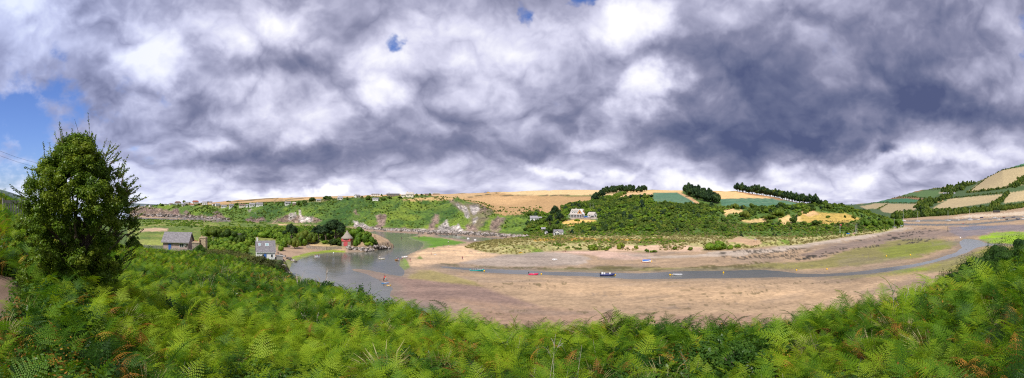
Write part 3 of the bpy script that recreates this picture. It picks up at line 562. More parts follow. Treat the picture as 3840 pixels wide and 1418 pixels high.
pos = n.n.new('ShaderNodeNewGeometry').outputs['Position']
colr = n.attr('col', 'Color'); veg = n.attr('veg'); wet = n.attr('wet')
nA_ = n.noise(pos, 0.9, 6, 0.62); nB_ = n.noise(pos, 0.13, 5, 0.6); nC_ = n.noise(n.vec('MULTIPLY', pos, (1, 1, 2.5)), 0.42, 5, 0.65)
fine = n.rng(nA_, 0.28, 0.72, 0.72, 1.25, False); patch = n.rng(nB_, 0.3, 0.7, 0.86, 1.14, False)
vv = n.rng(nC_, 0.32, 0.66, 0.45, 1.6, False)
strk = n.rng(n.noise(n.vec('MULTIPLY', pos, (.035, .16, .1)), 1.0, 6, .62), .3, .7, .80, 1.18, False); rip = n.rng(n.noise(n.vec('MULTIPLY', pos, (1.1, 3.2, 1)), 1.0, 3, .6), .3, .7, .90, 1.10, False)
k1 = n.math('MULTIPLY', n.math('MULTIPLY', fine, patch), n.math('MULTIPLY', strk, rip)); k2 = n.math('MULTIPLY', patch, vv)
kk = n.math('ADD', n.math('MULTIPLY', k2, veg), n.math('MULTIPLY', k1, n.math('SUBTRACT', 1.0, veg)))
rkn = n.rng(n.noise(n.vec('MULTIPLY', pos, (.30, .30, .16)), 1.0, 7, .72), .38, .60, .38, 1.45, False)
kk = n.math('MULTIPLY', kk, n.math('ADD', 1.0, n.math('MULTIPLY', n.attr('rock'), n.math('SUBTRACT', rkn, 1.0))))
kc = n.n.new('ShaderNodeCombineXYZ'); [n.l.new(kk, kc.inputs[i]) for i in range(3)]
n.l.new(n.vec('MULTIPLY', colr, kc.outputs[0]), b.inputs['Base Color'])
n.l.new(n.rng(wet, 0, 1, 0.92, 0.28, False), b.inputs['Roughness'])
b.inputs['Specular IOR Level'].default_value = 0.35
bp = n.n.new('ShaderNodeBump'); bp.inputs['Strength'].default_value = 0.5
n.l.new(n.math('MULTIPLY', n.math('ADD', nC_, n.math('MULTIPLY', nA_, .3)), n.math('ADD', n.math('MULTIPLY', veg, 1.3), 0.10)), bp.inputs['Height'])
n.l.new(bp.outputs[0], b.inputs['Normal']); bp.inputs['Distance'].default_value = 1.0
# ---------------------------------------------------------------- water
def disc(name, rads, nseg, z, cx=0, cy=0):
    v = [(cx, cy, z)]; f = []
    for k, rr in enumerate(rads):
        for i in range(nseg): v.append((cx+rr*math.sin(2*PI*i/nseg), cy+rr*math.cos(2*PI*i/nseg), z))
    for i in range(nseg): f.append((0, 1+(i+1) % nseg, 1+i))
    for k in range(len(rads)-1):
        for i in range(nseg):
            a = 1+k*nseg+i; b_ = 1+k*nseg+(i+1) % nseg; f.append((a, b_, b_+nseg, a+nseg))
    me = bpy.data.meshes.new(name); me.from_pydata(v, [], f); return me
wat = bpy.data.objects.new('water', disc('water', [200, 800, 3000, 15000], 96, 0.0)); COL.objects.link(wat); wat['kind'] = 'structure'
wat['label'] = 'grey green estuary water and sea'
wm = bpy.data.materials.new('water'); wm.use_nodes = True; wm.node_tree.nodes.clear(); n = NG(wm.node_tree); wat.data.materials.append(wm)
o = n.n.new('ShaderNodeOutputMaterial'); pos = n.n.new('ShaderNodeNewGeometry').outputs['Position']
w1 = n.noise(n.vec('MULTIPLY', pos, (0.5, 1.3, 1)), 0.55, 3, 0.5); w2 = n.noise(pos, 0.05, 3, .5)
bp = n.n.new('ShaderNodeBump'); bp.inputs['Strength'].default_value = 0.16; bp.inputs['Distance'].default_value = 0.22; n.l.new(w1, bp.inputs['Height'])
gl = n.n.new('ShaderNodeBsdfGlossy'); gl.inputs['Roughness'].default_value = 0.13; gl.inputs['Color'].default_value = (0.9, 0.95, 1, 1); n.l.new(bp.outputs[0], gl.inputs['Normal'])
df = n.n.new('ShaderNodeBsdfDiffuse'); n.l.new(n.mix(n.rng(w2, .35, .65), (0.20, 0.215, 0.185), (0.27, 0.26, 0.215)), df.inputs['Color'])
tr = n.n.new('ShaderNodeBsdfTransparent'); tr.inputs['Color'].default_value = (0.85, 0.9, 0.82, 1)
m1 = n.n.new('ShaderNodeMixShader'); m1.inputs[0].default_value = 0.42; n.l.new(tr.outputs[0], m1.inputs[1]); n.l.new(df.outputs[0], m1.inputs[2])
fr = n.n.new('ShaderNodeFresnel'); fr.inputs['IOR'].default_value = 1.33; n.l.new(bp.outputs[0], fr.inputs['Normal'])
m2 = n.n.new('ShaderNodeMixShader'); n.l.new(n.math('MULTIPLY', fr.outputs[0], 0.95, clamp=True), m2.inputs[0]); n.l.new(m1.outputs[0], m2.inputs[1]); n.l.new(gl.outputs[0], m2.inputs[2]); n.l.new(m2.outputs[0], o.inputs[0])
# ---------------------------------------------------------------- mesh builder
class MB:
    def __init__(s): s.v = []; s.f = []
    def add(s, vs, fs):
        o_ = len(s.v); s.v += [tuple(p) for p in vs]; s.f += [tuple(i+o_ for i in q) for q in fs]; return s
    def box(s, c, d, rz=0.0, taper=1.0):
        cx, cy, cz = c; hx, hy, hz = d[0]/2, d[1]/2, d[2]/2; vs = []
        for k, t in ((-1, 1.0), (1, taper)):
            for a, b_ in ((-1, -1), (1, -1), (1, 1), (-1, 1)):
                x, y = a*hx*t, b_*hy*t
                vs.append((cx+x*math.cos(rz)-y*math.sin(rz), cy+x*math.sin(rz)+y*math.cos(rz), cz+k*hz))
        return s.add(vs, [(3, 2, 1, 0), (4, 5, 6, 7), (0, 1, 5, 4), (1, 2, 6, 5), (2, 3, 7, 6), (3, 0, 4, 7)])
    def tube(s, pts, rad, n=6, cap=True):
        pts = [Vector(p) for p in pts]; rad = rad if isinstance(rad, (list, tuple)) else [rad]*len(pts); vs = []; fs = []
        for i, p in enumerate(pts):
            d = (pts[min(i+1, len(pts)-1)]-pts[max(i-1, 0)]).normalized()
            u = d.cross(Vector((0, 0, 1)) if abs(d.z) < .9 else Vector((1, 0, 0))).normalized(); q = d.cross(u)
            for k in range(n):
                a = 2*PI*k/n; vs.append(p+(u*math.cos(a)+q*math.sin(a))*rad[i])
        for i in range(len(pts)-1):
            for k in range(n): a = i*n+k; b_ = i*n+(k+1) % n; fs.append((a, a+n, b_+n, b_))
        if cap: fs.append(tuple(range(n))); fs.append(tuple(reversed(range((len(pts)-1)*n, len(pts)*n))))
        return s.add(vs, fs)
    def lathe(s, c, prof_, n=10, sy=1.0):
        vs = []; fs = []
        for (r_, z_) in prof_:
            for k in range(n): a = 2*PI*k/n; vs.append((c[0]+r_*math.cos(a), c[1]+r_*sy*math.sin(a), c[2]+z_))
        for i in range(len(prof_)-1):
            for k in range(n): a = i*n+k; b_ = i*n+(k+1) % n; fs.append((a, b_, b_+n, a+n))
        fs.append(tuple(reversed(range(n)))); fs.append(tuple(range((len(prof_)-1)*n, len(prof_)*n)))
        return s.add(vs, fs)
    def ball(s, c, r_, n=8, m=6, sz=1.0): return s.lathe(c, [(max(r_*math.sin(PI*k/m), r_*.02), -r_*sz*math.cos(PI*k/m)) for k in range(m+1)], n)
    def prism(s, poly, y0, y1):
        """polygon in x,z swept along y"""
        n = len(poly); vs = [(x, y0, z) for x, z in poly]+[(x, y1, z) for x, z in poly]
        return s.add(vs, [tuple(range(n)), tuple(reversed(range(n, 2*n)))]+[((i+1) % n, i, i+n, (i+1) % n+n) for i in range(n)])
    def mesh(s, name, mat, smooth=False):
        me = bpy.data.meshes.new(name); me.from_pydata(s.v, [], s.f)
        if mat: me.materials.append(mat)
        if smooth: me.polygons.foreach_set('use_smooth', [True]*len(me.polygons))
        me.update(); return me
    def build(s, name, mat, parent=None, smooth=False): return link(name, s.mesh(name, mat, smooth), parent)
def link(name, me, parent=None):
    o_ = bpy.data.objects.new(name, me); COL.objects.link(o_)
    if parent: o_.parent = parent
    return o_
def tag(o_, label, cat, group=None):
    o_['label'] = label; o_['category'] = cat
    if group: o_['group'] = group
    return o_
def thing(name, label, cat, loc=(0, 0, 0), rz=0.0, group=None):
    e = bpy.data.objects.new(name, None); COL.objects.link(e); e.location = loc; e.rotation_euler = (0, 0, rz); e.empty_display_size = .2
    return tag(e, label, cat, group)
KIDS = {}
def copy_tree(o_, loc, rz=0.0, scale=1.0, label=None, tilt=(0, 0)):
    def rec(q, par):
        c = q.copy(); COL.objects.link(c); c.parent = par
        for ch in KIDS.get(q.name, []): rec(ch, c)
        return c
    c = rec(o_, None); c.location = loc; c.rotation_euler = (tilt[0], tilt[1], rz)
    c.scale = (scale,)*3 if not isinstance(scale, tuple) else scale
    if label: c['label'] = label
    return c
def kids(o_):
    ks = [c for c in bpy.data.objects if c.parent == o_]; KIDS[o_.name] = ks
    for k in ks: kids(k)
# ---------------------------------------------------------------- materials
MATS = {}
def mat(name, col, rough=0.8, var=0.18, scale=3.0, bump=0.0, bscale=None, metal=0.0, col2=None, sub=0.0, spec=0.3, objc=True, detail=5):
    if name in MATS: return MATS[name]
    m, n, b, o = newmat(name)
    t = n.n.new('ShaderNodeTexCoord').outputs['Object' if objc else 'Generated']
    nz = n.noise(t, scale, detail, 0.6)
    f = n.rng(nz, 0.3, 0.7, 0, 1, False)
    c2 = col2 if col2 else tuple(c*(1-var) for c in col); c1 = col if col2 else tuple(min(c*(1+var), 1) for c in col)
    n.l.new(n.mix(f, c1, c2), b.inputs['Base Color'])
    b.inputs['Roughness'].default_value = rough; b.inputs['Metallic'].default_value = metal; b.inputs['Specular IOR Level'].default_value = spec
    if bump:
        bb = n.n.new('ShaderNodeBump'); bb.inputs['Strength'].default_value = bump; bb.inputs['Distance'].default_value = .05
        n.l.new(n.noise(t, bscale or scale*3, 4, .6), bb.inputs['Height']); n.l.new(bb.outputs[0], b.inputs['Normal'])
    MATS[name] = m; return m
def leafmat(name, cols, scale=0.7, rough=0.55, trans=0.35, inst=False):
    """foliage: colour varies in clumps, light passes through the blades"""
    if name in MATS: return MATS[name]
    m = bpy.data.materials.new(name); m.use_nodes = True; m.node_tree.nodes.clear(); n = NG(m.node_tree)
    o = n.n.new('ShaderNodeOutputMaterial'); t = n.n.new('ShaderNodeNewGeometry').outputs['Position']
    oi = n.n.new('ShaderNodeObjectInfo').outputs['Random']
    nz = n.math('ADD', n.math('MULTIPLY', n.noise(t, scale, 4, .65), 0.8), n.math('MULTIPLY', n.noise(t, scale*6, 2, .5), 0.35))
    nz = n.math('ADD', nz, n.math('MULTIPLY', n.math('SUBTRACT', oi, 0.5), 0.28))
    if inst: nz = n.math('ADD', nz, n.math('MULTIPLY', n.attr('tint', kind='INSTANCER'), 0.5))
    k = len(cols); c = n.ramp(n.rng(nz, 0.32, 0.82, 0, 1, False), [(i/(k-1), q) for i, q in enumerate(cols)])
    df = n.n.new('ShaderNodeBsdfDiffuse'); n.l.new(c, df.inputs['Color'])
    ts = n.n.new('ShaderNodeBsdfTranslucent'); n.l.new(n.mix(1.0, c, (1.25, 1.25, .5), 'MULTIPLY'), ts.inputs['Color'])
    m1 = n.n.new('ShaderNodeMixShader'); m1.inputs[0].default_value = trans; n.l.new(df.outputs[0], m1.inputs[1]); n.l.new(ts.outputs[0], m1.inputs[2])
    gl = n.n.new('ShaderNodeBsdfGlossy'); gl.inputs['Roughness'].default_value = rough; gl.inputs['Color'].default_value = (.8, .8, .8, 1)
    m2 = n.n.new('ShaderNodeMixShader'); m2.inputs[0].default_value = 0.014; n.l.new(m1.outputs[0], m2.inputs[1]); n.l.new(gl.outputs[0], m2.inputs[2])
    n.l.new(m2.outputs[0], o.inputs[0]); MATS[name] = m; return m
M_SCRUB = leafmat('scrub_leaves', [(0.040, 0.080, 0.010), (0.095, 0.165, 0.016), (0.17, 0.25, 0.025), (0.26, 0.32, 0.035)], .06)
M_BLUFF = leafmat('bluff_leaves', [(0.040, 0.080, 0.012), (0.080, 0.140, 0.016), (0.12, 0.185, 0.02), (0.17, 0.22, 0.025)], .05)
M_WOOD = leafmat('wood_leaves', [(0.022, 0.046, 0.010), (0.060, 0.110, 0.015), (0.12, 0.18, 0.022), (0.20, 0.23, 0.032)], .05)
M_PINE = leafmat('pine_needles', [(0.008, 0.020, 0.010), (0.018, 0.042, 0.016), (0.040, 0.078, 0.022), (0.07, 0.11, 0.03)], .3, trans=.15)
M_BRIGHT = leafmat('bright_leaves', [(0.050, 0.11, 0.012), (0.10, 0.20, 0.016), (0.19, 0.30, 0.025), (0.30, 0.38, 0.04)], .25)
M_BARK = mat('bark', (0.13, 0.10, 0.075), .95, .35, 6, .6)
M_TWIG = mat('dry_twig', (0.42, 0.36, 0.30), .9, .3, 9)
M_MARRAM = leafmat('marram_blades', [(0.10, 0.11, 0.03), (0.26, 0.24, 0.09), (0.42, 0.36, 0.17), (0.50, 0.43, 0.24)], .6)
M_STRAW = leafmat('dry_stalks', [(0.20, 0.13, 0.06), (0.35, 0.24, 0.10), (0.48, 0.36, 0.18)], .8)
# ---------------------------------------------------------------- foliage meshes (numpy)
def quads_mesh(name, V, mat_, nper=4, extra=None, mats=None):
    """V: (n, nper, 3) -> faces"""
    n = V.shape[0]; me = bpy.data.meshes.new(name); ev, ef = ([], []) if extra is None else extra
    base = V.reshape(-1, 3); allv = np.concatenate([base, np.array(ev).reshape(-1, 3)]) if len(ev) else base
    tot = n*nper; li = list(range(tot)); ls = list(range(0, tot, nper)); k = tot
    for f in ef:
        ls.append(k); li += [q+tot for q in f]; k += len(f)
    me.vertices.add(len(allv)); me.vertices.foreach_set('co', allv.astype(np.float32).ravel())
    me.loops.add(len(li)); me.loops.foreach_set('vertex_index', np.array(li, np.int32))
    me.polygons.add(len(ls)); me.polygons.foreach_set('loop_start', np.array(ls, np.int32))
    me.materials.append(mat_); me.update(); return me
def leaf_cloud(rg, centers, radii, n, size, up=0.4, aspect=0.6, shell=0.55):
    """n leaf blades spread in the outer part of the given clumps"""
    C_ = np.array(centers); R_ = np.array(radii); p = R_[:, 0]**2; p = p/p.sum(); idx = rg.choice(len(C_), n, p=p)
    d = rg.normal(size=(n, 3)); d /= np.linalg.norm(d, axis=1)[:, None]
    rr = shell+(1-shell)*rg.random(n)**.5
    P = C_[idx]+d*R_[idx]*rr[:, None]
    nrm = d*0.95+rg.normal(size=(n, 3))*0.45+np.array([0, 0, up]); nrm /= np.linalg.norm(nrm, axis=1)[:, None]
    a = np.cross(nrm, rg.normal(size=(n, 3))); a /= np.linalg.norm(a, axis=1)[:, None]; b = np.cross(nrm, a)
    s = size*(0.6+0.8*rg.random(n))[:, None]
    return np.stack([P-a*s, P-b*s*aspect, P+a*s, P+b*s*aspect], 1)
def icoish(c, r, n=7, m=5):
    mb = MB(); vs = []
    mb.lathe((c[0], c[1], c[2]), [(max(r[0]*math.sin(PI*k/m), .02), -r[2]*math.cos(PI*k/m)) for k in range(m+1)], n, r[1]/r[0])
    return mb.v, mb.f
def crown(name, seed, rx, ry, rz, nclump, nleaf, size, mat_, core=0.88, flat=0.0, z0=0.0, lean=0.0, shell=.55, csz=.42, up=.4, aspect=.6):
    rg = np.random.default_rng(seed); cs = []; rs = []
    for k in range(nclump):
        th = rg.random()*2*PI; u = rg.random()**.5; h = rg.random()
        ph = math.acos(1-1.55*h) if not flat else math.acos(1-1.0*h)
        x = rx*.72*u*math.sin(ph)*math.cos(th)*1.15; y = ry*.72*u*math.sin(ph)*math.sin(th)*1.15; zc = z0+rz*(.45+.42*math.cos(ph))*(1-.2*u*u)
        q = csz*(.7+.6*rg.random()); cs.append((x+lean*zc, y, zc)); rs.append((rx*q, ry*q, rz*q*(.8 if not flat else .45)))
    V = leaf_cloud(rg, cs, rs, nleaf, size, up=up, shell=shell, aspect=aspect)
    ev = []; ef = []
    for c, r in list(zip(cs, rs))[:max(4, nclump//1)]:
        v, f = icoish(c, tuple(q*core for q in r), 6, 4); o_ = len(ev); ev += v; ef += [tuple(i+o_ for i in g_) for g_ in f]
    return quads_mesh(name, V, mat_, 4, (ev, ef))
def trunk_mb(h, r0, lean=0.0, limbs=5, seed=0, spread=1.0, start=.35, n=6):
    rg = random.Random(seed); mb = MB(); pts = [(lean*h*t*t, 0.04*h*math.sin(3*t), h*t) for t in (0, .3, .6, 1)]
    mb.tube([(0, 0, -.5)]+pts, [r0*1.25, r0, r0*.8, r0*.55, r0*.25], n)
    for k in range(limbs):
        t = start+(1-start)*(k+.3)/limbs; a = rg.random()*2*PI; p = Vector((lean*h*t*t, 0, h*t)); L = spread*(1.15-t*.5)
        q = p+Vector((math.cos(a)*L*.6, math.sin(a)*L*.6, L*.3)); e = p+Vector((math.cos(a)*L, math.sin(a)*L, L*.75))
        mb.tube([p, q, e], [r0*.4, r0*.25, r0*.08], 5)
    return mb
# ---------------------------------------------------------------- scatter: ONE object that stands for uncountable growth
def scatter(name, pts, rots, scl, pid, tint, protos, label, cat):
    me = bpy.data.meshes.new(name); me.vertices.add(len(pts)); me.vertices.foreach_set('co', np.asarray(pts, np.float32).ravel())
    for nm, ty, key, arr in (('rot', 'FLOAT_VECTOR', 'vector', rots), ('scl', 'FLOAT', 'value', scl), ('pid', 'INT', 'value', pid), ('tint', 'FLOAT', 'value', tint)):
        at = me.attributes.new(nm, ty, 'POINT'); at.data.foreach_set(key, np.asarray(arr, np.int32 if ty == 'INT' else np.float32).ravel())
    o_ = link(name, me); o_['kind'] = 'stuff'; tag(o_, label, cat)
    t = bpy.data.node_groups.new(name, 'GeometryNodeTree')
    t.interface.new_socket('Geometry', in_out='INPUT', socket_type='NodeSocketGeometry'); t.interface.new_socket('Geometry', in_out='OUTPUT', socket_type='NodeSocketGeometry')
    N = t.nodes; L = t.links; gi = N.new('NodeGroupInput'); go = N.new('NodeGroupOutput'); j = N.new('GeometryNodeJoinGeometry')
    def named(nm, ty):
        q = N.new('GeometryNodeInputNamedAttribute'); q.data_type = ty; q.inputs['Name'].default_value = nm; return q.outputs[0]
    for k, pm in enumerate(protos):
        po = bpy.data.objects.new(name+'_source', pm)          # not linked to the scene: only its shape is used
        inf = N.new('GeometryNodeObjectInfo'); inf.inputs['Object'].default_value = po; inf.inputs['As Instance'].default_value = True
        ip = N.new('GeometryNodeInstanceOnPoints'); L.new(gi.outputs[0], ip.inputs['Points']); L.new(inf.outputs['Geometry'], ip.inputs['Instance'])
        cmp_ = N.new('FunctionNodeCompare'); cmp_.data_type = 'INT'; cmp_.operation = 'EQUAL'
        ai = [s_ for s_ in cmp_.inputs if s_.type == 'INT']; L.new(named('pid', 'INT'), ai[0]); ai[1].default_value = k
        L.new(cmp_.outputs[0], ip.inputs['Selection']); L.new(named('rot', 'FLOAT_VECTOR'), ip.inputs['Rotation']); L.new(named('scl', 'FLOAT'), ip.inputs['Scale'])
        L.new(ip.outputs[0], j.inputs[0])
    L.new(j.outputs[0], go.inputs[0])
    md = o_.modifiers.new('scatter', 'NODES'); md.node_group = t
    return o_
# ---------------------------------------------------------------- bracken: fronds as real blades with leaflets
def frond_mesh(name, seed, mat_, L=0.66, W=0.30, stem=0.60, npair=10, npin=9, arch=0.7, curl=0.0):
    rg = random.Random(seed); Q = []; mb = MB()
    # stem rises, blade arches over
    pts = []; a0 = R(82)
    x = z = 0.0
    for k in range(5): pts.append(Vector((x, 0, z))); x += stem/4*math.cos(a0)*1.0; z += stem/4*math.sin(a0)
    p = pts[-1].copy(); ang = R(62); path = [(p.copy(), ang)]; n = npair+2
    for k in range(n):
        ang -= arch*1.25/n*(0.5+1.0*k/n); p = p+Vector((math.cos(ang), 0, math.sin(ang)))*(L/n); path.append((p.copy(), ang))
    mb.tube([q for q in pts]+[q for q, _ in path[1::3]], [.006]*5+[.004]*len(path[1::3]), 3, False)
    for k in range(npair):
        t = k/(npair-1.0); q, an = path[k+1]; w_ = W*(1-t)**.95*(1.0 if k else .82)+.015
        tang = Vector((math.cos(an), 0, math.sin(an))); up = Vector((-math.sin(an), 0, math.cos(an)))
        for sgn in (-1, 1):
            sw = .38+.25*t; droop = -.12-.25*rg.random()-curl
            dv = (Vector((0, sgn, 0))*math.cos(sw)+tang*math.sin(sw)+up*(.16+droop*.5)).normalized()
            m = max(3, int(npin*(1-t*.55))); pw = (L/(npair+2))*.50*(1-.35*t)
            nrm = dv.cross(tang).normalized()*(1 if sgn < 0 else -1)
            if nrm.z < 0: nrm = -nrm
            side = nrm.cross(dv).normalized()
            for i in range(m):
                u = (i+.35)/m; base = q+dv*(w_*u)+Vector((0, 0, droop*w_*u*u*.8)); l_ = pw*(1-u)**.7+.006; wd = w_/m*.40
                for s2 in (-1, 1):
                    d2 = (side*s2*.93+dv*.35).normalized(); tip = base+d2*l_+Vector((0, 0, -.12*l_))
                    Q.append([base-dv*wd*.8, base+d2*l_*.6-dv*wd*.8, tip, base+d2*l_*.35+dv*wd*.9])
    V = np.array([[list(v) for v in q] for q in Q])
    return quads_mesh(name, V, mat_, 4, (mb.v, mb.f))
M_FERN = leafmat('bracken_fronds', [(0.021, 0.073, 0.006), (0.066, 0.168, 0.008), (0.150, 0.290, 0.011), (0.30, 0.42, 0.018)], .45, trans=.4, inst=True)
M_FERNB = leafmat('bracken_bronze', [(0.13, 0.055, 0.018), (0.27, 0.12, 0.025), (0.44, 0.22, 0.03), (0.5, 0.34, 0.05)], 1.2, trans=.3)
M_BRAM = leafmat('bramble_leaves', [(0.015, 0.045, 0.010), (0.035, 0.09, 0.014), (0.07, 0.15, 0.02), (0.14, 0.23, 0.03)], .8, rough=.35)
M_YELL = leafmat('yellow_leaves', [(0.45, 0.24, 0.02), (0.62, 0.40, 0.03), (0.7, 0.5, 0.06)], 2)
fr_protos = [frond_mesh('frond', 1, M_FERN), frond_mesh('frond', 2, M_FERN, .76, .34, .62, 11, 10, .95), frond_mesh('frond', 3, M_FERN, .56, .28, .5, 9, 8, .45),
             frond_mesh('frond', 4, M_FERN, .62, .26, .75, 10, 8, 1.25), frond_mesh('frond', 5, M_FERNB, .5, .17, .55, 9, 5, 1.3, .5)]
def clump_mesh(name, seed, mat_, n=90, size=.035, r=.35, h=.55, aspect=.55):
    rg = np.random.default_rng(seed); cs = [(rg.normal()*r*.6, rg.normal()*r*.6, h*(.3+.7*rg.random())) for _ in range(7)]
    return quads_mesh(name, leaf_cloud(rg, cs, [(r*.6, r*.6, h*.35)]*7, n, size, up=.6, aspect=aspect, shell=.2), mat_)
fr_protos += [clump_mesh('bramble', 6, M_BRAM, 240), clump_mesh('yellow', 7, M_YELL, 14, .04, .2, .75)]
def stalk_mesh(name, seed, n=7):
    rg = random.Random(seed); mb = MB()
    for k in range(n):
        a = rg.random()*2*PI; L = .7+rg.random()*.7; b0 = Vector((rg.uniform(-.2, .2), rg.uniform(-.2, .2), 0)); t = Vector((math.cos(a)*.4, math.sin(a)*.4, 1)).normalized()
        p1 = b0+t*L*.5; p2 = p1+(t+Vector((rg.uniform(-.4, .4), rg.uniform(-.4, .4), 0))).normalized()*L*.5; mb.tube([b0, p1, p2], [.007, .005, .002], 3, False)
        mb.tube([p1, p1+Vector((rg.uniform(-.2, .2), rg.uniform(-.2, .2), .15))], [.004, .002], 3, False)
    return mb.mesh(name, M_TWIG)
fr_protos.append(stalk_mesh('stalks', 8))
def grass_mesh(seed):
    rg = np.random.default_rng(seed); n = 60; a = rg.random(n)*6.28; b0 = np.stack([np.cos(a)*.12, np.sin(a)*.12, a*0], 1); L = (.5+.5*rg.random(n))[:, None]; d = np.stack([np.cos(a)*.4, np.sin(a)*.4, np.ones(n)], 1); sd_ = np.stack([-np.sin(a), np.cos(a), a*0], 1)*.007
    m1 = b0+d*L*.6; t = m1+np.stack([np.cos(a)*.4, np.sin(a)*.4, np.ones(n)*.25], 1)*L*.5
    return quads_mesh('grass', np.concatenate([np.stack([b0-sd_, b0+sd_, m1+sd_, m1-sd_], 1), np.stack([m1-sd_, m1+sd_, t+sd_*.3, t-sd_*.3], 1)]), M_MARRAM)
fr_protos.append(grass_mesh(9))
fr_protos.append(clump_mesh('blackthorn', 16, M_FERNB, 60, .022, .3, .7))
MOUND_POLY = [(3555, 1075), (3600, 1005), (3680, 960), (3740, 915), (3900, 880), (3900, 1040), (3780, 1070), (3700, 1120), (3600, 1130)]
def fern_points():
    out = []
    bands = [(2.2, 8, 52), (8, 16, 42), (16, 30, 22), (30, 60, 9), (60, 118, 5)]
    for r0, r1, dens in bands:
        a0, a1 = -74, 74
        area = .5*R(a1-a0)*(r1*r1-r0*r0); n = int(area*dens)
        az = rng.uniform(a0, a1, n); r = np.sqrt(rng.uniform(r0*r0, r1*r1, n)); xi = az/K+1920
        lim = np.interp(xi, NEAR[0], NEAR[1][2])
        ok = r < lim*1.12+2.0
        ok |= (xi < 1150) & (xi > 150) & (r < 112)
        # path, tree foot, house clearings
        z = height(az, r); yi = HZ-np.degrees(np.arctan2(z-EYE, r))/K
        ok &= sdist(xi, yi, [(-400, 1030), (50, 1045), (80, 1100), (95, 1200), (50, 1280), (-400, 1290)], 5) < 0
        ok &= z > 2.5; ok &= ~((xi > 3530) & (r > 13.5) & (r < 40))
        out.append(np.stack([az[ok], r[ok], z[ok]], 1))
    return np.concatenate(out)
fp = fern_points(); ar = np.radians(fp[:, 0]); n_ = len(fp); print('ferns', n_)
fx = fp[:, 1]*np.sin(ar); fy = fp[:, 1]*np.cos(ar)
pt = fbm(fx/2.2, fy/2.2, 101, 3); pt2 = fbm(fx/1.3, fy/1.3, 103, 3); xi_ = fp[:, 0]/K+1920
pid = rng.choice([0, 1, 2, 3], n_, p=[.35, .25, .22, .18]); u = rng.random(n_)
pid = np.where((u < .42*sstep(.54, .68, pt2)+.05), 4, pid)
br = sstep(.52, .64, pt)*.9; br = np.where((xi_ > 2550) & (xi_ < 2900), np.maximum(br, .25), br)
u2 = rng.random(n_); pid = np.where(u2 < br*.7, 5, pid); pid = np.where((u > .9985), 6, pid); pid = np.where((u > .985) & (u < .987), 7, pid)
pid = np.where((rng.random(n_) < .012+.10*sstep(.6, .75, fbm(fx/3, fy/3, 105, 2))), 8, pid); pid = np.where((rng.random(n_) < .22*sstep(.55, .7, fbm(fx/1.8, fy/1.8, 106, 2))), 9, pid)
rot = np.stack([rng.normal(0, .28, n_), rng.normal(.05, .28, n_), rng.uniform(0, 2*PI, n_)], 1)
scl = rng.uniform(.55, 1.08, n_)*(1+.25*(fbm(fx/5, fy/5, 107, 2)-.5)); scl = np.where(pid == 5, scl*1.15, scl)
scl = np.where(rng.random(n_) < .03, scl*1.35, scl); scl = scl*np.clip(.72+fp[:, 1]/30, .72, 1.15)
tint = (fbm(fx/7, fy/7, 109, 3)-.5)*1.1+rng.normal(0, .24, n_)+.05
tint = tint*1.25-0.15*sstep(3200, 3700, xi_)-.12*sstep(600, 100, xi_)
scatter('bracken', np.stack([fx, fy, fp[:, 2]-.06], 1), rot, scl, pid, tint, fr_protos, 'dense green bracken fern covering the near slope', 'bracken')
# ---------------------------------------------------------------- scrub and woods on the slopes: one mass of growth
sc_protos = [crown('scrub', 20+k, 1.9, 1.9, 2.1, 7, 260, .26, M_SCRUB, flat=k % 2) for k in range(3)]+[crown('wood', 30+k, 2.6, 2.6, 3.0, 9, 420, .30, M_WOOD, lean=.15) for k in range(3)]+[crown('wood', 34, 2.4, 2.4, 2.6, 8, 380, .28, M_BRIGHT, flat=1), crown('wood', 35, 2.8, 2.6, 4.0, 10, 480, .30, M_PINE, lean=.1)]
def region_points(n, x0, x1, r0, r1, test):
    az = rng.uniform((x0-1920)*K, (x1-1920)*K, n); r = np.sqrt(rng.uniform(r0*r0, r1*r1, n)); z = height(az, r)
    xi = az/K+1920; yi = HZ-np.degrees(np.arctan2(z-EYE, r))/K; a = np.radians(az); x = r*np.sin(a); y = r*np.cos(a)
    m = test(xi, yi, r, x, y, z); return x[m], y[m], z[m], xi[m], yi[m], r[m]
inpoly = lambda xi, yi, P: sdist(xi, yi, P, 3.0) > 0
WOODS = [(1960, 882), (1975, 860), (1985, 838), (1990, 812), (1950, 806), (2010, 798), (2090, 803), (2105, 782), (2130, 768), (2170, 757), (2200, 760), (2228, 740), (2262, 715), (2330, 702), (2415, 700), (2412, 722), (2350, 724), (2300, 752), (2330, 745), (2400, 733), (2440, 735), (2445, 764),
         (2500, 760), (2560, 768), (2630, 772), (2705, 777), (2760, 780), (2900, 775), (3005, 770), (3035, 768), (3070, 745), (3160, 755), (3260, 780), (3330, 795), (3375, 830), (3386, 852), (3260, 872), (3170, 882), (3060, 888), (2900, 890), (2700, 888), (2450, 886), (2160, 886)]
HOLES = [[(2108, 832), (2180, 820), (2245, 812), (2250, 832), (2200, 840), (2160, 850), (2150, 872), (2108, 874)], [(2060, 895), (2060, 868), (2125, 868), (2125, 895)], [(1985, 812), (2035, 812), (2035, 828), (1985, 828)],
         [(2120, 808), (2245, 808), (2250, 826), (2115, 830)],
         [(2705, 793), (2762, 780), (2800, 790), (2775, 800), (2742, 802), (2722, 815)], [(2770, 812), (2800, 828), (2860, 818), (2895, 818), (2880, 838), (2820, 840), (2775, 832)], [(2920, 820), (2965, 803), (2970, 835), (2935, 847)], [(2985, 808), (3065, 792), (3170, 800), (3230, 820), (3200, 834), (3110, 844), (3040, 842), (2985, 835)]]
def wtest(xi, yi, r, x, y, z):
    m = inpoly(xi+(fbm(x/12, y/12, 3)-.5)*16, yi, WOODS)
    for h_ in HOLES: m &= ~inpoly(xi, yi, h_)
    return m & ((rng.random(len(r)) < .5) | ~((xi > 2690) & (xi < 3230) & (yi < 842)))
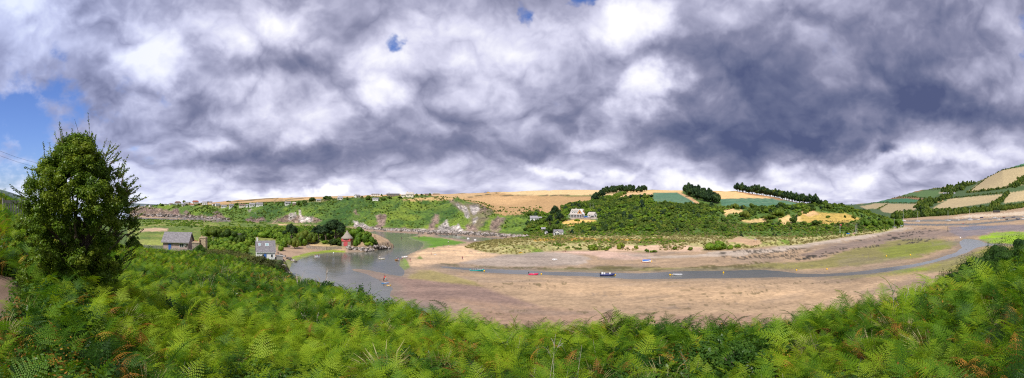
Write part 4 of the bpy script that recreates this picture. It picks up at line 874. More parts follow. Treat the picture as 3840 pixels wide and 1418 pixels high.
wx, wy, wz, wxi, wyi, wr = region_points(21000, 1955, 3388, 255, 560, wtest); k = len(wx); print('woods', k)
dark = .55*sstep(.46, .62, fbm(wx/40, wy/40, 113, 3)+.06*(wxi < 2400)-.06*(wxi > 2600))
pid = np.where(rng.random(k) < dark, 3+rng.integers(0, 3, k), rng.integers(0, 3, k))
vr = rng.random(k); pid = np.where(vr < .16*sstep(.4, .6, fbm(wx/30, wy/30, 115, 3))*2, 6, pid); pid = np.where(vr > .975, 7, pid)
edge = (wxi > 2560) & (wyi > 800); sc_ = rng.uniform(.5, 1.0, k)*np.where(rng.random(k) < .12, 1.6, 1)*np.where(edge, .72, 1.0)*np.where(wyi > 868, .6, 1)
sc_ = sc_*np.where((wxi > 2200) & (wxi < 2440) & (wyi < 735), 1.35, 1)
scatter('hillside_wood', np.stack([wx, wy, wz-.3], 1), np.stack([rng.normal(0, .1, k), rng.normal(0, .1, k), rng.uniform(0, 6.28, k)], 1), sc_, pid, rng.normal(0, .2, k), sc_protos, 'dense windswept wood and scrub on the hillside across the beach', 'wood')
bl_protos = [crown('scrub', 120+k, 1.7, 1.7, 1.5, 6, 240, .24, M_BLUFF, flat=1) for k in range(3)]+[crown('scrub', 125, 1.9, 1.9, 2.1, 7, 260, .26, M_SCRUB)]
def btest(xi, yi, r, x, y, z):
    rf = np.interp(xi, MID[0], MID[1][0]); rt = np.interp(xi, MID[0], MID[1][1]); rb = np.interp(xi, MID[0], MID[1][2])
    f = fbm(x/26, y/26, 121, 3)
    m = (r > rf+8) & (r < rt+(rb-rt)*.5) & (rng.random(len(r)) < sstep(.44, .60, f)+.10)
    for P_ in ([(1590, 868), (1590, 795), (1650, 795), (1700, 850), (1700, 868)], [(1400, 860), (1400, 802), (1452, 802), (1445, 860)], [(1640, 870), (1670, 820), (1760, 845), (1760, 872)], [(1700, 760), (1800, 765), (1800, 850), (1760, 850)], [(1110, 835), (1120, 785), (1176, 810), (1176, 835)],
               [(1330, 860), (1330, 830), (1385, 840), (1400, 860)], [(640, 820), (640, 780), (700, 790), (700, 820)], [(760, 832), (770, 806), (860, 806), (862, 832)], [(488, 812), (488, 779), (640, 790), (640, 816)]): m &= ~inpoly(xi, yi, P_)
    return m
bx_, by_, bz_, bxi, byi, br_ = region_points(34000, 560, 2035, 340, 950, btest); k = len(bx_); print('bluff', k)
scatter('bluff_scrub', np.stack([bx_, by_, bz_-.4], 1), np.stack([rng.normal(0, .1, k), rng.normal(0, .1, k), rng.uniform(0, 6.28, k)], 1), rng.uniform(.45, .9, k)*np.clip(br_/520, .8, 1.6), rng.choice([0, 1, 2, 3], k), rng.normal(0, .2, k), bl_protos, 'green scrub on the steep bluff beyond the river', 'scrub')
def ptest(xi, yi, r, x, y, z):
    f = fbm(x/24, y/24, 131, 3); dense = (xi > 770) & (yi > 858) & (yi < 925)
    m = (sdist(x, y, PLAIN, 30) > 5) & (z > 1.4) & (r > 118) & ((rng.random(len(r)) < sstep(.5, .62, f)*.7+.05) | (dense & (rng.random(len(r)) < .85)))
    for P_ in ([(520, 850), (650, 850), (650, 925), (520, 925)], [(610, 862), (755, 862), (755, 945), (610, 945)], [(1036, 834), (1216, 834), (1216, 848), (1036, 848)], [(945, 880), (1035, 880), (1035, 990), (945, 990)], [(1150, 905), (1330, 905), (1330, 945), (1150, 945)]): m &= ~inpoly(xi, yi, P_)
    return m
qx, qy, qz, qxi, qyi, qr = region_points(9000, 300, 1340, 118, 560, ptest); k = len(qx); print('plain', k)
pl_protos = [crown('shrub', 40+j, 1.5, 1.5, 1.5, 6, 300, .17, M_BRIGHT if j < 3 else M_SCRUB) for j in range(4)]
dn = (qxi > 770) & (qyi > 858)
scatter('marsh_scrub', np.stack([qx, qy, qz-.25], 1), np.stack([rng.normal(0, .1, k), rng.normal(0, .1, k), rng.uniform(0, 6.28, k)], 1), np.where(dn, rng.uniform(.9, 2.0, k), rng.uniform(.3, .8, k)*np.clip(qr/300, .5, 1.3)), np.where(dn, rng.integers(0, 4, k), rng.integers(0, 3, k)), rng.normal(.1, .25, k), pl_protos, 'bright green bushes over the low marsh behind the cottages', 'scrub')
# marram grass on the dunes
def tuft(seed, n=60, h=.8, r=.5):
    rg = np.random.default_rng(seed); a = rg.random(n)*2*PI; q = rg.random(n)*r; b0 = np.stack([np.cos(a)*q, np.sin(a)*q, np.zeros(n)], 1)
    d = np.stack([np.cos(a)*.35+rg.normal(0, .2, n), np.sin(a)*.35+rg.normal(0, .2, n), np.ones(n)], 1); L = h*(.6+.6*rg.random(n))[:, None]; s = np.stack([-np.sin(a), np.cos(a), np.zeros(n)], 1)*.035
    t = b0+d*L; return quads_mesh('tuft', np.stack([b0-s, b0+s, t+s*.3, t-s*.3], 1), M_MARRAM)
def dtest(xi, yi, r, x, y, z):
    f = fbm(x/12, y/12, 141, 3); return (sdist(x, y, DUNE, 20) > .5) & (rng.random(len(r)) < .35+.65*sstep(.4, .55, f)) & ~inpoly(xi, yi, [(2745, 897), (2790, 880), (2850, 900), (2860, 915), (2820, 925), (2720, 906)]) & ((yi < 918) | (xi < 2240) | (xi > 2640) | (f > .5))
dx_, dy_, dz_, dxi, dyi, dr_ = region_points(30000, 1730, 3390, 180, 420, dtest); k = len(dx_); print('dune', k)
dpro = [tuft(51), tuft(52, 50, .7), tuft(53, 70, .95), crown('shrub', 55, 1.2, 1.2, .9, 5, 200, .16, M_SCRUB), crown('shrub', 56, 1.4, 1.4, 1.1, 6, 220, .17, M_BRIGHT)]
gp = sstep(.50, .62, fbm(dx_/22, dy_/14, 143, 3)+.16*((dxi > 2060) & (dxi < 2500) & (dyi > 896))-.22*((dxi < 2060) & (dyi > 905))+.1*(dyi < 890)-.1*((dxi > 2450) & (dyi > 905)))
pid = np.where(rng.random(k) < gp*.34, 3+rng.integers(0, 2, k), rng.integers(0, 3, k))
scatter('dune_grass', np.stack([dx_, dy_, dz_-.1], 1), np.stack([rng.normal(0, .12, k), rng.normal(0, .12, k), rng.uniform(0, 6.28, k)], 1), rng.uniform(.7, 1.2, k)*np.where(pid > 2, .85, 1), pid, rng.normal(0, .2, k), dpro, 'straw coloured marram grass and low green plants on the dunes', 'dune grass')
# hedges and woods of the far right hills
fprot = [crown('far_tree', 60+j, 5, 5, 9, 8, 260, .9, M_WOOD) for j in range(3)]
def along(pts, step, jit, z=0):
    o_ = []
    for (x1, y1), (x2, y2) in zip(pts[:-1], pts[1:]):
        L = math.hypot(x2-x1, (y2-y1)*2); m_ = max(1, int(L/step))
        for i in range(m_): t = (i+rng.random())/m_; o_.append((x1+(x2-x1)*t+rng.normal(0, jit), y1+(y2-y1)*t+rng.normal(0, jit*.4)))
    return o_
hp = []
for pts, step, jit, s_ in (([(3350, 822), (3460, 812), (3560, 806), (3640, 797), (3740, 789), (3840, 776), (3900, 772)], 2.2, 1.5, 1.25), ([(3350, 818), (3460, 810), (3560, 801), (3640, 793), (3740, 784), (3840, 772), (3900, 768)], 3, 1.5, 1.2),
        ([(3720, 775), (3745, 760), (3765, 742), (3780, 725)], 2, 3, 1.3), ([(3625, 723), (3700, 716), (3760, 708), (3840, 690), (3900, 680)], 3, 2, .9), ([(3800, 702), (3830, 680), (3860, 660)], 1.5, 8, 1.5),
        ([(3455, 795), (3475, 780), (3490, 765), (3520, 752), (3545, 745), (3560, 735)], 2, 6, 1.4), ([(3545, 745), (3570, 720), (3600, 708), (3640, 690), (3665, 672)], 1.6, 8, 1.4), ([(3440, 780), (3470, 760), (3500, 752)], 1.8, 6, 1.5), ([(3540, 722), (3560, 700), (3600, 690)], 1.8, 6, 1.3),
        ([(3190, 768), (3240, 756), (3309, 746), (3362, 731), (3389, 720), (3442, 707), (3486, 700), (3548, 693), (3618, 681)], 2.4, 1, .6), ([(3618, 681), (3654, 675), (3707, 654), (3760, 627), (3795, 617)], 1.6, 2, 1.0), ([(3560, 745), (3650, 735), (3760, 724)], 4, 1, .6), ([(3270, 762), (3330, 760), (3440, 763)], 4, .8, .5), ([(3300, 745), (3400, 741), (3470, 743)], 4, .8, .5),
        ([(3275, 752), (3360, 735), (3440, 738)], 4, .8, .5), ([(3440, 708), (3560, 706)], 4, .8, .6), ([(3290, 786), (3330, 765)], 3, .8, .5), ([(3350, 822), (3380, 815), (3420, 808), (3450, 800)], 2.5, 3, .9), ([(3380, 712), (3500, 710), (3560, 712)], 5, .8, .5), ([(3640, 715), (3700, 668), (3760, 638), (3840, 622)], 4, .8, .6)):
    for (x, y) in along(pts, step, jit): hp.append((x, y, s_*rng.uniform(.6, 1.2)))
P3 = []; S3 = []
for x, y, s_ in hp:
    p = hit(x, y, 640, 2600)
    if p.z > .8: P3.append(tuple(p)); S3.append(s_)
k = len(P3); print('far', k); P3 = np.array(P3); P3[:, 2] -= 1
scatter('distant_woods', P3, np.stack([np.zeros(k), np.zeros(k), rng.uniform(0, 6.28, k)], 1), np.array(S3)*.95, rng.integers(0, 3, k), rng.normal(0, .15, k), fprot, 'hedges and woods across the far hills upriver', 'wood')
# ---------------------------------------------------------------- paints and building materials
def flat(name, c, rough=.7, var=.10, scale=2.0, **k): return mat(name, c, rough, var, scale, **k)
W_WHITE = flat('white_render', (.70, .69, .66), .8, .08, 1.5); W_CREAM = flat('cream_render', (.68, .62, .50), .8, .1, 1.5); W_PINK = flat('pink_render', (.46, .34, .31), .85, .14, 1.2)
W_BROWN = flat('brown_timber_wall', (.24, .17, .12), .8, .2, 3); R_SLATE = flat('slate_roof', (.22, .205, .215), .8, .35, 2.2, bump=.6); R_GREY = flat('pale_slate_roof', (.30, .285, .30), .8, .25, 1.8, bump=.3)
R_BROWN = flat('brown_tile_roof', (.20, .12, .09), .85, .25, 2); R_RED = flat('red_tile_roof', (.32, .10, .06), .85, .2, 2); R_STRAW = mat('thatch', (.33, .29, .24), .95, .35, 5, 1.0, 14)
R_TAN = flat('weathered_roof', (.48, .43, .38), .85, .2, 1.2); STONE = mat('rubble_stone', (.30, .25, .20), .95, .45, 2.2, 1.0, 7); STONEL = mat('lichened_stone', (.42, .33, .22), .95, .5, 2.6, 1.0, 8)
GLASS = flat('window_glass', (.03, .04, .05), .08, .1, 1, spec=.8); SKYG = flat('skylight_glass', (.30, .46, .48), .1, .1, 1, spec=.8); FRAME = flat('white_frame', (.80, .80, .80), .5, .03); BLUE = flat('blue_paint', (.06, .16, .48), .5, .1)
REDP = flat('red_paint', (.58, .10, .115), .6, .12); ORANGE = mat('orange_timber', (.55, .28, .10), .8, .25, 3); GREYW = flat('grey_timber', (.34, .32, .29), .9, .25, 4); DARKT = flat('dark_timber', (.07, .065, .06), .85, .2, 3)
TERRA = flat('terracotta', (.48, .16, .09), .8, .15); BUFF = flat('buff_clay', (.55, .38, .18), .8, .15); GREENW = flat('green_timber', (.10, .20, .14), .8, .2, 3); METAL = flat('dull_metal', (.42, .43, .45), .35, .08, metal=.7)
BLACK = flat('black_rubber', (.02, .02, .022), .6, .1); NAVY = flat('navy_paint', (.025, .035, .14), .4, .1); TEAL = flat('teal_paint', (.03, .42, .42), .45, .1); PINKR = flat('crimson_inflatable', (.60, .02, .09), .45, .08); YEL = flat('yellow_plastic', (.85, .50, .01), .4, .06)
WHITEP = flat('white_gloss', (.80, .80, .80), .3, .04); GREYP = flat('grey_gloss', (.45, .46, .48), .4, .06); COVB = flat('blue_cover', (.02, .17, .62), .6, .12); BROWNP = flat('varnished_wood', (.30, .14, .05), .5, .2, 3); MAROON = flat('maroon_paint', (.22, .03, .04), .5, .1)
CREAMP = flat('cream_paint', (.66, .60, .45), .5, .06); DCOVER = flat('dark_cover', (.05, .055, .06), .8, .25, 3); LBLUE = flat('light_blue_board', (.05, .32, .72), .4, .06)
def house(name, label, cat, loc, rz, w, d, h, rise, wall=W_WHITE, roof=R_SLATE, wins=(), doors=(), chims=(), over=.35, hip=0.0, group=None, roofw=(), dormers=()):
    """gabled house, ridge along its local x, front towards local -y"""
    t = thing(name, label, cat, loc, rz, group)
    mb = MB(); mb.prism([(-d/2, -2.5), (d/2, -2.5), (d/2, h), (0, h+rise*(0 if hip else .97)), (-d/2, h)], -w/2, w/2)
    mb.v = [(y, x, z) for x, y, z in mb.v]; mb.f = [tuple(reversed(f)) for f in mb.f]; mb.build('wall', wall, t)
    rb = MB(); th = .16; sl = rise/(d/2); ov = over; x0, x1 = -w/2-ov, w/2+ov; rx = hip*w/2
    for s in (-1, 1):
        y0 = s*(d/2+ov); z0 = h-ov*sl
        a = [(x0, y0, z0+.02), (x1, y0, z0+.02), (x1-rx, 0, h+rise+.02), (x0+rx, 0, h+rise+.02)]; b_ = [(x, y, z+th) for x, y, z in a]
        fs = [(0, 1, 2, 3), (7, 6, 5, 4), (0, 4, 5, 1), (1, 5, 6, 2), (2, 6, 7, 3), (3, 7, 4, 0)]
        rb.add(a+b_, fs if s < 0 else [tuple(reversed(f)) for f in fs])
    if hip:
        for s in (-1, 1):
            xe = s*(w/2+ov); a = [(xe, -(d/2+ov), h-ov*sl+.02), (xe, d/2+ov, h-ov*sl+.02), (s*(w/2+ov-rx), 0, h+rise+.02)]; b_ = [(x, y, z+th) for x, y, z in a]
            rb.add(a+b_, [(0, 1, 2), (5, 4, 3), (0, 3, 4, 1), (1, 4, 5, 2), (2, 5, 3, 0)])
    ro = rb.build('roof', roof, t)
    if w > 5 and w < 12: q = MB(); zg = h-ov*sl-.02; q.tube([(x0, -(d/2+ov)-.05, zg), (x1, -(d/2+ov)-.05, zg)], .07, 6); q.tube([(w/2-.15, -(d/2+ov)-.05, zg), (w/2-.15, -d/2-.06, zg-.35), (w/2-.15, -d/2-.06, 0)], .05, 5); q.build('gutter', GREYW if wall is W_PINK else FRAME, ro)
    for cx, cw, ch in chims:
        c = MB(); c.box((cx, 0, h+rise+ch/2-.5), (cw, cw*.8, ch+1.0)); c.box((cx, 0, h+rise+ch+.03), (cw*1.25, cw, .12)); co_ = c.build('chimney', wall, ro)
        c = MB(); c.tube([(cx, 0, h+rise+ch+.09), (cx, 0, h+rise+ch+.45)], [.13, .11], 8); c.build('chimney_pot', TERRA, co_)
    for rx_, rt, rw, rh in roofw:                       # skylights: along, fraction up the front slope
        y = -(d/2)*(1-rt); z = h+rise*rt+th; n_ = Vector((0, -sl, 1)).normalized(); u = Vector((0, 1, sl)).normalized()
        for nm, k, m_, off in (('skylight', 1.0, FRAME, .04), ('pane', .84, SKYG, .055)):
            p = Vector((rx_, y, z)); q = MB(); hw, hh = rw/2*k, rh/2*k; cc = [p+Vector((a, 0, 0))*hw+u*b_*hh+n_*off for a, b_ in ((-1, -1), (1, -1), (1, 1), (-1, 1))]
            q.add(cc+[v-n_*(.1) for v in cc], [(0, 1, 2, 3), (0, 4, 5, 1), (1, 5, 6, 2), (2, 6, 7, 3), (3, 7, 4, 0)]); o_ = q.build(nm, m_, ro if nm == 'skylight' else last); last = o_
    def onface(f, u, z, ww, hh, dep, k=1.0):
        if f in 'fb':
            s = -1 if f == 'f' else 1; return ((u, s*(d/2+dep/2-.01), z), (ww*k, dep, hh*k))
        s = 1 if f == 'r' else -1; return ((s*(w/2+dep/2-.01), u, z), (dep, ww*k, hh*k))
    for (f, u, z, ww, hh) in wins:
        q = MB(); c, e = onface(f, u, z, ww, hh, .07); q.box(c, e); fr_ = q.build('window', FRAME, t)
        q = MB()
        if ww > .8:
            for sg in (-1, 1): c, e = onface(f, u+sg*ww*.235, z, ww*.41, hh*.84, .09); q.box(c, e)
        else: c, e = onface(f, u, z, ww*.78, hh*.84, .09); q.box(c, e)
        q.build('pane', GLASS, fr_)
    for (f, u, ww, hh, m_) in doors:
        q = MB(); c, e = onface(f, u, hh/2, ww, hh, .08); q.box(c, e); dr = q.build('door', m_, t)
        q = MB(); c, e = onface(f, u+ww*.36, hh*.5, .07, .07, .14); q.box(c, e); q.build('handle', METAL, dr)
    for dx in dormers:
        q = MB(); q.prism([(-.9, h+.2), (.9, h+.2), (.9, h+rise*.45), (0, h+rise*.72), (-.9, h+rise*.45)], -d*.40, -d*.05); q.v = [(x+dx, y, z) for x, y, z in q.v]; dm = q.build('dormer', wall, ro)
        q = MB(); q.box((dx, -d*.40-.02, h+rise*.33), (1.1, .06, .8)); q.build('pane', GLASS, dm)
        q = MB(); q.prism([(-1.05, h+rise*.43), (0, h+rise*.74), (1.05, h+rise*.43), (1.05, h+rise*.50), (0, h+rise*.81), (-1.05, h+rise*.50)], -d*.43, 0); q.v = [(x+dx, y, z) for x, y, z in q.v]; q.build('dormer_roof', roof, dm)
    return t
def rzp(p, ang=0): return -math.atan2(p[0], p[1])+R(ang)
def mpx(r): return R(K)*r
# ---------------------------------------------------------------- the pink cottage
p = pol(668, 122, 11.3); A1 = -20
cot = house('cottage', 'pink walled cottage with blue door and dish above the bracken', 'cottage', p, rzp(p, A1), 7.6, 4.6, 2.9, 2.3, W_PINK, R_SLATE,
            wins=[('f', 1.9, 1.75, 1.25, 1.1)], doors=[('f', -1.7, .85, 2.1, BLUE)], over=.45)
q = MB(); q.lathe((0, 0, 0), [(.05, -.02), (.25, .02), (.4, .10)], 12); q.v = [(x+3.0, -2.45-z, y+1.9) for x, y, z in q.v]; dish = q.build('satellite_dish', METAL, cot); q = MB(); q.tube([(3.0, -2.25, 1.8), (3.0, -2.6, 1.7), (3.0, -2.85, 1.9)], .025, 5); q.build('dish_arm', METAL, dish)
q = MB(); q.ball((-.1, -2.42, 2.35), .14); q.build('wall_lamp', FRAME, cot)
def stone_tower(label, px, r, w, d, h, pots, m_=STONE, z=None):
    p = pol(px, r, z); t = thing('stone_chimney', label, 'chimney', p, rzp(p, A1))
    q = MB(); q.box((0, 0, h/2-1), (w, d, h+2), taper=.94); q.build('stack', m_, t); q = MB(); q.box((0, 0, h+.10), (w*1.06, d*1.06, .2)); q.box((0, 0, h+.30), (w*.92, d*.92, .25), taper=.9); q.build('capping', STONEL, t)
    for (x, hh, rr, mm) in pots: q = MB(); q.lathe((x, 0, h+.42), [(rr, 0), (rr*.85, hh*.2), (rr*.8, hh*.85), (rr, hh)], 10); q.build('chimney_pot', mm, t)
    return t
stone_tower('lower stone stack with one tall buff and two low red pots', 737, 118.5, 2.2, 1.6, 2.6, [(-.55, .25, .24, TERRA), (.0, .25, .24, TERRA), (.78, .75, .22, BUFF)], z=11.2)
stone_tower('taller broken stone stack right of the pink cottage', 763, 119, 1.9, 1.7, 4.1, [(-.45, .5, .15, BUFF)], STONEL, z=11.0)
def upole(label, px, r, h, arms=1, z=None, rad=.11):
    p = pol(px, r, z); t = thing('utility_pole', label, 'pole', p, rzp(p, 10)); q = MB(); q.tube([(0, 0, -.6), (0, 0, h)], [rad*1.2, rad*.8], 7); q.build('post', GREYW, t)
    if arms: q = MB(); q.box((0, 0, h-.35), (1.5, .1, .12)); q.build('crossarm', GREYW, t)
    return t
p = hit(799, 921, 100); upole('wooden utility pole with crossarm between the two cottages', 799, math.hypot(p.x, p.y), 4.6, z=p.z)
p = hit(888, 894, 110); house('shed', 'low dark roofed shed among bushes behind the cottages', 'shed', p, rzp(p, 12), 4.4, 3, 2.3, .5, W_BROWN, DARKT)
# ---------------------------------------------------------------- the white slate-roofed cottage by the shore
p = pol(995, 141, 6.3)
hw = house('cottage', 'white walled cottage with slate roof and skylights by the shore', 'cottage', p, rzp(p, 4), 6.2, 4.6, 2.8, 3.2, flat('bright_white_render', (.82, .82, .80)), R_SLATE, wins=[('f', 2.0, 1.3, .7, 1.0), ('f', -.9, 1.4, .7, .9)], doors=[('f', -.2, .8, 2.0, BLUE)],
           chims=[(-2.7, .55, 1.1)], roofw=[(-2.0, .62, .75, .95), (.5, .60, 1.15, 1.05)], over=.25)
q = MB(); q.box((4.6, -1.6, .3), (2.0, 3.0, 1.6)); q.box((4.6, -1.6, 1.16), (2.3, 3.2, .12)); q.build('side_terrace', GREYW, hw)
# shore wall and slip by the white cottage
def wall_run(name, label, pts, thick, mat_, cat='wall', cap=True):
    c = sum((Vector(a[:3]) for a in pts), Vector())/len(pts); t = thing(name, label, cat, c); q = MB(); k = MB()
    for a, b_ in zip(pts[:-1], pts[1:]):
        A = Vector(a[:3])-c; B = Vector(b_[:3])-c; n_ = Vector((B.y-A.y, A.x-B.x, 0)).normalized()*thick/2; ha, hb = a[3], b_[3]
        for (m_, lo, up, ex) in ((q, -2.0, 0, 1.0), (k, 0, .14, 1.25)):
            vs = [A-n_*ex+Vector((0, 0, lo if lo < 0 else ha)), B-n_*ex+Vector((0, 0, lo if lo < 0 else hb)), B+n_*ex+Vector((0, 0, lo if lo < 0 else hb)), A+n_*ex+Vector((0, 0, lo if lo < 0 else ha))]
            vt = [A-n_*ex+Vector((0, 0, ha+up)), B-n_*ex+Vector((0, 0, hb+up)), B+n_*ex+Vector((0, 0, hb+up)), A+n_*ex+Vector((0, 0, ha+up))]
            m_.add(vs+vt, [(3, 2, 1, 0), (4, 5, 6, 7), (0, 1, 5, 4), (1, 2, 6, 5), (2, 3, 7, 6), (3, 0, 4, 7)])
    q.build('stonework', mat_, t); k.build('coping', STONEL if mat_ is STONE else mat_, t); return t
def wp(px, py, z, h): x, y = plan(px, py, z); return (x, y, z, h)
wall_run('stone_wall', 'rubble quay wall running to the red boathouse', [wp(1150, 931, .4, 1.6), (wp(1180, 937, .2, 1.9)), wp(1225, 941, 0, 2.2), wp(1278, 941, 0, 2.3)], .7, STONE)
wall_run('garden_wall', 'grey concrete slip wall beside the white cottage', [wp(1050, 1003, 2.0, .4), wp(1052, 1030, 1.6, .4), wp(1062, 1043, 1.0, .5), wp(1122, 1043, .6, .5)], .35, GREYW)
# ---------------------------------------------------------------- thatched red boathouse
p = pol(1302, 229, 1.6); bh = thing('boathouse', 'red and stone boathouse with conical thatched roof on the headland', 'boathouse', p, rzp(p, -14))
q = MB(); q.box((0, 0, .9), (5.0, 4.6, 4.0)); q.box((2.2, 1.0, 2.9), (.62, 2.4, 1.2)); q.build('stone_base', STONE, bh)
q = MB(); q.box((-.15, -.1, 3.55), (4.9, 4.7, 1.5)); up_ = q.build('upper_wall', REDP, bh)
for x in (-1.0, .35): q = MB(); q.box((x, -2.47, 3.75), (.8, .08, .7)); f_ = q.build('window', FRAME, up_); q = MB(); q.box((x, -2.50, 3.75), (.6, .08, .52)); q.build('pane', GLASS, f_)
q = MB(); q.box((-.15, -2.49, 2.83), (4.9, .08, .12)); q.box((-.15, -2.49, 4.2), (4.9, .08, .1)); q.build('trim_board', TERRA, up_)
q = MB(); q.box((-.35, -2.33, 1.35), (2.2, .1, 2.6)); dd = q.build('door', REDP, bh); q = MB(); [q.box((-.35+x, -2.39, 1.35), (.05, .04, 2.5)) for x in (-.7, 0, .7)]; q.build('door_brace', MAROON, dd)
q = MB(); pr = [(3.45, 4.15), (3.5, 4.45), (2.55, 5.3), (1.7, 6.3), (.95, 7.3), (.42, 8.1), (.34, 8.45), (.16, 8.6)]; q.lathe((-.05, 0, 0), pr, 16, .93)
q.v = [(x, y, z) for x, y, z in q.v]; q.build('thatched_roof', R_STRAW, bh, True)
# ---------------------------------------------------------------- manor on its terrace
p = pol(2166, 372, 12.5); mr = rzp(p, -24)
mn = house('manor_house', 'large manor with slate roof, orange gable and white veranda', 'house', p, mr, 11, 7, 3.4, 4.0, W_WHITE, R_TAN, wins=[('f', x, 1.6, 1.0, 1.5) for x in (-4.3, -2.6, -.9, .8, 2.5, 4.2)], chims=[(-1.5, .7, .9)], dormers=(-3.6, -1.4, .8), over=.4)
q = MB(); q.prism([(-3.5, 3.4), (3.5, 3.4), (0, 7.3)], -.3, 0); q.v = [(5.5+.02-y*.6, x, z) for x, y, z in q.v]; q.build('gable_boarding', ORANGE, mn)
q = MB(); q.prism([(-2.8, 3.3), (2.8, 3.3), (0, 7.1)], -3.75, -3.3); q.v = [(x+3.6, y, z) for x, y, z in q.v]; g_ = q.build('front_gable', ORANGE, mn); q = MB(); q.box((3.6, -3.8, 4.6), (.9, .1, 1.2)); q.build('pane', GLASS, g_)
q = MB()
for s in (-1, 1): q.prism([(s*3.2, 2.85), (0, 7.35), (0, 7.65), (s*3.5, 2.95)] if s > 0 else [(-3.5, 2.95), (0, 7.65), (0, 7.35), (-3.2, 2.85)], -4.0, 0)
q.v = [(x+3.6, y, z) for x, y, z in q.v]; q.build('gable_roof', FRAME, mn)
q = MB(); a = [(-6, -3.5, 3.55), (6.2, -3.5, 3.55), (6.2, -6.0, 2.65), (-6, -6.0, 2.65)]; q.add(a+[(x, y, z+.12) for x, y, z in a], [(0, 1, 2, 3), (7, 6, 5, 4), (0, 4, 5, 1), (1, 5, 6, 2), (2, 6, 7, 3), (3, 7, 4, 0)]); q.build('veranda_roof', R_TAN, mn)
for i in range(9): q = MB(); q.box((-5.8+i*1.47, -5.8, 1.3), (.2, .2, 2.7)); q.build('veranda_post', FRAME, mn)
q = MB(); q.box((0, -4.8, -.7), (12.6, 2.9, 1.6)); q.build('veranda_floor', STONE, mn)
p = pol(2221, 374, 12.7); house('barn', 'white gabled outbuilding right of the manor', 'outbuilding', p, rzp(p, -32), 6.6, 5.2, 2.5, 2.0, W_WHITE, R_TAN, wins=[('f', -1.5, 1.3, .9, 1.0)], doors=[('r', 0, 1.0, 2.1, DARKT)])
def car(label, p, rz, body_m, L=4.2):
    t = thing('parked_car', label, 'car', p, rz); q = MB()
    q.prism([(-L/2, .35), (L/2, .35), (L/2, .75), (L*.30, .90), (L*.12, 1.42), (-L*.30, 1.45), (-L*.46, .95), (-L/2, .85)], -.85, .85); bo = q.build('body', body_m, t)
    q = MB(); q.prism([(L*.25, .93), (L*.10, 1.36), (-L*.28, 1.38), (-L*.40, .98)], -.865, .865); q.build('window', GLASS, bo)
    for x in (-L*.31, L*.31):
        for y in (-.8, .8): q = MB(); q.tube([(x, y-.1, .33), (x, y+.1, .33)], .33, 12); w_ = q.build('wheel', BLACK, t); q = MB(); q.tube([(x, y-.12, .33), (x, y+.12, .33)], .18, 8); q.build('hub', METAL, w_)
    for y in (-.6, .6): q = MB(); q.box((L/2, y, .68), (.06, .3, .14)); q.build('headlight', FRAME, bo)
    return t
p = pol(2199, 364, 12.6); car('bright blue car parked at the manor steps', p, rzp(p, 5), COVB)
p = pol(2219, 363, 12.6); car('dark car parked before the white outbuilding', p, rzp(p, 175), DARKT)
pts = [hit(x, y, 300) for x, y in ((2128, 829), (2160, 824), (2185, 823), (2215, 824))]; wall_run('garden_wall', 'stone terrace wall below the manor veranda', [(v.x, v.y, v.z, .9) for v in pts], .5, STONE)
# ---------------------------------------------------------------- small buildings in the combe
p = pol(2093, 288, 3.2); c_ = house('cottage', 'white cottage with slate roof at the foot of the combe', 'cottage', p, rzp(p, 14), 6.2, 4.2, 2.2, 1.5, W_WHITE, R_SLATE, wins=[('f', 1.6, 1.2, .7, 1.0)], over=.3)
q = MB(); q.prism([(-1.9, 0), (1.9, 0), (1.9, 2.1), (0, 3.4), (-1.9, 2.1)], -3.6, -1.5); q.v = [(x-1.6, y, z) for x, y, z in q.v]; w_ = q.build('front_wing', W_WHITE, c_); q = MB(); [q.box((-1.6+x, -3.65, 1.1), (.75, .08, 1.2)) for x in (-1.1, 0, 1.1)]; q.build('veranda_glass', GLASS, w_)
q = MB()
for s in (-1, 1): q.prism([(0, 3.45), (0, 3.62), (s*2.25, 2.05), (s*2.25, 1.88)][::s], -3.95, -1.0)
q.v = [(x-1.6, y, z) for x, y, z in q.v]; q.build('front_roof', R_SLATE, w_)
for lab, x, y, w_, h_, wm_, rm_, an in (('tiny white hut left of the combe cottage', 2048, 881, 1.9, 1.8, W_WHITE, R_GREY, 60), ('small grey shed half hidden in combe bushes', 2038, 866, 2.6, 1.7, GREYW, R_GREY, -10), ('long green shed behind the big cypress', 2104, 822, 5.6, 2.2, GREENW, R_SLATE, 0)):
    p = hit(x, y, 200); house('shed', lab, 'shed', p, rzp(p, an), w_, w_*.6, h_, .8, wm_, rm_, doors=[('f', 0, .7, 1.5, DARKT)] if w_ < 4 else ())
p = hit(2001, 827, 300); house('cottage', 'white bungalow deep in dark trees left of the manor', 'cottage', p, rzp(p, 8), 6.5, 4.5, 2.6, 1.4, W_WHITE, R_GREY, wins=[('f', -1.5, 1.3, 1, .9), ('f', 1.5, 1.3, 1, .9)])
p = hit(2021, 826, 300); house('outbuilding', 'low pale outbuilding right of the hidden bungalow', 'outbuilding', p, rzp(p, 0), 4.6, 3.5, 2.2, .8, GREYP, R_GREY)
for x, lab in ((2213, 'left utility pole of two behind the manor'), (2224, 'right utility pole of two behind the manor')):
    p = hit(x, 790, 390); upole(lab, x, math.hypot(p.x, p.y), 7.5, 0, p.z, .14)
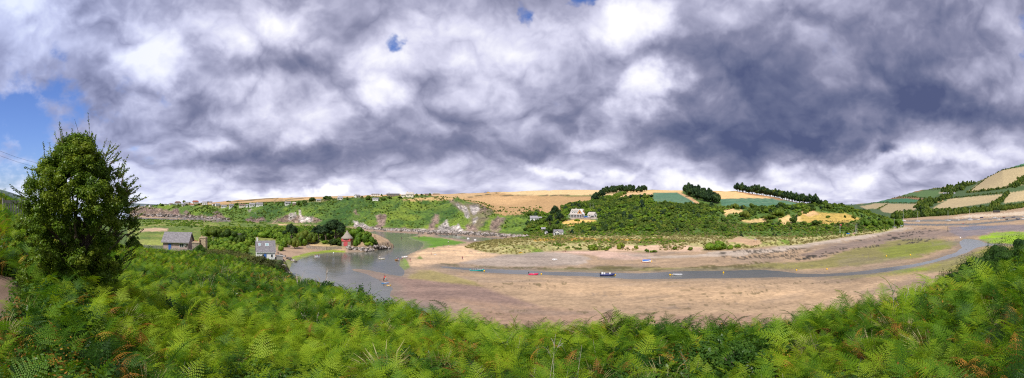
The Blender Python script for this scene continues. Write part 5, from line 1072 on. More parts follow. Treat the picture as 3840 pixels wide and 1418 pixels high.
# ---------------------------------------------------------------- clifftop village
def ground_or_ray(x, y, rmin=300):
    p = hit(x, y, rmin, 1400); ray = EYE+math.hypot(p.x, p.y)*math.tan(R((HZ-y)*K))
    if abs(p.z-ray) > 1.5:
        rr = np.geomspace(rmin, 1150, 400); z = np.array([zat((x-1920)*K, q_) for q_ in rr]); e = np.degrees(np.arctan2(z-EYE, rr)); i = int(np.argmax(e)); p = pol(x, float(rr[i]), float(z[i]))
    return p
VIL = [  # x, base y, width px, height px, wall, roof, angle, hip, label
 (523, 777.5, 8, 4, W_WHITE, R_SLATE, 10, 0, 'leftmost low white cottage on the distant cliff end'), (545, 775.5, 7, 5, W_CREAM, R_GREY, -20, 0, 'small cream cottage near the distant cliff end'),
 (563, 774.5, 8, 5, W_WHITE, R_GREY, 30, 0, 'small white cottage left of the dark rounded clifftop bush'), (621, 769.5, 8, 4, W_WHITE, R_SLATE, 0, 0, 'small white hut right of the dark rounded clifftop bush'), (641, 768, 10, 4, W_CREAM, R_BROWN, 15, 0, 'brown roofed bungalow left of the hipped villa'),
 (667, 768, 25, 10, W_WHITE, R_BROWN, 5, .5, 'broad hipped brown roofed villa left of the tall pine'), (700, 765.5, 20, 6, W_CREAM, R_GREY, -12, 0, 'grey roofed house behind the tall clifftop pine'), (692, 772, 22, 6, W_WHITE, R_SLATE, 8, 0, 'low white house on the cliff edge below the pine'),
 (720, 772, 17, 6, W_CREAM, R_RED, -8, 0, 'low cream house with reddish roof on cliff edge'), (733, 765, 24, 10, W_WHITE, R_RED, 12, .35, 'tall house with red hipped roof on the cliff'), (768, 769.5, 20, 11, W_WHITE, R_GREY, -18, 0, 'bright white gabled house right of the red roof'),
 (790, 764, 13, 7, W_WHITE, R_SLATE, 0, 0, 'white house tucked behind the dark clifftop trees'), (800, 772, 9, 6, W_WHITE, R_GREY, 35, 0, 'little white gabled annexe beside the twin gables'), (816, 773, 20, 8, W_WHITE, R_GREY, 20, 0, 'white house with pale roof below the straw field'),
 (840, 779, 21, 8, W_WHITE, R_SLATE, -6, 0, 'low white house on the cliff lip above the gully'), (868, 778, 18, 10, W_WHITE, R_SLATE, 10, .3, 'square white villa with tall chimney above dark gully'), (908, 775, 25, 8, W_CREAM, R_BROWN, 4, 0, 'long house with brown roof left of the grey terrace'),
 (927, 776, 9, 7, W_WHITE, R_GREY, -15, 0, 'narrow white house between brown roof and terrace'), (945, 774.5, 21, 10, W_WHITE, R_GREY, 6, 0, 'left half of the pale clifftop terrace'), (973, 773, 28, 10, W_WHITE, R_SLATE, -4, 0, 'right half of the pale clifftop terrace'),
 (1079, 768.5, 23, 9, W_WHITE, R_SLATE, 10, 0, 'white dormered house alone below the hedged fields'), (1104, 768, 12, 7, W_BROWN, R_TAN, -10, 0, 'brown bungalow beside the big dark bushes'), (1194, 755.5, 17, 7, W_CREAM, R_GREY, 12, 0, 'pale house between two big dark clifftop trees'),
 (1276, 750, 21, 10, W_WHITE, R_GREY, -8, .3, 'bright white villa alone on the skyline field'), (1340, 742, 22, 9, W_WHITE, R_SLATE, 40, 0, 'white house with steep blue grey gable on the skyline'), (1408, 735, 34, 7, W_WHITE, R_GREY, 5, .2, 'long white bungalow on the skyline'),
 (1409, 751, 23, 7, W_WHITE, R_SLATE, -14, 0, 'small white house below the long skyline bungalow'), (1474, 736, 50, 8, W_BROWN, R_SLATE, 4, 0, 'long dark grey building on the skyline'), (1537, 737, 30, 12, W_CREAM, R_TAN, -5, 0, 'tall cream skyline house with rows of windows'),
 (1513, 737, 18, 7, W_CREAM, R_TAN, -5, 0, 'low wing left of the tall cream house'), (1600, 732, 14, 5, W_BROWN, R_SLATE, 8, 0, 'small dark shed right of the cream house'), (1636, 730, 28, 5, W_BROWN, R_TAN, 2, 0, 'long low tan barn on the bare skyline')]
for (x, y, wp_, hp_, wm_, rm_, an, hip, lab) in VIL:
    p = ground_or_ray(x, y); r = math.hypot(p.x, p.y); w_ = wp_*mpx(r); H_ = hp_*mpx(r)*1.2; h_ = H_*.70; rise = max(H_*.36, .8)
    n_ = 2 if w_ < 10 else 4; flo = [1.4] if h_ < 4.2 else [1.4, h_-1.3]
    house('village_house', lab, 'house', p, rzp(p, an), w_*.93, min(max(w_*.55, 4), 8), h_, rise, wm_, rm_, hip=hip, over=.4,
          wins=[('f', (-.5+(i+.5)/n_)*w_*.86, zf, min(w_/n_*.42, 1.6), 1.2) for i in range(n_) for zf in flo], chims=[(-w_*.3, .8, 1.0)] if hp_ >= 8 else (), group='houses along the clifftop beyond the river')
for x, y, m_, lab in ((1822, 722.5, COVB, 'blue vehicle parked on the skyline field edge'), (1831, 722.5, YEL, 'yellow vehicle parked on the skyline field edge')):
    p = ground_or_ray(x, y); car(lab, p, rzp(p, 5), m_, 5.5)
# far upriver buildings
for x, y, w_, h_, wm_, rm_, lab in ((3552, 731, 30, 8, GREYP, R_GREY, 'large grey farm building on the far hill'), (3570, 727, 22, 6, GREYP, R_SLATE, 'small slate farm building above the grey one'), (3737, 797, 14, 4, DARKT, DARKT, 'black boat shed on the far river bank')):
    p = hit(x, y, 640, 2600); house('farm_building' if y < 780 else 'shed', lab, 'farm building' if y < 780 else 'shed', p, rzp(p, 10), w_, w_*.5, h_*.6, h_*.4, wm_, rm_)
# ---------------------------------------------------------------- fences, boards and poles
def picket(label, pts, h=1.0, n=20, rail_m=GREYW):
    c = sum(pts, Vector())/len(pts); t = thing('picket_fence', label, 'fence', c); q = MB()
    for a, b_ in zip(pts[:-1], pts[1:]):
        for z in (.3, .8): q.tube([a-c+Vector((0, 0, z*h)), b_-c+Vector((0, 0, z*h))], .04, 4)
    q.build('rail', rail_m, t); L = sum((b_-a).length for a, b_ in zip(pts[:-1], pts[1:])); pm = MB(); pm.box((0, 0, h*.5-.1), (.12, .03, h+.2), taper=.8); pme = pm.mesh('picket', rail_m)
    for i in range(n):
        s = L*i/(n-1); 
        for a, b_ in zip(pts[:-1], pts[1:]):
            l_ = (b_-a).length
            if s <= l_+1e-6: v = a+(b_-a)*(s/l_); break
            s -= l_
        o_ = link('picket', pme, t); o_.location = v-c; o_.rotation_euler = (rng.normal(0, .06), rng.normal(0, .06), rzp(v))
    return t
picket('grey picket fence left of the pink cottage', [hit(x, y, 60)+Vector((0, 0, .35)) for x, y in ((540, 938), (575, 940), (612, 941))], 1.25, 26)
picket('sagging picket fence before the pink cottage wall', [hit(x, y, 60)+Vector((0, 0, .25)) for x, y in ((640, 948), (680, 951), (722, 953))], 1.1, 22)
p = pol(30, 30); t = thing('wooden_fence', 'weathered grey fence panel on the slope left of the hawthorn', 'fence', p, rzp(p, 14))
for x in (-.35, 1.5): q = MB(); q.box((x, 0, .75), (.13, .13, 1.9)); q.build('post', GREYW, t)
q = MB(); q.box((.6, 0, 1.45), (1.9, .05, .22)); q.build('top_board', GREYW, t)
for i in range(9): q = MB(); q.box((-.15+i*.19, .03, .85), (.10, .03, 1.1)); q.build('slat', GREYW, t)
p = hit(2833, 909, 150); t = thing('notice_board', 'small notice board on two posts above the beach path', 'notice board', p, rzp(p)); [MB().tube([(x, 0, -.3), (x, 0, 2.3)], .08, 6).build('post', BROWNP, t) for x in (-.8, .8)]; q = MB(); q.box((0, 0, 1.7), (1.5, .06, .9)); q.build('board', GREYW, t)
p = hit(3150, 876, 200); t = thing('flagpole', 'pale flagpole with small red and white flag', 'flagpole', p, rzp(p)); MB().tube([(0, 0, -.4), (0, 0, 7.0)], [.11, .07], 6).build('pole', FRAME, t); q = MB(); q.add([(0, 0, 6.9), (1.2, .1, 6.7), (1.15, -.05, 5.9), (0, 0, 6.1), (0, .03, 6.9), (1.2, .13, 6.7), (1.15, -.02, 5.9), (0, .03, 6.1)], [(0, 1, 2, 3), (7, 6, 5, 4), (0, 4, 5, 1), (1, 5, 6, 2), (2, 6, 7, 3)]); q.build('flag', REDP, t)
for x, h_, lab in ((3209, 7.6, 'left white mast of the pair on the shore'), (3213.5, 9.0, 'taller right white mast of the shore pair')):
    p = hit(x, 880, 200); t = thing('mast_pole', lab, 'pole', p, rzp(p)); MB().tube([(0, 0, -.4), (0, 0, h_)], [.10, .06], 6).build('pole', FRAME, t); q = MB(); q.box((0, 0, .1), (.5, .5, .3)); q.build('foot', STONE, t)
p = hit(3554, 868, 300); t = thing('marker_post', 'dark channel marker post standing in the mud', 'post', p, rzp(p)); MB().tube([(0, 0, -.4), (0, 0, 4.5)], .14, 6).build('post', DARKT, t); q = MB(); q.box((0, 0, .3), (1.8, 1.2, .8), taper=.5); q.build('base', DARKT, t)
wp1 = pol(262, 60); t = upole('utility pole hidden behind the hawthorn tree', 262, 60, 9.0)
for zz_, y0, y1, lab in ((.0, 558, 648, 'upper overhead cable crossing the sky left of the hawthorn'), (-.5, 581, 660, 'lower overhead cable crossing the sky left of the hawthorn')):
    a = pol(-400, 26, EYE+26*math.tan(R((HZ-y0+180)*K))); b_ = Vector((wp1.x, wp1.y, wp1.z+8.7+zz_)); pts = [a.lerp(b_, i/12)-Vector((0, 0, 1.2*math.sin(PI*i/12))) for i in range(13)]
    o_ = MB().tube([tuple(v-a) for v in pts], .010, 4).build('power_cable', DARKT); o_.location = a; tag(o_, lab, 'cable')
# ---------------------------------------------------------------- boats
def hull_mb(L, B, D, bow=.55, stern=.82, sheer=.28, n=10, inner=True, keelrise=.5):
    rows = []; q = MB()
    for i in range(n+1):
        t = i/n; u = max(0, (t-(1-bow))/bow); b_ = B/2*(1-u**2.3)*(stern+(1-stern)*min(1, t/.35)); zs = D*(1+sheer*t*t*t+.05*(1-t)); zk = D*keelrise*u**3; x = (t-.5)*L+(.06*L*u*u if i == n else 0)
        o_ = [(x, -b_, zs), (x, -b_*.93, zk+(zs-zk)*.45), (x, -b_*.55, zk+(zs-zk)*.08), (x, 0, zk), (x, b_*.55, zk+(zs-zk)*.08), (x, b_*.93, zk+(zs-zk)*.45), (x, b_, zs)]
        k = .86; zi = zs-.25*D-(.35*D if inner else -.20*D); zi = max(zi, zk+.1*D)
        in_ = [(x*.985, b_*k, zs), (x*.97, b_*k*.8, zi), (x*.97, 0, zi), (x*.97, -b_*k*.8, zi), (x*.985, -b_*k, zs)]
        rows.append(o_+in_)
    m = len(rows[0])
    for i in range(n):
        for k in range(m): a, b_ = k, (k+1) % m; q.f.append((i*m+a, i*m+b_, (i+1)*m+b_, (i+1)*m+a))
    q.v = [v for r_ in rows for v in r_]; q.f.append(tuple(reversed(range(m)))); q.f.append(tuple(range(n*m, n*m+m)))
    q.f = [tuple(reversed(f)) for f in q.f]
    return q
def boat(name, label, cat, x, y, wpx, B, D, m_, ang=0, trim=None, rmin=60, dz=-.12, seats=2, group=None, tilt=0.0, bands=None, inner=True):
    p = hit(x, y, rmin, 1500); 
    if p.z < 0: p.z = -0.05
    r = math.hypot(p.x, p.y); L = wpx*mpx(r)*1.0; t = thing(name, label, cat, (p.x, p.y, p.z+dz), rzp(p, ang), group); t.rotation_euler[0] = tilt
    h_ = hull_mb(L, B, D, inner=inner).build('hull', m_, t, False)
    if bands:      # boot top: lower strakes in another colour
        q = MB(); src = hull_mb(L*1.004, B*1.02, D*.45, sheer=.1, keelrise=.8); q.v = src.v; q.f = src.f; q.build('boot_top', bands, t)
    for i in range(seats): q = MB(); q.box(((-.22+.36*i)*L, 0, D*.78), (.24, B*.80, .05)); q.build('thwart', BROWNP, t)
    if trim: q = MB(); [q.tube([((i/8-.5)*L*.97, s*B/2*(1-max(0, (i/8-.45)/.55)**2.3)*.98, D*(1+.28*(i/8)**3)+.02) for i in range(9)], .04, 4) for s in (-1, 1)]; q.build('gunwale', trim, t)
    return t, L
def outboard(t, x, z, m_=BLACK):
    q = MB(); q.box((x, 0, z+.35), (.38, .3, .42), taper=.8); q.box((x-.02, 0, z-.15), (.14, .12, .7)); e = q.build('outboard_engine', m_, t); q = MB(); q.box((x-.04, 0, z-.5), (.3, .05, .12)); q.build('propeller_foot', m_, e)
t, L = boat('moored_boat', 'turquoise open boat with dark covers beside a yellow buoy', 'boat', 1787, 1016, 51, 1.9, .62, TEAL, 0, FRAME, seats=0)
q = MB(); rr = random.Random(3)
for i in range(7): q.ball(((-.38+i*.12)*L, rr.uniform(-.3, .3), .72), rr.uniform(.28, .42), 8, 5, .6)
q.build('tarpaulin', DCOVER, t)
for i in range(6): MB().ball(((-.33+i*.13)*L, -.45, .86), .12, 6, 4).build('fender', FRAME, t)
def inflatable(label, x, y, wpx, B, m_, ang=0, D=.42):
    p = hit(x, y, 60); p.z = max(p.z, -.03); r = math.hypot(p.x, p.y); L = wpx*mpx(r); t = thing('inflatable_boat', label, 'inflatable boat', p, rzp(p, ang)); rt = D/2; q = MB()
    for s in (-1, 1): q.tube([(-L*.5, s*B*.38, rt), (-L*.2, s*B*.4, rt), (L*.15, s*B*.4, rt), (L*.36, s*B*.30, rt+.06), (L*.47, s*B*.10, rt+.16), (L*.49, 0, rt+.18)], [rt*.7, rt, rt, rt*.95, rt*.8, rt*.7], 9)
    q.build('air_tube', m_, t, True); q = MB(); q.box((-.05*L, 0, .12), (L*.75, B*.7, .08)); q.build('floor', GREYP, t); q = MB(); q.box((-L*.42, 0, .35), (.08, B*.62, .55)); q.build('transom', GREYP, t); q = MB(); q.box((0, 0, .36), (.25, B*.7, .06)); q.build('thwart', GREYP, t)
    outboard(t, -L*.46, .45); return t, L
inflatable('crimson inflatable dinghy with black outboard in the channel', 2000, 1031, 37, 1.6, PINKR)
t, L = inflatable('navy inflatable motorboat with grey hull in the channel', 2277, 1034, 56, 2.1, NAVY, D=.62)
h_ = hull_mb(L*.9, 1.5, .5).build('hull', GREYP, t); h_.location = (.0, 0, -.12)
for x, w_, h2 in ((-.32, .6, .75), (-.18, .5, .6), (.18, .5, .6)): q = MB(); q.box((x*L, 0, .6+h2/2-.2), (w_, .8, h2)); q.build('console', WHITEP, t)
q = MB(); q.tube([(-.40*L, -.6, .5), (-.41*L, -.6, 1.7), (-.41*L, .6, 1.7), (-.40*L, .6, .5)], .04, 5); q.build('arch', METAL, t)
boat('dinghy', 'plain grey dinghy afloat beside two yellow buoys', 'dinghy', 2541, 1034, 36, 1.3, .5, GREYP, 180, WHITEP)
t, L = boat('sailing_dinghy', 'white dinghy under a bright blue cover on the sand', 'dinghy', 2424, 984, 31, 1.6, .75, WHITEP, 0, FRAME, bands=MAROON, seats=0)
q = hull_mb(L*.94, 1.5, .3, inner=False); q.v = [(x, y, z*.6+.78+max(0, .32-abs(y)*.5)) for x, y, z in q.v]; q.build('boat_cover', COVB, t); q = MB(); q.tube([(.12*L, 0, .6), (.12*L, 0, 4.8)], [.035, .02], 5); q.build('mast', BUFF, t); q = MB(); q.box((-.53*L, 0, .4), (.5, .06, .7)); q.build('rudder', TERRA, t)
boat('dinghy', 'small white dinghy lying on the grey pebble bank', 'dinghy', 2080, 976, 18, 1.3, .5, WHITEP, -12, FRAME, tilt=.2)
boat('kayak', 'yellow kayak lying at the edge of the dune grass', 'kayak', 1952, 949, 13, .8, .35, YEL, 10, seats=1)
tb, Lb = boat('rowing_boat', 'white rowing boat carrying two people near the quay wall', 'rowing boat', 1189, 965, 19, 1.5, .5, WHITEP, 170, LBLUE); rowb = tb
tb2, _ = boat('rowing_boat', 'cream rowing boat midstream with one person aboard', 'rowing boat', 1431, 978, 23, 1.5, .5, CREAMP, 0, FRAME)
tb3, _ = boat('rowing_boat', 'small brown wooden boat at the weedy sandbank', 'rowing boat', 1488, 978, 13, 1.3, .6, BROWNP, 20, BUFF)
boat('rowing_boat', 'long white boat pulled up on the weedy sandbank', 'rowing boat', 1518, 966, 23, 1.4, .5, WHITEP, 28, FRAME, tilt=.25)
def board(label, x, y, wpx, m_, ang, w_=.75, tilt=0):
    p = hit(x, y, 60); p.z = max(p.z, 0)+.06; r = math.hypot(p.x, p.y); L = wpx*mpx(r); t = thing('paddleboard', label, 'paddleboard', p, rzp(p, ang)); q = MB(); n = 12; top = []; 
    for i in range(n): a = 2*PI*i/n; top.append((math.copysign(abs(math.cos(a))**.9, math.cos(a))*L/2, math.sin(a)*w_/2*(1-.15*math.cos(a)), .07+.10*max(0, math.cos(a))**3))
    q.add(top+[(x_*.94, y_*.9, z_-.11) for x_, y_, z_ in top], [tuple(range(n)), tuple(reversed(range(n, 2*n)))]+[((i+1) % n, i, i+n, (i+1) % n+n) for i in range(n)]); q.build('deck', m_, t)
    q = MB(); q.box((0, 0, .10), (L*.32, w_*.62, .02)); q.build('deck_pad', FRAME if m_ is not WHITEP else LBLUE, t); q = MB(); q.box((-L*.4, 0, -.1), (.16, .02, .16)); q.build('fin', BLACK, t); return t
board('blue and white paddleboard at the feet of three bathers', 1444, 1063, 30, LBLUE, 8); board('yellow paddleboard nearest the bracken slope', 1458, 1072, 19, YEL, 30); board('pale board lying on the bright sand spit', 1632, 955, 12, WHITEP, -15)
def buoy(label, x, y, rad, m_, group=None):
    p = hit(x, y, 60, 1500); p.z = max(p.z, 0); t = thing('mooring_buoy', label, 'buoy', p, 0, group); MB().ball((0, 0, rad*.55), rad, 12, 8).build('float', m_, t, True)
    q = MB(); q.tube([(0, 0, rad*1.4), (0, 0, rad*1.75)], rad*.18, 6); q.build('lifting_eye', METAL, t); return t
for x, y, rd, lab in ((1816, 1018, .30, 'yellow buoy at the bow of the turquoise boat'), (2030, 1030, .30, 'yellow buoy right of the crimson inflatable'), (2306, 1034, .32, 'yellow buoy at the bow of the navy motorboat'), (2513, 1034, .32, 'larger yellow buoy left of the grey dinghy'),
                      (2520, 1034, .18, 'tiny yellow buoy touching the grey dinghy'), (2442, 982, .30, 'orange yellow buoy at the blue covered dinghy'), (2713, 1025, .32, 'lone yellow buoy in the widest part of the channel'), (2987, 1015, .32, 'left yellow buoy of the pair on the right bank mud'),
                      (3101, 1011, .32, 'right yellow buoy of the pair on the right bank mud'), (3324, 962, .34, 'left yellow buoy on the olive weed flat'), (3414, 958, .36, 'right yellow buoy on the olive weed flat')): buoy(lab, x, y, rd, YEL, 'yellow mooring buoys')
buoy('white buoy in the shallow water by the quay wall', 1251, 950, .28, WHITEP); buoy('white buoy at the head of the right hand pool', 3601, 893, .5, WHITEP)
t, L = boat('moored_boat', 'tiny white boat grounded below the far bluff rocks', 'boat', 1756, 899, 9, 1.5, .8, WHITEP, 200, rmin=150); q = MB(); q.box((.1, 0, 1.0), (1.2, 1.1, .9), taper=.8); q.build('cabin', WHITEP, t)
p = hit(1782, 907, 150); t = thing('warning_sign', 'small blank white sign at the tip of the dunes', 'sign', p, rzp(p)); MB().tube([(0, 0, -.3), (0, 0, 1.6)], .06, 6).build('post', GREYW, t); q = MB(); q.box((0, -.06, 1.3), (1.3, .05, .9)); q.build('board', FRAME, t)
# ---- far moorings
def yacht(label, x, y, wpx, m_, mast=0, cabin=True, ang=0, bands=None, B=2.4, name='sailing_yacht', cat='yacht'):
    t, L = boat(name, label, cat, x, y, wpx, B, 1.35, m_, ang, None, rmin=400, dz=-.25, seats=0, bands=bands, inner=False, tilt=rng.normal(0, .06), group='boats aground on the upriver flats')
    if cabin: q = MB(); q.prism([(-L*.22, 1.1), (L*.20, 1.1), (L*.12, 1.95), (-L*.18, 2.0)], -.75, .75); c = q.build('cabin', WHITEP, t); q = MB(); q.prism([(-L*.15, 1.45), (L*.12, 1.45), (L*.09, 1.78), (-L*.14, 1.8)], -.77, .77); q.build('pane', GLASS, c)
    if mast:
        q = MB(); q.tube([(.05*L, 0, 1.2), (.05*L, 0, mast)], [.13, .09], 6); ms = q.build('mast', FRAME, t); q = MB(); q.tube([(.05*L, 0, 2.6), (-.38*L, 0, 2.5)], .14, 6); q.build('boom', COVB if m_ is not WHITEP else DCOVER, ms)
    return t
yacht('tall masted white yacht nearest the wooded point', 3386, 830, 19, WHITEP, 17, bands=NAVY); yacht('white yacht with dark keel right of the first', 3441, 832, 15, WHITEP, 14, bands=NAVY); yacht('white yacht alone mid way along the moorings', 3556, 829, 18, WHITEP, 14.5, bands=BLACK, ang=180)
yacht('white cruiser with mast behind the pale launch', 3636, 820.5, 15, WHITEP, 15, ang=180)
for x, y, w_, m_, cab, ang, lab in ((3638, 827, 16, WHITEP, False, 0, 'open pale launch directly below the cruiser'), (3668, 826, 12, WHITEP, True, 175, 'small white cabin boat right of the pale launch'), (3681, 817.5, 12, NAVY, False, 0, 'navy open boat behind the small cabin boat'), (3713, 824, 15, GREYP, False, 170, 'grey open launch in the front row'),
                                  (3729, 817, 13, WHITEP, False, 0, 'white open boat behind the grey launch'), (3743, 824, 12, WHITEP, True, 0, 'white cabin boat with navy side in the front row'), (3765, 816.5, 10, MAROON, False, 185, 'maroon boat in the back row of moorings'), (3775, 824, 10, DARKT, False, 0, 'small dark boat in the front row'),
                                  (3800, 816, 13, NAVY, False, 0, 'purple navy open boat in the back row'), (3817, 823, 14, NAVY, True, 180, 'navy boat with white cabin near the photo edge'), (3836, 813, 9, WHITEP, True, 0, 'white cabin boat at far right, back row'), (3836, 823, 9, WHITEP, False, 0, 'white boat at far right, front row'), (3595, 827, 4.5, WHITEP, False, 0, 'tiny white tender between the yacht and launch')):
    yacht(lab, x, y, w_, m_, 0, cab, ang, name='moored_boat', cat='boat', B=2.1 if w_ > 6 else 1.2)
boat('kayak', 'red kayak on the far strip of wet sand', 'kayak', 3612, 839, 6, .9, .45, REDP, 0, rmin=400); boat('kayak', 'dark kayak behind the red one on wet sand', 'kayak', 3623, 837, 5, .9, .45, DARKT, 10, rmin=400)
# ---- boats drawn up on the point
boat('dinghy', 'upturned bright blue dinghy on the shingle', 'dinghy', 3177, 878, 17, 1.6, .7, COVB, 0, rmin=200); boat('dinghy', 'red and white dinghy beside the white masts', 'dinghy', 3202, 876, 10, 1.5, .7, WHITEP, 15, REDP, rmin=200, bands=REDP)
t, L = boat('sailing_dinghy', 'white sailing dinghy with tall mast under the point', 'dinghy', 3353, 854, 15, 1.7, .8, WHITEP, 10, rmin=250, bands=MAROON); MB().tube([(0, 0, .5), (0, 0, 9)], [.07, .05], 5).build('mast', FRAME, t)
t, L = boat('sailing_dinghy', 'blue covered white dinghy at the tip of the point', 'dinghy', 3378, 850, 16, 1.8, .9, WHITEP, 20, rmin=250); q = hull_mb(L*.94, 1.6, .3, inner=False); q.v = [(x, y, z*.6+.9) for x, y, z in q.v]; q.build('boat_cover', COVB, t); MB().tube([(0, 0, .6), (0, 0, 5.0)], .05, 5).build('mast', FRAME, t)
# ---------------------------------------------------------------- trees: one of each kind, then copies with their parts
def tree_kind(name, cat, h, wd, crown_me, tr):
    t = thing(name, 'x', cat, (0, 0, 0)); link('crown', crown_me, t)
    if tr: tr.build('trunk', M_BARK, t)
    bpy.context.view_layer.update(); kids(t); t['h'] = h; t['w'] = wd; return t
def nb(mb): return mb
K_PINE = [tree_kind('pine_tree', 'pine tree', 9, 6, crown('pine_crown', 200+k, 3.0, 3.0, 7.0, 14, 1100, .26, M_PINE, z0=1.7, core=.75, csz=.36, shell=.5), trunk_mb(6.5, .22, 0, 6, k, 2.2)) for k in range(3)]
K_WIND = [tree_kind('windblown_tree', 'tree', 9, 9, crown('wind_crown', 210+k, 4.4, 4.2, 7.6, 12, 1000, .30, M_WOOD if k else M_PINE, z0=.6, lean=.28, flat=1, csz=.38), trunk_mb(5, .30, .2, 6, k, 2.8)) for k in range(3)]
K_BUSH = [tree_kind('round_bush', 'bush', 4, 5, crown('bush_crown', 220+k, 2.5, 2.5, 3.9, 9, 800, .20, M_BRIGHT if k == 0 else (M_SCRUB if k == 1 else M_WOOD), csz=.42), trunk_mb(1.6, .14, 0, 4, k, 1.0)) for k in range(3)]
K_CYP = tree_kind('cypress_tree', 'cypress', 12, 12, crown('cypress_crown', 230, 6.0, 5.5, 9.5, 26, 4200, .26, M_PINE, z0=2.0, flat=1, csz=.27, core=.7), trunk_mb(7, .5, .1, 9, 5, 4.2, .2))
K_BROAD = tree_kind('broadleaf_tree', 'tree', 8, 9, crown('broad_crown', 231, 4.5, 4.2, 6.6, 22, 3200, .20, M_WOOD, z0=1.0, csz=.30), trunk_mb(4, .3, 0, 6, 6, 2.4))
ALLK = K_PINE+K_WIND+K_BUSH+[K_CYP, K_BROAD]
def put(kind, px, yb, wpx, hpx, label, group=None, rmin=130, p=None, sink=.25):
    p = hit(px, yb, rmin, 1400) if p is None else p; r = math.hypot(p.x, p.y)
    s = wpx*mpx(r)/kind['w']; sz = hpx*mpx(r)/kind['h']
    c = copy_tree(kind, (p.x, p.y, p.z-sink*sz), rng.uniform(0, 6.28) if kind not in K_WIND else rzp(p)+rng.normal(0, .25), (s, s, sz), label)
    if group: c['group'] = group
    del c['h']; del c['w']; return c
def put_v(kind, px, yb, wpx, hpx, label, group=None): return put(kind, px, yb, wpx, hpx, label, group, p=ground_or_ray(px, yb))
# village trees
VT = [(688, 764, 15, 15, 1, 'tall leaning dark pine, tallest tree on the clifftop village'), (710, 765, 9, 8, 1, 'small dark pine right of the tall clifftop pine'), (776, 762, 14, 8, 1, 'dark windblown tree above the white gabled house'), (606, 771, 19, 8, 2, 'dark rounded bush alone on the distant clifftop'),
      (590, 771, 8, 5, 1, 'little windblown tree left of the rounded clifftop bush'), (803, 772, 9, 9, 2, 'dark bush before the cliff house annexe'), (855, 757, 20, 5, 2, 'long dark thicket where the straw field meets the sky'), (870, 769, 7, 7, 2, 'small dark tree on the field edge above square villa'),
      (885, 769, 13, 9, 1, 'leaning dark tree above the square villa'), (884, 780, 13, 10, 2, 'dark bush hanging over the gully'), (997, 770, 13, 9, 2, 'dark bush at the right end of the terrace'), (1121, 768, 16, 17, 2, 'left tree of the big dark pair on the bluff edge'),
      (1138, 769, 23, 22, 1, 'right tree of the big dark pair on the bluff edge'), (1172, 755, 32, 17, 2, 'broad dark tree left of the pale skyline house'), (1222, 754, 38, 23, 1, 'largest broad dark tree on the left skyline'), (1303, 748, 10, 12, 2, 'small tree beside the bright skyline villa'),
      (1382, 750, 27, 20, 2, 'big dark tree left of the long bungalow'), (1359, 741, 13, 7, 2, 'low dark bush right of the steep gabled house'), (1430, 735, 9, 9, 2, 'small round tree at the bungalow end'), (1440, 752, 26, 12, 2, 'dark shrubs right of the house below the bungalow'),
      (1561, 736, 13, 12, 2, 'dark round tree touching the tall cream house'), (1579, 735, 9, 10, 1, 'thin tree just right of the cream house'), (1614, 734, 15, 11, 2, 'dark bushy tree on the skyline near the dark shed'), (700, 770, 16, 6, 2, 'hedge of shrubs among the cliff edge houses'),
      (745, 769, 18, 7, 2, 'dark shrubs left of the white gabled house'), (757, 765, 12, 6, 2, 'shrubs behind the red roofed house'), (1070, 770, 14, 6, 2, 'low shrubs before the dormered house'), (1500, 742, 20, 6, 2, 'shrubs below the long dark building'), (1460, 745, 22, 8, 2, 'shrubs on the slope left below the dark building'), (1431, 860, 10, 11, 2, 'lone dark bush at the foot of the pink landslip')]
for x, y, w_, h_, k, lab in VT: put_v((K_WIND if k == 1 else K_BUSH)[1 if k == 1 else 2], x, y, w_, h_*1.1, lab, 'trees along the clifftop beyond the river')
# plantations
def quadpts(n, Q, seed):
    rg = np.random.default_rng(seed); o_ = []
    for i in range(n):
        u, v = (i+.5)/n, rg.random(); a = np.array(Q[0])*(1-u)+np.array(Q[1])*u; b_ = np.array(Q[3])*(1-u)+np.array(Q[2])*u; o_.append(a*(1-v)+b_*v)
    return o_
GP = 'dark pines of the block between the two green fields'; LP = 'dark pine in the dense block between the two green fields'
for i, (x, y) in enumerate(quadpts(46, [(2560, 716), (2672, 738), (2702, 771), (2588, 741)], 5)): put_v(K_PINE[i % 3], x, y, 34*rng.uniform(.8, 1.2), 33*rng.uniform(.7, 1.2), LP, GP)
GP2 = 'pines of the shelter belt on the right skyline'; LP2 = 'pine in the long shelter belt on the right skyline'
def lerp_pts(pts, n): 
    xs = np.linspace(pts[0][0], pts[-1][0], n); return [(x, np.interp(x, [p_[0] for p_ in pts], [p_[1] for p_ in pts])) for x in xs]
for i, (x, y) in enumerate(lerp_pts([(2766, 717), (2800, 721), (2870, 730), (2950, 746), (3020, 762), (3066, 768)], 40)): put_v(K_PINE[i % 3], x+rng.normal(0, 2), y-rng.uniform(0, 4), 30, 36*rng.uniform(.68, 1.15), LP2, GP2)
for i, (x, y) in enumerate(lerp_pts([(2775, 715), (2870, 724), (2950, 738), (3050, 758)], 30)): put_v(K_WIND[i % 3], x+rng.normal(0, 3), y+1, 32, 34*rng.uniform(.65, 1.15), 'windswept tree standing behind the skyline shelter belt', 'trees behind the skyline shelter belt')
for i, (x, y) in enumerate(lerp_pts([(2225, 752), (2262, 730), (2300, 722), (2350, 717), (2412, 718)], 44)): put(K_PINE[i % 3], x+rng.normal(0, 3), y+rng.uniform(-4, 6), 26, 24*rng.uniform(.85, 1.2), 'dark tree of the spinney between the dry fields', 'dark spinney between the dry fields')
for i, (x, y) in enumerate(lerp_pts([(2320, 757), (2370, 748), (2438, 745)], 10)): put_v(K_WIND[i % 3], x, y, 22, 20*rng.uniform(.8, 1.2), 'leaning dark tree on the brow left of the green field', 'leaning trees on the brow left of the green field')
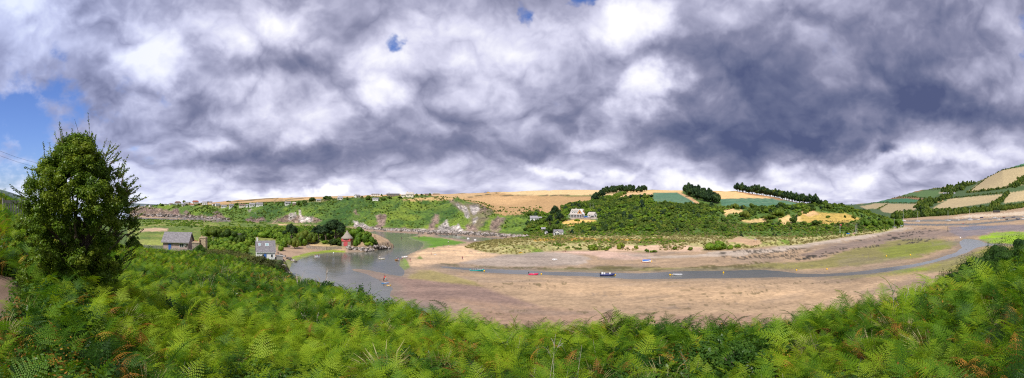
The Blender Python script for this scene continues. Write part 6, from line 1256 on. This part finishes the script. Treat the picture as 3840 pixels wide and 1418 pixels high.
# combe and hillside trees
for x, y, w_, h_, k, lab in ((2082, 828, 48, 60, K_CYP, 'big dark cypress left of the manor against the dry field'), (2062, 848, 36, 44, K_CYP, 'dark cypress lower left of the biggest one'), (2100, 836, 34, 40, K_CYP, 'dark cypress by the long green shed'), (2184, 782, 22, 22, K_BROAD, 'round dark tree behind the manor roof'),
        (2166, 784, 22, 18, K_WIND[1], 'windblown tree on the field edge left of manor'), (2214, 779, 23, 20, K_BROAD, 'round dark tree by the two utility poles'), (2140, 800, 26, 20, K_BROAD, 'dark tree left of the manor gable'), (2075, 872, 46, 34, K_BROAD, 'rounded dark tree above the combe cottage'), (2052, 876, 30, 18, K_BROAD, 'rounded dark tree left of the combe cottage'), (2066, 887, 22, 12, K_BUSH[0], 'bright green bush beside the combe cottage'),
        (2134, 826, 30, 9, K_BUSH[2], 'clipped dark hedge before the manor veranda'), (2165, 829, 30, 8, K_BUSH[0], 'green shrub on the terrace bank'), (2185, 842, 12, 18, K_BUSH[2], 'small dark palm like tree below the terrace'), (2026, 833, 18, 9, K_BUSH[0], 'pale bush before the hidden bungalow'), (1988, 822, 16, 14, K_BUSH[0], 'bright round bush left of the hidden bungalow'),
        (2931, 776, 35, 21, K_BUSH[2], 'large round dark bush below the right green field'), (2872, 799, 26, 16, K_BUSH[1], 'medium round bush left of centre on the right slope'), (2922, 812, 42, 29, K_BUSH[1], 'broad green bush below the large round one'), (2793, 817, 42, 28, K_BROAD, 'dark broad tree between the straw patches'), (2780, 826, 30, 12, K_BUSH[1], 'low green bush under the dark broad tree'),
        (2885, 824, 52, 20, K_BROAD, 'wide dark thicket in the middle of the right slope'), (2956, 849, 23, 21, K_BUSH[2], 'dark bush under the right straw patches'), (2977, 838, 34, 28, K_BROAD, 'dark tree between two straw patches on right'), (3016, 842, 32, 15, K_BUSH[2], 'low dark bush right of the straw patches'), (3000, 809, 20, 12, K_BUSH[1], 'small bush on the upper straw patch'),
        (3028, 797, 22, 14, K_BUSH[1], 'small bush at top of the right straw slope'), (3060, 846, 42, 21, K_BROAD, 'dark tree in the hollow left of the meadow'), (3106, 818, 21, 10, K_BUSH[1], 'lone low bush in the dry meadow'), (3168, 816, 11, 9, K_BUSH[1], 'small lone bush at right of the meadow'), (3200, 818, 20, 14, K_BUSH[2], 'dark bush at the meadow corner'),
        (2690, 936, 92, 33, K_BUSH[0], 'large bright green bush mass at the top of the beach'), (2738, 935, 34, 17, K_BUSH[0], 'smaller bright bush right of the large one'), (2768, 929, 24, 14, K_BUSH[0], 'little green bush at the beach path'), (2228, 937, 50, 20, K_BUSH[1], 'dark green dune bush with white bird before it'),
        (2328, 934, 32, 24, K_BUSH[1], 'upright dark dune bush on the bare sand'), (2426, 946, 20, 13, K_BUSH[1], 'small round dune bush above the blue covered dinghy'), (2272, 940, 22, 8, K_BUSH[1], 'flat little bush on the sand by the dune foot'), (2388, 932, 22, 12, K_BUSH[1], 'dune bush left of the small round one'), (2450, 947, 34, 9, K_BUSH[1], 'wide low grassy bush at the dune foot'), (2528, 936, 24, 12, K_BUSH[1], 'dune bush under the eroded bank'), (2586, 939, 26, 13, K_BUSH[1], 'right dune bush under the eroded bank'), (1983, 893, 24, 9, K_BUSH[2], 'dark bush at the shingle corner under the bluff')):
    put(k, x, y, w_, h_*1.1, lab, rmin=150)
# trees around the boathouse and behind the cottages
for x, y, w_, h_, k, lab in ((1258, 908, 96, 82, K_CYP, 'great dark cypress behind the boathouse'), (1222, 904, 60, 60, K_CYP, 'dark cypress left of the great one'), (1196, 902, 58, 56, K_CYP, 'dark cypress in the middle of the shore trees'), (1092, 905, 52, 64, K_CYP, 'dark crowned tree behind the white cottage'), (1142, 916, 56, 48, K_BROAD, 'broad tree above the muddy cove'), (1168, 914, 46, 40, K_BROAD, 'green tree left end of the quay wall'),
        (1104, 932, 40, 40, K_BROAD, 'brownish tree at the cove edge'), (1052, 940, 27, 22, K_BUSH[0], 'small bright round bush by the cove sand'), (1128, 922, 34, 30, K_BUSH[0], 'bright bush under the cove trees'), (1066, 925, 40, 30, K_BUSH[0], 'bright bushes right of the slate roof'), (1256, 918, 46, 24, K_BUSH[2], 'rounded grey green bush left of the boathouse'), (1222, 914, 24, 12, K_BUSH[0], 'small yellow green bush on the quay terrace'),
        (1322, 902, 48, 34, K_BUSH[0], 'bright bush directly behind the boathouse roof'), (1345, 884, 46, 30, K_BUSH[0], 'bush on top of the headland mound'), (1352, 908, 44, 34, K_BUSH[0], 'large bright bush right of the boathouse'), (1380, 912, 38, 30, K_BUSH[0], 'bright bush on the headland right slope'), (1400, 914, 28, 18, K_BUSH[2], 'dark bush at the headland right end'), (1372, 893, 40, 24, K_BUSH[1], 'bronze green bush at the headland crest'), (1335, 921, 26, 20, K_BUSH[0], 'small bush touching the boathouse wall'), (1385, 922, 28, 14, K_BUSH[0], 'low bush above the headland rocks'), (1312, 878, 40, 26, K_BUSH[2], 'dark bush behind the thatched roof'),
        (860, 904, 62, 42, K_BROAD, 'dark tree behind the utility pole'), (812, 900, 70, 46, K_BROAD, 'dark tree cluster behind the stone stacks'), (775, 896, 46, 34, K_BUSH[1], 'green bush behind the pink cottage ridge'), (866, 918, 46, 30, K_BUSH[0], 'bright round bush between the cottages'), (900, 922, 40, 40, K_BROAD, 'thin topped tree left of the white cottage'), (935, 918, 42, 26, K_BUSH[0], 'yellow green bush beside the slate chimney'), (905, 946, 70, 34, K_BUSH[0], 'wide bright bush left of the white cottage'), (850, 938, 60, 24, K_BUSH[0], 'green bushes right of the taller stack'), (1000, 892, 50, 24, K_BUSH[0], 'bright bush above the slate ridge'), (960, 886, 44, 20, K_BUSH[0], 'green bush behind the white chimney'),
        (505, 930, 60, 34, K_BUSH[2], 'dark bush right of the hawthorn at the meadow edge'), (560, 934, 26, 13, K_BUSH[1], 'low bush by the picket fence'), (620, 934, 26, 14, K_BUSH[1], 'green bush at the pink cottage left corner')):
    put(k, x, y, w_*1.22, h_*1.2, lab, rmin=100)
for x in (3340, 3310, 3280, 3240, 3362, 3376): put(K_BUSH[1 if x % 4 else 0], x, 846, 40, 26, 'green bush hanging over the wooded point', 'bushes over the wooded point', rmin=200)
# prototypes leave the scene
for k in ALLK:
    for c in [k]+KIDS[k.name]: bpy.data.objects.remove(c, do_unlink=True)
# ---------------------------------------------------------------- near shrubs
def leafy(name, label, cat, p, rx, rz_, n, size, m_, seed, stems=8, core=.55, nclump=26, spikes=0):
    t = thing(name, label, cat, p); rg = np.random.default_rng(seed); cs = []; rs = []
    for k in range(nclump):
        a = rg.random()*6.28; u = rg.random()**.5; z = rz_*(.25+.62*rg.random()*(1-.55*u*u)); cs.append((rx*.8*u*math.cos(a), rx*.8*u*math.sin(a), z)); q = .24+.16*rg.random(); rs.append((rx*q, rx*q, rz_*q*.9))
    for k in range(spikes): a = rg.random()*6.28; u = rg.random()**.6; cs.append((rx*.8*u*math.cos(a), rx*.8*u*math.sin(a), rz_*(.8+.3*rg.random()*(1-u*.6)))); rs.append((.06*rx, .06*rx, .2*rz_))
    V = leaf_cloud(rg, cs, rs, n, size, up=.3, shell=.35); ev = []; ef = []
    for c, r in list(zip(cs, rs))[:nclump]: v, f = icoish(c, tuple(q*core for q in r), 6, 4); o_ = len(ev); ev += v; ef += [tuple(i+o_ for i in g_) for g_ in f]
    link('foliage', quads_mesh('foliage', V, m_, 4, (ev, ef)), t); q = MB(); rr = random.Random(seed)
    for k in range(stems): a = rr.random()*6.28; q.tube([(0, 0, -.2), (math.cos(a)*rx*.3, math.sin(a)*rx*.3, rz_*.4), (math.cos(a)*rx*.6, math.sin(a)*rx*.6, rz_*.75)], [.035, .025, .01], 5)
    q.build('stem', M_BARK, t); return t
M_GORSE = leafmat('gorse_leaves', [(0.012, 0.032, 0.010), (0.030, 0.075, 0.014), (0.065, 0.14, 0.02), (0.16, 0.20, 0.03)], 1.3)
M_HEATH = leafmat('blackthorn_leaves', [(0.03, 0.04, 0.014), (0.07, 0.085, 0.022), (0.12, 0.14, 0.035), (0.22, 0.17, 0.05)], .5)
def top_at(px, r, ytop, zsink=.1):
    p = pol(px, r); return p, EYE+r*math.tan(R((HZ-ytop)*K))-p.z
for i, (px, r, yt, rx, lab) in enumerate(((3835, 24, 885, 1.4, 'tallest gorse at the right edge of the photo'), (3775, 23, 905, 1.3, 'gorse second from the right edge'), (3715, 22, 940, 1.2, 'gorse in the middle of the right mound'), (3655, 21, 975, 1.1, 'gorse left of the mound centre'), (3605, 20, 1010, 1.0, 'gorse low on the mound left flank'), (3560, 19, 1055, .8, 'leftmost and smallest gorse of the mound'),
                                            (3800, 20, 965, 1.1, 'front gorse below the tallest one'), (3730, 19, 1005, 1.0, 'front gorse in the middle of the mound'), (3660, 18.5, 1040, .9, 'front gorse at the left of the mound'), (3860, 19, 950, 1.2, 'gorse cut by the photo right edge'))):
    p, h_ = top_at(px, r, yt); leafy('gorse_bush', lab, 'gorse', p, rx*1.4, max(h_, .9), 14000, .027, M_GORSE, 300+i, spikes=14)
p, h_ = top_at(748, 104, 926); leafy('shrub', 'dark glossy shrub before the stone stacks', 'shrub', p, 2.1, max(h_, 2.4), 5200, .11, M_BRAM, 320)
for i, (px, r, yt, rx) in enumerate(((800, 92, 935, 3.0), (838, 88, 936, 3.2), (880, 84, 945, 3.2), (915, 78, 952, 3.0), (950, 74, 958, 2.8), (985, 68, 968, 2.6), (1018, 62, 985, 2.0))):
    p, h_ = top_at(px, r, yt); leafy('blackthorn_thicket', ['leftmost brownish thicket of the row', 'brownish thicket behind the bracken, second from left', 'third brownish thicket from the left', 'middle brownish thicket with grey twigs', 'brownish thicket left of the slate house wall', 'thicket below the white cottage wall', 'rightmost rusty thicket by the shore'][i], 'thicket', p, rx, max(h_, 1.6), 5600, .10, M_HEATH, 330+i, spikes=10)
for i, (px, r, yt, rx, m_, lab) in enumerate(((1352, 24, 1066, .85, M_BRAM, 'fresh green leafy shrub standing out against the water'), (1225, 29, 1062, 1.2, M_BRAM, 'dark bramble bank left of the leafy shrub'), (1165, 33, 1050, 1.3, M_BRAM, 'dark bramble bank at the water edge'), (1440, 18, 1165, .6, M_BRAM, 'low bramble clump on the slope crest'),
                                        (2700, 10.5, 1262, .8, M_BRAM, 'dark bramble clump among bracken right of centre'), (2330, 12.5, 1205, .5, M_HEATH, 'bronze leaved clump on the bracken skyline'), (2790, 9, 1300, .7, M_BRAM, 'glossy bramble clump low in the bracken'))):
    p, h_ = top_at(px, r, yt); leafy('bramble_bush', lab, 'bush', p, rx, max(h_, .7), 3800, .034 if r < 20 else .05, m_, 350+i, nclump=14, spikes=6)
def dead_stems(label, px, r, ytop, n, spread, seed, name='dead_shrub'):
    p, h_ = top_at(px, r, ytop); h_ = max(h_, .8); t = thing(name, label, 'dead shrub', p); rr = random.Random(seed)
    for i in range(n):
        q = MB(); a = rr.random()*6.28; b0 = Vector((rr.uniform(-spread, spread)*.5, rr.uniform(-spread, spread)*.3, -.1)); d = Vector((math.cos(a)*.25, math.sin(a)*.25, 1)).normalized(); L = h_*rr.uniform(.6, 1.05); pts = [b0]; 
        for k in range(4): d = (d+Vector((rr.uniform(-.22, .22), rr.uniform(-.2, .2), .1))).normalized(); pts.append(pts[-1]+d*L/4)
        w_ = .0016*r*.6+.006; q.tube(pts, [w_, w_*.9, w_*.7, w_*.5, w_*.25], 4)
        for k in range(5): j = rr.randint(1, 3); e = pts[j]+Vector((rr.uniform(-.35, .35), rr.uniform(-.3, .3), rr.uniform(.1, .4)))*L*.5; q.tube([pts[j], pts[j].lerp(e, .5)+Vector((0, 0, .03)), e], [w_*.5, w_*.35, w_*.15], 3)
        q.build('branch', M_TWIG, t)
    return t
dead_stems('pale dead twigs left of the leafy shrub against the water', 1190, 30, 1000, 5, 1.6, 1); dead_stems('bleached twigs in front of the dark water edge', 1150, 33, 1010, 6, 1.8, 2); dead_stems('two thin grey twigs just left of the fresh green shrub', 1300, 26, 1050, 3, .8, 3)
dead_stems('tall grey dead stems before the right gorse mound', 3430, 13, 1010, 6, 1.0, 4); dead_stems('single thin dead sapling left of the grey stems', 3362, 12, 1040, 2, .3, 5); dead_stems('tangled bare stems low in the left bracken', 1160, 15, 1160, 6, 1.3, 6); dead_stems('arching bare bramble stems in the centre bracken', 2020, 10, 1215, 6, 1.2, 7); dead_stems('short bare twigs on the slope left of centre', 1330, 17, 1130, 4, .9, 8)
# ---------------------------------------------------------------- the big hawthorn on the left
def hawthorn():
    p = pol(290, 12.0); t = thing('hawthorn_tree', 'large dense hawthorn rising from the bracken at left', 'tree', p); rg = np.random.default_rng(77); rr = random.Random(77)
    a = R((290-1920)*K); ux = Vector((math.cos(a), -math.sin(a), 0)); uy = Vector((math.sin(a), math.cos(a), 0))        # across and along the view
    prof_z = [0.0, .5, 1.1, 1.8, 2.5, 3.1, 3.6, 4.05, 4.4, 4.7]; prof_w = [1.15, 1.3, 1.5, 1.66, 1.72, 1.58, 1.26, .92, .56, .2]; off = [-.25, -.18, -.05, 0, 0, .0, -.05, -.05, -.02, .05]
    cs = []; rs = []
    while len(cs) < 900:
        z = rr.uniform(.1, 4.65); w_ = np.interp(z, prof_z, prof_w); u = rr.uniform(-1, 1); v = rr.uniform(-1, 1)
        if u*u+v*v > 1: continue
        d = math.hypot(u, v); an_ = math.atan2(v, u); w_ *= .92+.22*math.sin(2.3*an_+1.9*z)*math.sin(2.3*z+.6)+rr.uniform(-.06, .16)
        if d < .45 and rr.random() < .3: continue
        x = u*w_+np.interp(z, prof_z, off)
        if x > .75 and .9 < z < 2.2 and rr.random() < .40: continue       # the open, see-through side
        c = ux*x+uy*(v*w_*.95); cs.append((c.x, c.y, z)); q = rr.uniform(.07, .20)+(.12 if rr.random() < .25 else 0); rs.append((q, q, q*.9))
    V = leaf_cloud(rg, cs, rs, 165000, .026, up=.35, shell=.05, aspect=.7); ev = []; ef = []
    for c, r in zip(cs, rs):
        if rr.random() < .9: v, f = icoish(c, tuple(q*.5 for q in r), 5, 4); o_ = len(ev); ev += v; ef += [tuple(i+o_ for i in g_) for g_ in f]
    m_ = leafmat('hawthorn_leaves', [(0.014, 0.036, 0.008), (0.045, 0.098, 0.012), (0.12, 0.20, 0.018), (0.25, 0.31, 0.03)], 1.3, rough=.35, trans=.3)
    link('crown', quads_mesh('crown', V, m_, 4, (ev, ef)), t)
    q = MB(); q.tube([(0, 0, -.4), (.05, 0, .5), (.02, 0, 1.3), (-.1, .1, 2.4)], [.2, .15, .12, .07], 8); q.build('trunk', M_BARK, t)
    for k in range(26):
        c = cs[rr.randrange(len(cs))]; c = Vector(c); s = Vector((.03, 0, rr.uniform(.3, 1.4))); m1 = s.lerp(c, .5)+Vector((rr.uniform(-.2, .2), rr.uniform(-.2, .2), .15)); q = MB(); q.tube([s, m1, c], [.06, .04, .015], 6); q.build('branch', M_BARK, t)
    for k in range(10):
        x = rr.uniform(.5, 1.6); z = rr.uniform(.9, 2.4); c = ux*x+uy*rr.uniform(-.5, .5)+Vector((0, 0, z)); s = Vector((0, 0, rr.uniform(.2, 1.1))); q = MB(); m1 = s.lerp(c, .55)+Vector((0, 0, rr.uniform(-.15, .2))); q.tube([s, m1, c, c+ux*.25+Vector((0, 0, rr.uniform(-.1, .3)))], [.05, .035, .02, .008], 6); q.build('branch', M_BARK, t)
    LV = []
    def shoot(s, d, L, lf):
        q = MB(); pts = [s]; dd = d.copy()
        for k in range(5): dd = (dd+Vector((rr.uniform(-.16, .16), rr.uniform(-.16, .16), .04))).normalized(); pts.append(pts[-1]+dd*L/5)
        q.tube(pts, [.011, .010, .008, .006, .005, .003], 4)
        for k in range(int(lf)):
            i = rr.randint(1, 4); b0 = pts[i].lerp(pts[i+1], rr.random()); n_ = Vector((rr.gauss(0, 1), rr.gauss(0, 1), rr.gauss(.3, 1))).normalized(); s_ = rr.uniform(.018, .030); e1 = n_.cross(Vector((.3, .5, .8))).normalized(); e2 = n_.cross(e1); b0 = b0+n_*rr.uniform(0, .05)
            LV.append([b0-e1*s_, b0-e2*s_*.6, b0+e1*s_, b0+e2*s_*.6])
        q.build('shoot', M_BARK, t)
    for k in range(90):
        z = rr.uniform(3.0, 4.5); w_ = float(np.interp(z, prof_z, prof_w)); u = rr.uniform(-1, 1); s = ux*(u*w_*.9)+uy*rr.uniform(-.5, .5)*w_+Vector((0, 0, z)); shoot(s, (ux*u*.35+Vector((0, 0, 1))).normalized(), rr.uniform(.3, .72), rr.uniform(24, 60))
    shoot(ux*.32+Vector((0, 0, 4.45)), (ux*.15+Vector((0, 0, 1))).normalized(), 1.0, 26); shoot(ux*.12+Vector((0, 0, 4.5)), (ux*-.3+Vector((0, 0, 1))).normalized(), .75, 3)
    for k in range(70):
        z = rr.uniform(.8, 4.2); w_ = float(np.interp(z, prof_z, prof_w)); sg = 1 if rr.random() < .7 else -1; s = ux*(sg*w_*.88)+uy*rr.uniform(-.6, .6)+Vector((0, 0, z)); shoot(s, (ux*sg*.9+Vector((0, 0, rr.uniform(.1, .9)))).normalized(), rr.uniform(.25, .6), rr.uniform(24, 60))
    V = np.array([[list(v) for v in q_] for q_ in LV]); o_ = link('shoot_leaves', quads_mesh('shoot_leaves', V, m_, 4), t)
    return t
hawthorn()
# ---------------------------------------------------------------- people
SKIN = mat('skin', (.50, .28, .20), .6, .06); HAIRD = mat('dark_hair', (.05, .035, .025), .8, .2)
CLO = {}
def cloth(name, c): return mat('cloth_'+name, c, .85, .1, 8)
def person(label, x, y, hpx, pose, top, bottom, ang=0, p=None, hm=None, rmin=60, skirt=False):
    p = hit(x, y, rmin) if p is None else p
    if p.z < -.05: p.z = max(p.z, -.35)
    H_ = hm or max(1.1, min(1.85, hpx*mpx(math.hypot(p.x, p.y)))); s = H_/1.75; t = thing('person', label, 'person', p, rzp(p, ang)); t.scale = (s, s, s)
    sit = pose == 'sit'; hz = .12 if sit else .92; st = {'stand': .10, 'walk': .30, 'sit': 0, 'wade': .08}[pose]
    J = {'pel': (0, 0, hz), 'bel': (0, 0, hz+.16), 'che': (0, 0, hz+.40), 'nek': (0, .0, hz+.56), 'hd0': (0, -.01, hz+.66), 'hd1': (0, -.015, hz+.80)}
    Rr = {'pel': .145, 'bel': .125, 'che': .15, 'nek': .055, 'hd0': .085, 'hd1': .08}; E_ = [('pel', 'bel'), ('bel', 'che'), ('che', 'nek'), ('nek', 'hd0'), ('hd0', 'hd1')]
    for sg, n in ((-1, 'l'), (1, 'r')):
        J['sh'+n] = (sg*.19, 0, hz+.47); Rr['sh'+n] = .06; J['el'+n] = (sg*.27, -.02-.03*sg*(pose == 'walk'), hz+.22); Rr['el'+n] = .045; J['wr'+n] = (sg*.25, -.14, hz+.02); Rr['wr'+n] = .03; J['pa'+n] = (sg*.25, -.17, hz-.06); Rr['pa'+n] = .036
        E_ += [('che', 'sh'+n), ('sh'+n, 'el'+n), ('el'+n, 'wr'+n), ('wr'+n, 'pa'+n)]
        for k in range(4): f = 'f%d%s' % (k, n); J[f] = (sg*.25+(k-1.5)*.02, -.19-.01*k, hz-.13-.008*(k in (1, 2))); Rr[f] = .009; E_.append(('pa'+n, f))
        f = 'th'+n; J[f] = (sg*.21, -.22, hz-.07); Rr[f] = .010; E_.append(('pa'+n, f))
        J['hp'+n] = (sg*.10, 0, hz-.06); Rr['hp'+n] = .10
        if sit: J['kn'+n] = (sg*.14, -.42, .42); J['an'+n] = (sg*.14, -.62, .07); J['to'+n] = (sg*.14, -.78, .05)
        else: J['kn'+n] = (sg*.10, -.04-sg*st*.4, .50); J['an'+n] = (sg*.10, sg*-st*.9+.03, .09); J['to'+n] = (sg*.10, sg*-st*.9-.14, .04)
        Rr['kn'+n] = .06; Rr['an'+n] = .04; Rr['to'+n] = .035; E_ += [('pel', 'hp'+n), ('hp'+n, 'kn'+n), ('kn'+n, 'an'+n), ('an'+n, 'to'+n)]
    names = list(J); me = bpy.data.meshes.new('body'); me.from_pydata([J[n] for n in names], [(names.index(a), names.index(b_)) for a, b_ in E_], []); me.materials.append(SKIN); b_ = link('body', me, t)
    b_.modifiers.new('skin', 'SKIN'); me.skin_vertices.new() if not me.skin_vertices else None
    for i, n in enumerate(names): me.skin_vertices[0].data[i].radius = (Rr[n], Rr[n]*(.8 if n in ('pel', 'bel', 'che') else 1)); me.skin_vertices[0].data[i].use_root = (n == 'pel')
    sb = b_.modifiers.new('sub', 'SUBSURF'); sb.levels = 1; sb.render_levels = 1
    q = MB(); q.lathe((0, 0, hz+.02), [(.17, 0), (.155, .14), (.185, .34), (.19, .44), (.12, .52), (.075, .56)], 12, .72)
    for sg in (-1, 1): q.tube([(sg*.15, 0, hz+.48), (sg*.24, -.01, hz+.33)], [.085, .075], 8)
    q.build('shirt', top, t, True); q = MB(); q.lathe((0, 0, hz-.12), [(.19, 0), (.175, .18)], 12, .75)
    for sg, n in ((-1, 'l'), (1, 'r')): a = Vector(J['hp'+n]); k = Vector(J['kn'+n]); q.tube([a+Vector((0, 0, .03)), a.lerp(k, .75)], [.125, .10], 8)
    q.build('shorts', bottom, t, True); q = MB(); q.ball((0, .015, hz+.79), .118, 10, 6, 1.0); q.build('hair', HAIRD, t, True)
    for nm, c_, r_, zz_, mm in (('nose', (0, -.112, hz+.71), .020, 1.3, SKIN), ('eye', (-.035, -.095, hz+.745), .012, 1, HAIRD), ('eye', (.035, -.095, hz+.745), .012, 1, HAIRD), ('ear', (-.10, 0, hz+.72), .022, 1.5, SKIN), ('ear', (.10, 0, hz+.72), .022, 1.5, SKIN), ('mouth', (0, -.098, hz+.67), .018, .4, cR)):
        q = MB(); q.ball(c_, r_, 6, 4, zz_); q.build(nm, mm, b_)
    return t
cW = cloth('white', (.75, .75, .76)); cR = cloth('red', (.62, .06, .07)); cD = cloth('dark', (.04, .04, .05)); cT = cloth('teal', (.08, .5, .5)); cG = cloth('grey', (.22, .22, .25)); cP = cloth('pink', (.75, .25, .33)); cM = cloth('maroon', (.28, .05, .07)); cB = cloth('blue', (.05, .12, .4)); cS = cloth('tan', (.55, .36, .26))
person('person in maroon top and grey trousers alone on the sandbank', 1734, 976, 12, 'stand', cM, cG, 10, hm=1.75)
person('person in dark top and pink red shorts by the pulled up boat', 1538, 982, 12, 'walk', cD, cP, 160, hm=1.7)
person('person in dark vest standing left beside the blue paddleboard', 1439, 1059, 14, 'stand', cD, cD, 30, hm=1.5); person('person in red swimwear behind the blue paddleboard', 1443, 1052, 15, 'stand', cR, cR, 200, hm=1.75); person('person in teal shorts right of the blue paddleboard', 1447, 1055, 15, 'walk', cS, cT, -40, hm=1.75)
person('person in pale clothes, left of a pair by the green weed bank', 1621, 936, 8, 'walk', cW, cW, 90); person('person in black, right of a pair by the green weed bank', 1626, 937, 9, 'walk', cD, cD, 90)
person('child in pink beside the pale board on the spit', 1617, 956, 8, 'stand', cP, cS, 60, hm=1.3); person('person in dark clothes walking the far edge of the sandbank', 1664, 928, 7, 'walk', cD, cG, 80, hm=1.6); person('person in long white top at the far edge of the sandbank', 1681, 928, 8, 'stand', cW, cP, 0); person('person in white shirt and dark shorts on the green weed bank', 1681, 914, 8, 'stand', cW, cD, 0, hm=1.7)
person('person in dark top seated on the sand below the dunes', 2119, 945, 6, 'sit', cM, cD, 40, hm=1.7); person('person in tan seated left on the sand below the dunes', 2112, 945, 5, 'sit', cS, cD, -30, hm=1.6)
person('bather in dark swimwear wading in mid river', 1506, 898, 7, 'wade', cD, cD, 20, hm=1.7); person('walker in black on the far shore of the headland', 1406, 892, 5, 'walk', cD, cD, 60, hm=1.7); person('person in black standing on the seaweed rocks of the headland', 1452, 920, 7, 'stand', cD, cD, 60, hm=1.6)
person('person in blue wading beside the long white boat', 1504, 978, 10, 'wade', cB, cD, 40, hm=1.6); person('person in tan top by the long white boat', 1509, 977, 11, 'stand', cS, cD, -60, hm=1.7); person('person in pink top wading by the brown boat', 1493, 981, 12, 'wade', cP, cW, 100, hm=1.75); person('person in white standing in the small brown boat', 1486, 978, 9, 'stand', cW, cD, 80, p=Vector((tb3.location.x, tb3.location.y, tb3.location.z+.25)), hm=1.5)
def inboat(tb, dx, label, top, bottom, pose, ang, dz=.3, hm=1.7):
    a = tb.rotation_euler[2]; person(label, 0, 0, 0, pose, top, bottom, ang, p=Vector((tb.location.x+dx*math.cos(a), tb.location.y+dx*math.sin(a), tb.location.z+dz)), hm=hm)
inboat(tb, -.5, 'rower in pink at the oars of the white rowing boat', cP, cD, 'sit', 80); inboat(tb, .8, 'passenger in red in the white rowing boat', cR, cD, 'sit', -80); inboat(tb2, -.5*1.6, 'person in white aboard the cream rowing boat', cW, cD, 'stand', 90, .2, 1.5)
for x, lab in ((1660, 'left of two distant figures on the far sand strip'), (1573, 'right hand distant figure at the weed bank tip')): person(lab, x if x < 1600 else 1569, 894, 5, 'stand', cD, cD, 30, hm=1.6)
# oars of the rowing boat
for sg in (-1, 1):
    o_ = thing('oar', ['wooden oar held out on the near side of the white rowing boat', 'wooden oar held out on the far side of the white rowing boat'][(sg+1)//2], 'oar', tb.location+Vector((0, 0, .5)), tb.rotation_euler[2]); MB().tube([(0, sg*.3, .15), (-.3, sg*2.1, -.45)], .025, 5).build('shaft', BROWNP, o_); q = MB(); q.box((-.36, sg*2.35, -.52), (.14, .5, .03)); q.build('blade', BROWNP, o_)
# white gull by the dune bush
p = hit(2217, 936, 150); t = thing('gull', 'white gull standing on sand by the dark dune bush', 'gull', p+Vector((0, 0, .18)), rzp(p, 20)); t.scale = (1.6,)*3
q = MB(); q.tube([(-.26, 0, .06), (-.12, 0, .05), (.05, 0, .07), (.16, 0, .12), (.2, 0, .22), (.24, 0, .24)], [.02, .07, .09, .06, .045, .02], 8); q.build('body', FRAME, t, True); q = MB(); q.tube([(.25, 0, .24), (.32, 0, .22)], [.015, .004], 5); q.build('beak', YEL, t)
for s in (-.03, .03): MB().tube([(.02, s, .0), (.02, s, -.12)], .008, 4).build('leg', YEL, t)
# headland on the horizon left and right
def headland(name, px0, px1, r, prof_, label, col):
    q = MB(); n = len(prof_); vs = []; fs = []
    for i, h_ in enumerate(prof_):
        px = px0+(px1-px0)*i/(n-1); 
        for rr_, z in ((r, -3), (r+200, h_), (r+900, h_*.8), (r+1400, -3)): v = pol(px, rr_, z); vs.append(tuple(v))
    for i in range(n-1):
        for k in range(3): a = i*4+k; fs.append((a, a+4, a+5, a+1))
    q.add(vs, fs); o_ = q.build(name, mat('far_land', col, .95, .2, .004), None, True); o_['kind'] = 'structure'; o_['label'] = label
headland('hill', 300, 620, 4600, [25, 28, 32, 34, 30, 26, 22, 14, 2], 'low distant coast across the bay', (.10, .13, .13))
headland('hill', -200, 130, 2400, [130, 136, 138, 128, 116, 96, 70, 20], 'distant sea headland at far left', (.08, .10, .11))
# boulders on the shore
M_ROCK = mat('shore_rock', (.38, .33, .30), .9, .45, .8, .8, 3); M_ROCKD = mat('dark_rock', (.13, .11, .09), .9, .5, 1.0, .8, 3)
def rock_me(seed, m_):
    rg = np.random.default_rng(seed); mb = MB(); mb.ball((0, 0, .2), 1, 8, 6, .62); v = np.array(mb.v); v *= (1+.5*(rg.random(len(v))[:, None]-.5)); mb.v = [tuple(q_) for q_ in v]; return mb.mesh('boulder', m_)
rp = [rock_me(401, M_ROCK), rock_me(402, M_ROCK), rock_me(403, M_ROCKD)]
P3 = []; S3 = []; I3 = []
for (x0, y0, x1, y1, n, sz, dk) in ((1340, 858, 1520, 866, 90, 1.0, .3), (1500, 864, 1700, 873, 130, 1.0, .35), (1680, 870, 1860, 881, 150, 1.1, .35), (1840, 880, 1985, 890, 90, 1.0, .3), (1330, 848, 1400, 857, 40, 1.6, .1), (1560, 874, 1760, 880, 80, .9, .9), (1740, 878, 1900, 888, 90, .9, .9),
                                     (1300, 930, 1400, 940, 60, 1.1, .3), (1380, 922, 1462, 932, 90, .9, .55), (1040, 950, 1110, 985, 30, .8, .8), (1060, 1000, 1085, 1035, 24, 1.1, .9), (600, 806, 860, 824, 120, 1.6, .5), (490, 803, 620, 812, 60, 2.0, .5)):
    for i in range(n):
        t_ = rng.random(); p = hit(x0+(x1-x0)*t_, y0+(y1-y0)*t_+rng.normal(0, 2.2), 130, 1100)
        if p.z > -.3: P3.append(tuple(p)); S3.append(sz*rng.uniform(.35, 1.1)*(1+max(0, math.hypot(p.x, p.y)-500)/500)); I3.append(2 if rng.random() < dk else int(rng.integers(0, 2)))
k = len(P3); scatter('shore_rocks', P3, np.stack([rng.normal(0, .4, k), rng.normal(0, .4, k), rng.uniform(0, 6.28, k)], 1), S3, I3, np.zeros(k), rp, 'pale and weedy boulders along the foot of the bluff and shore', 'rocks')
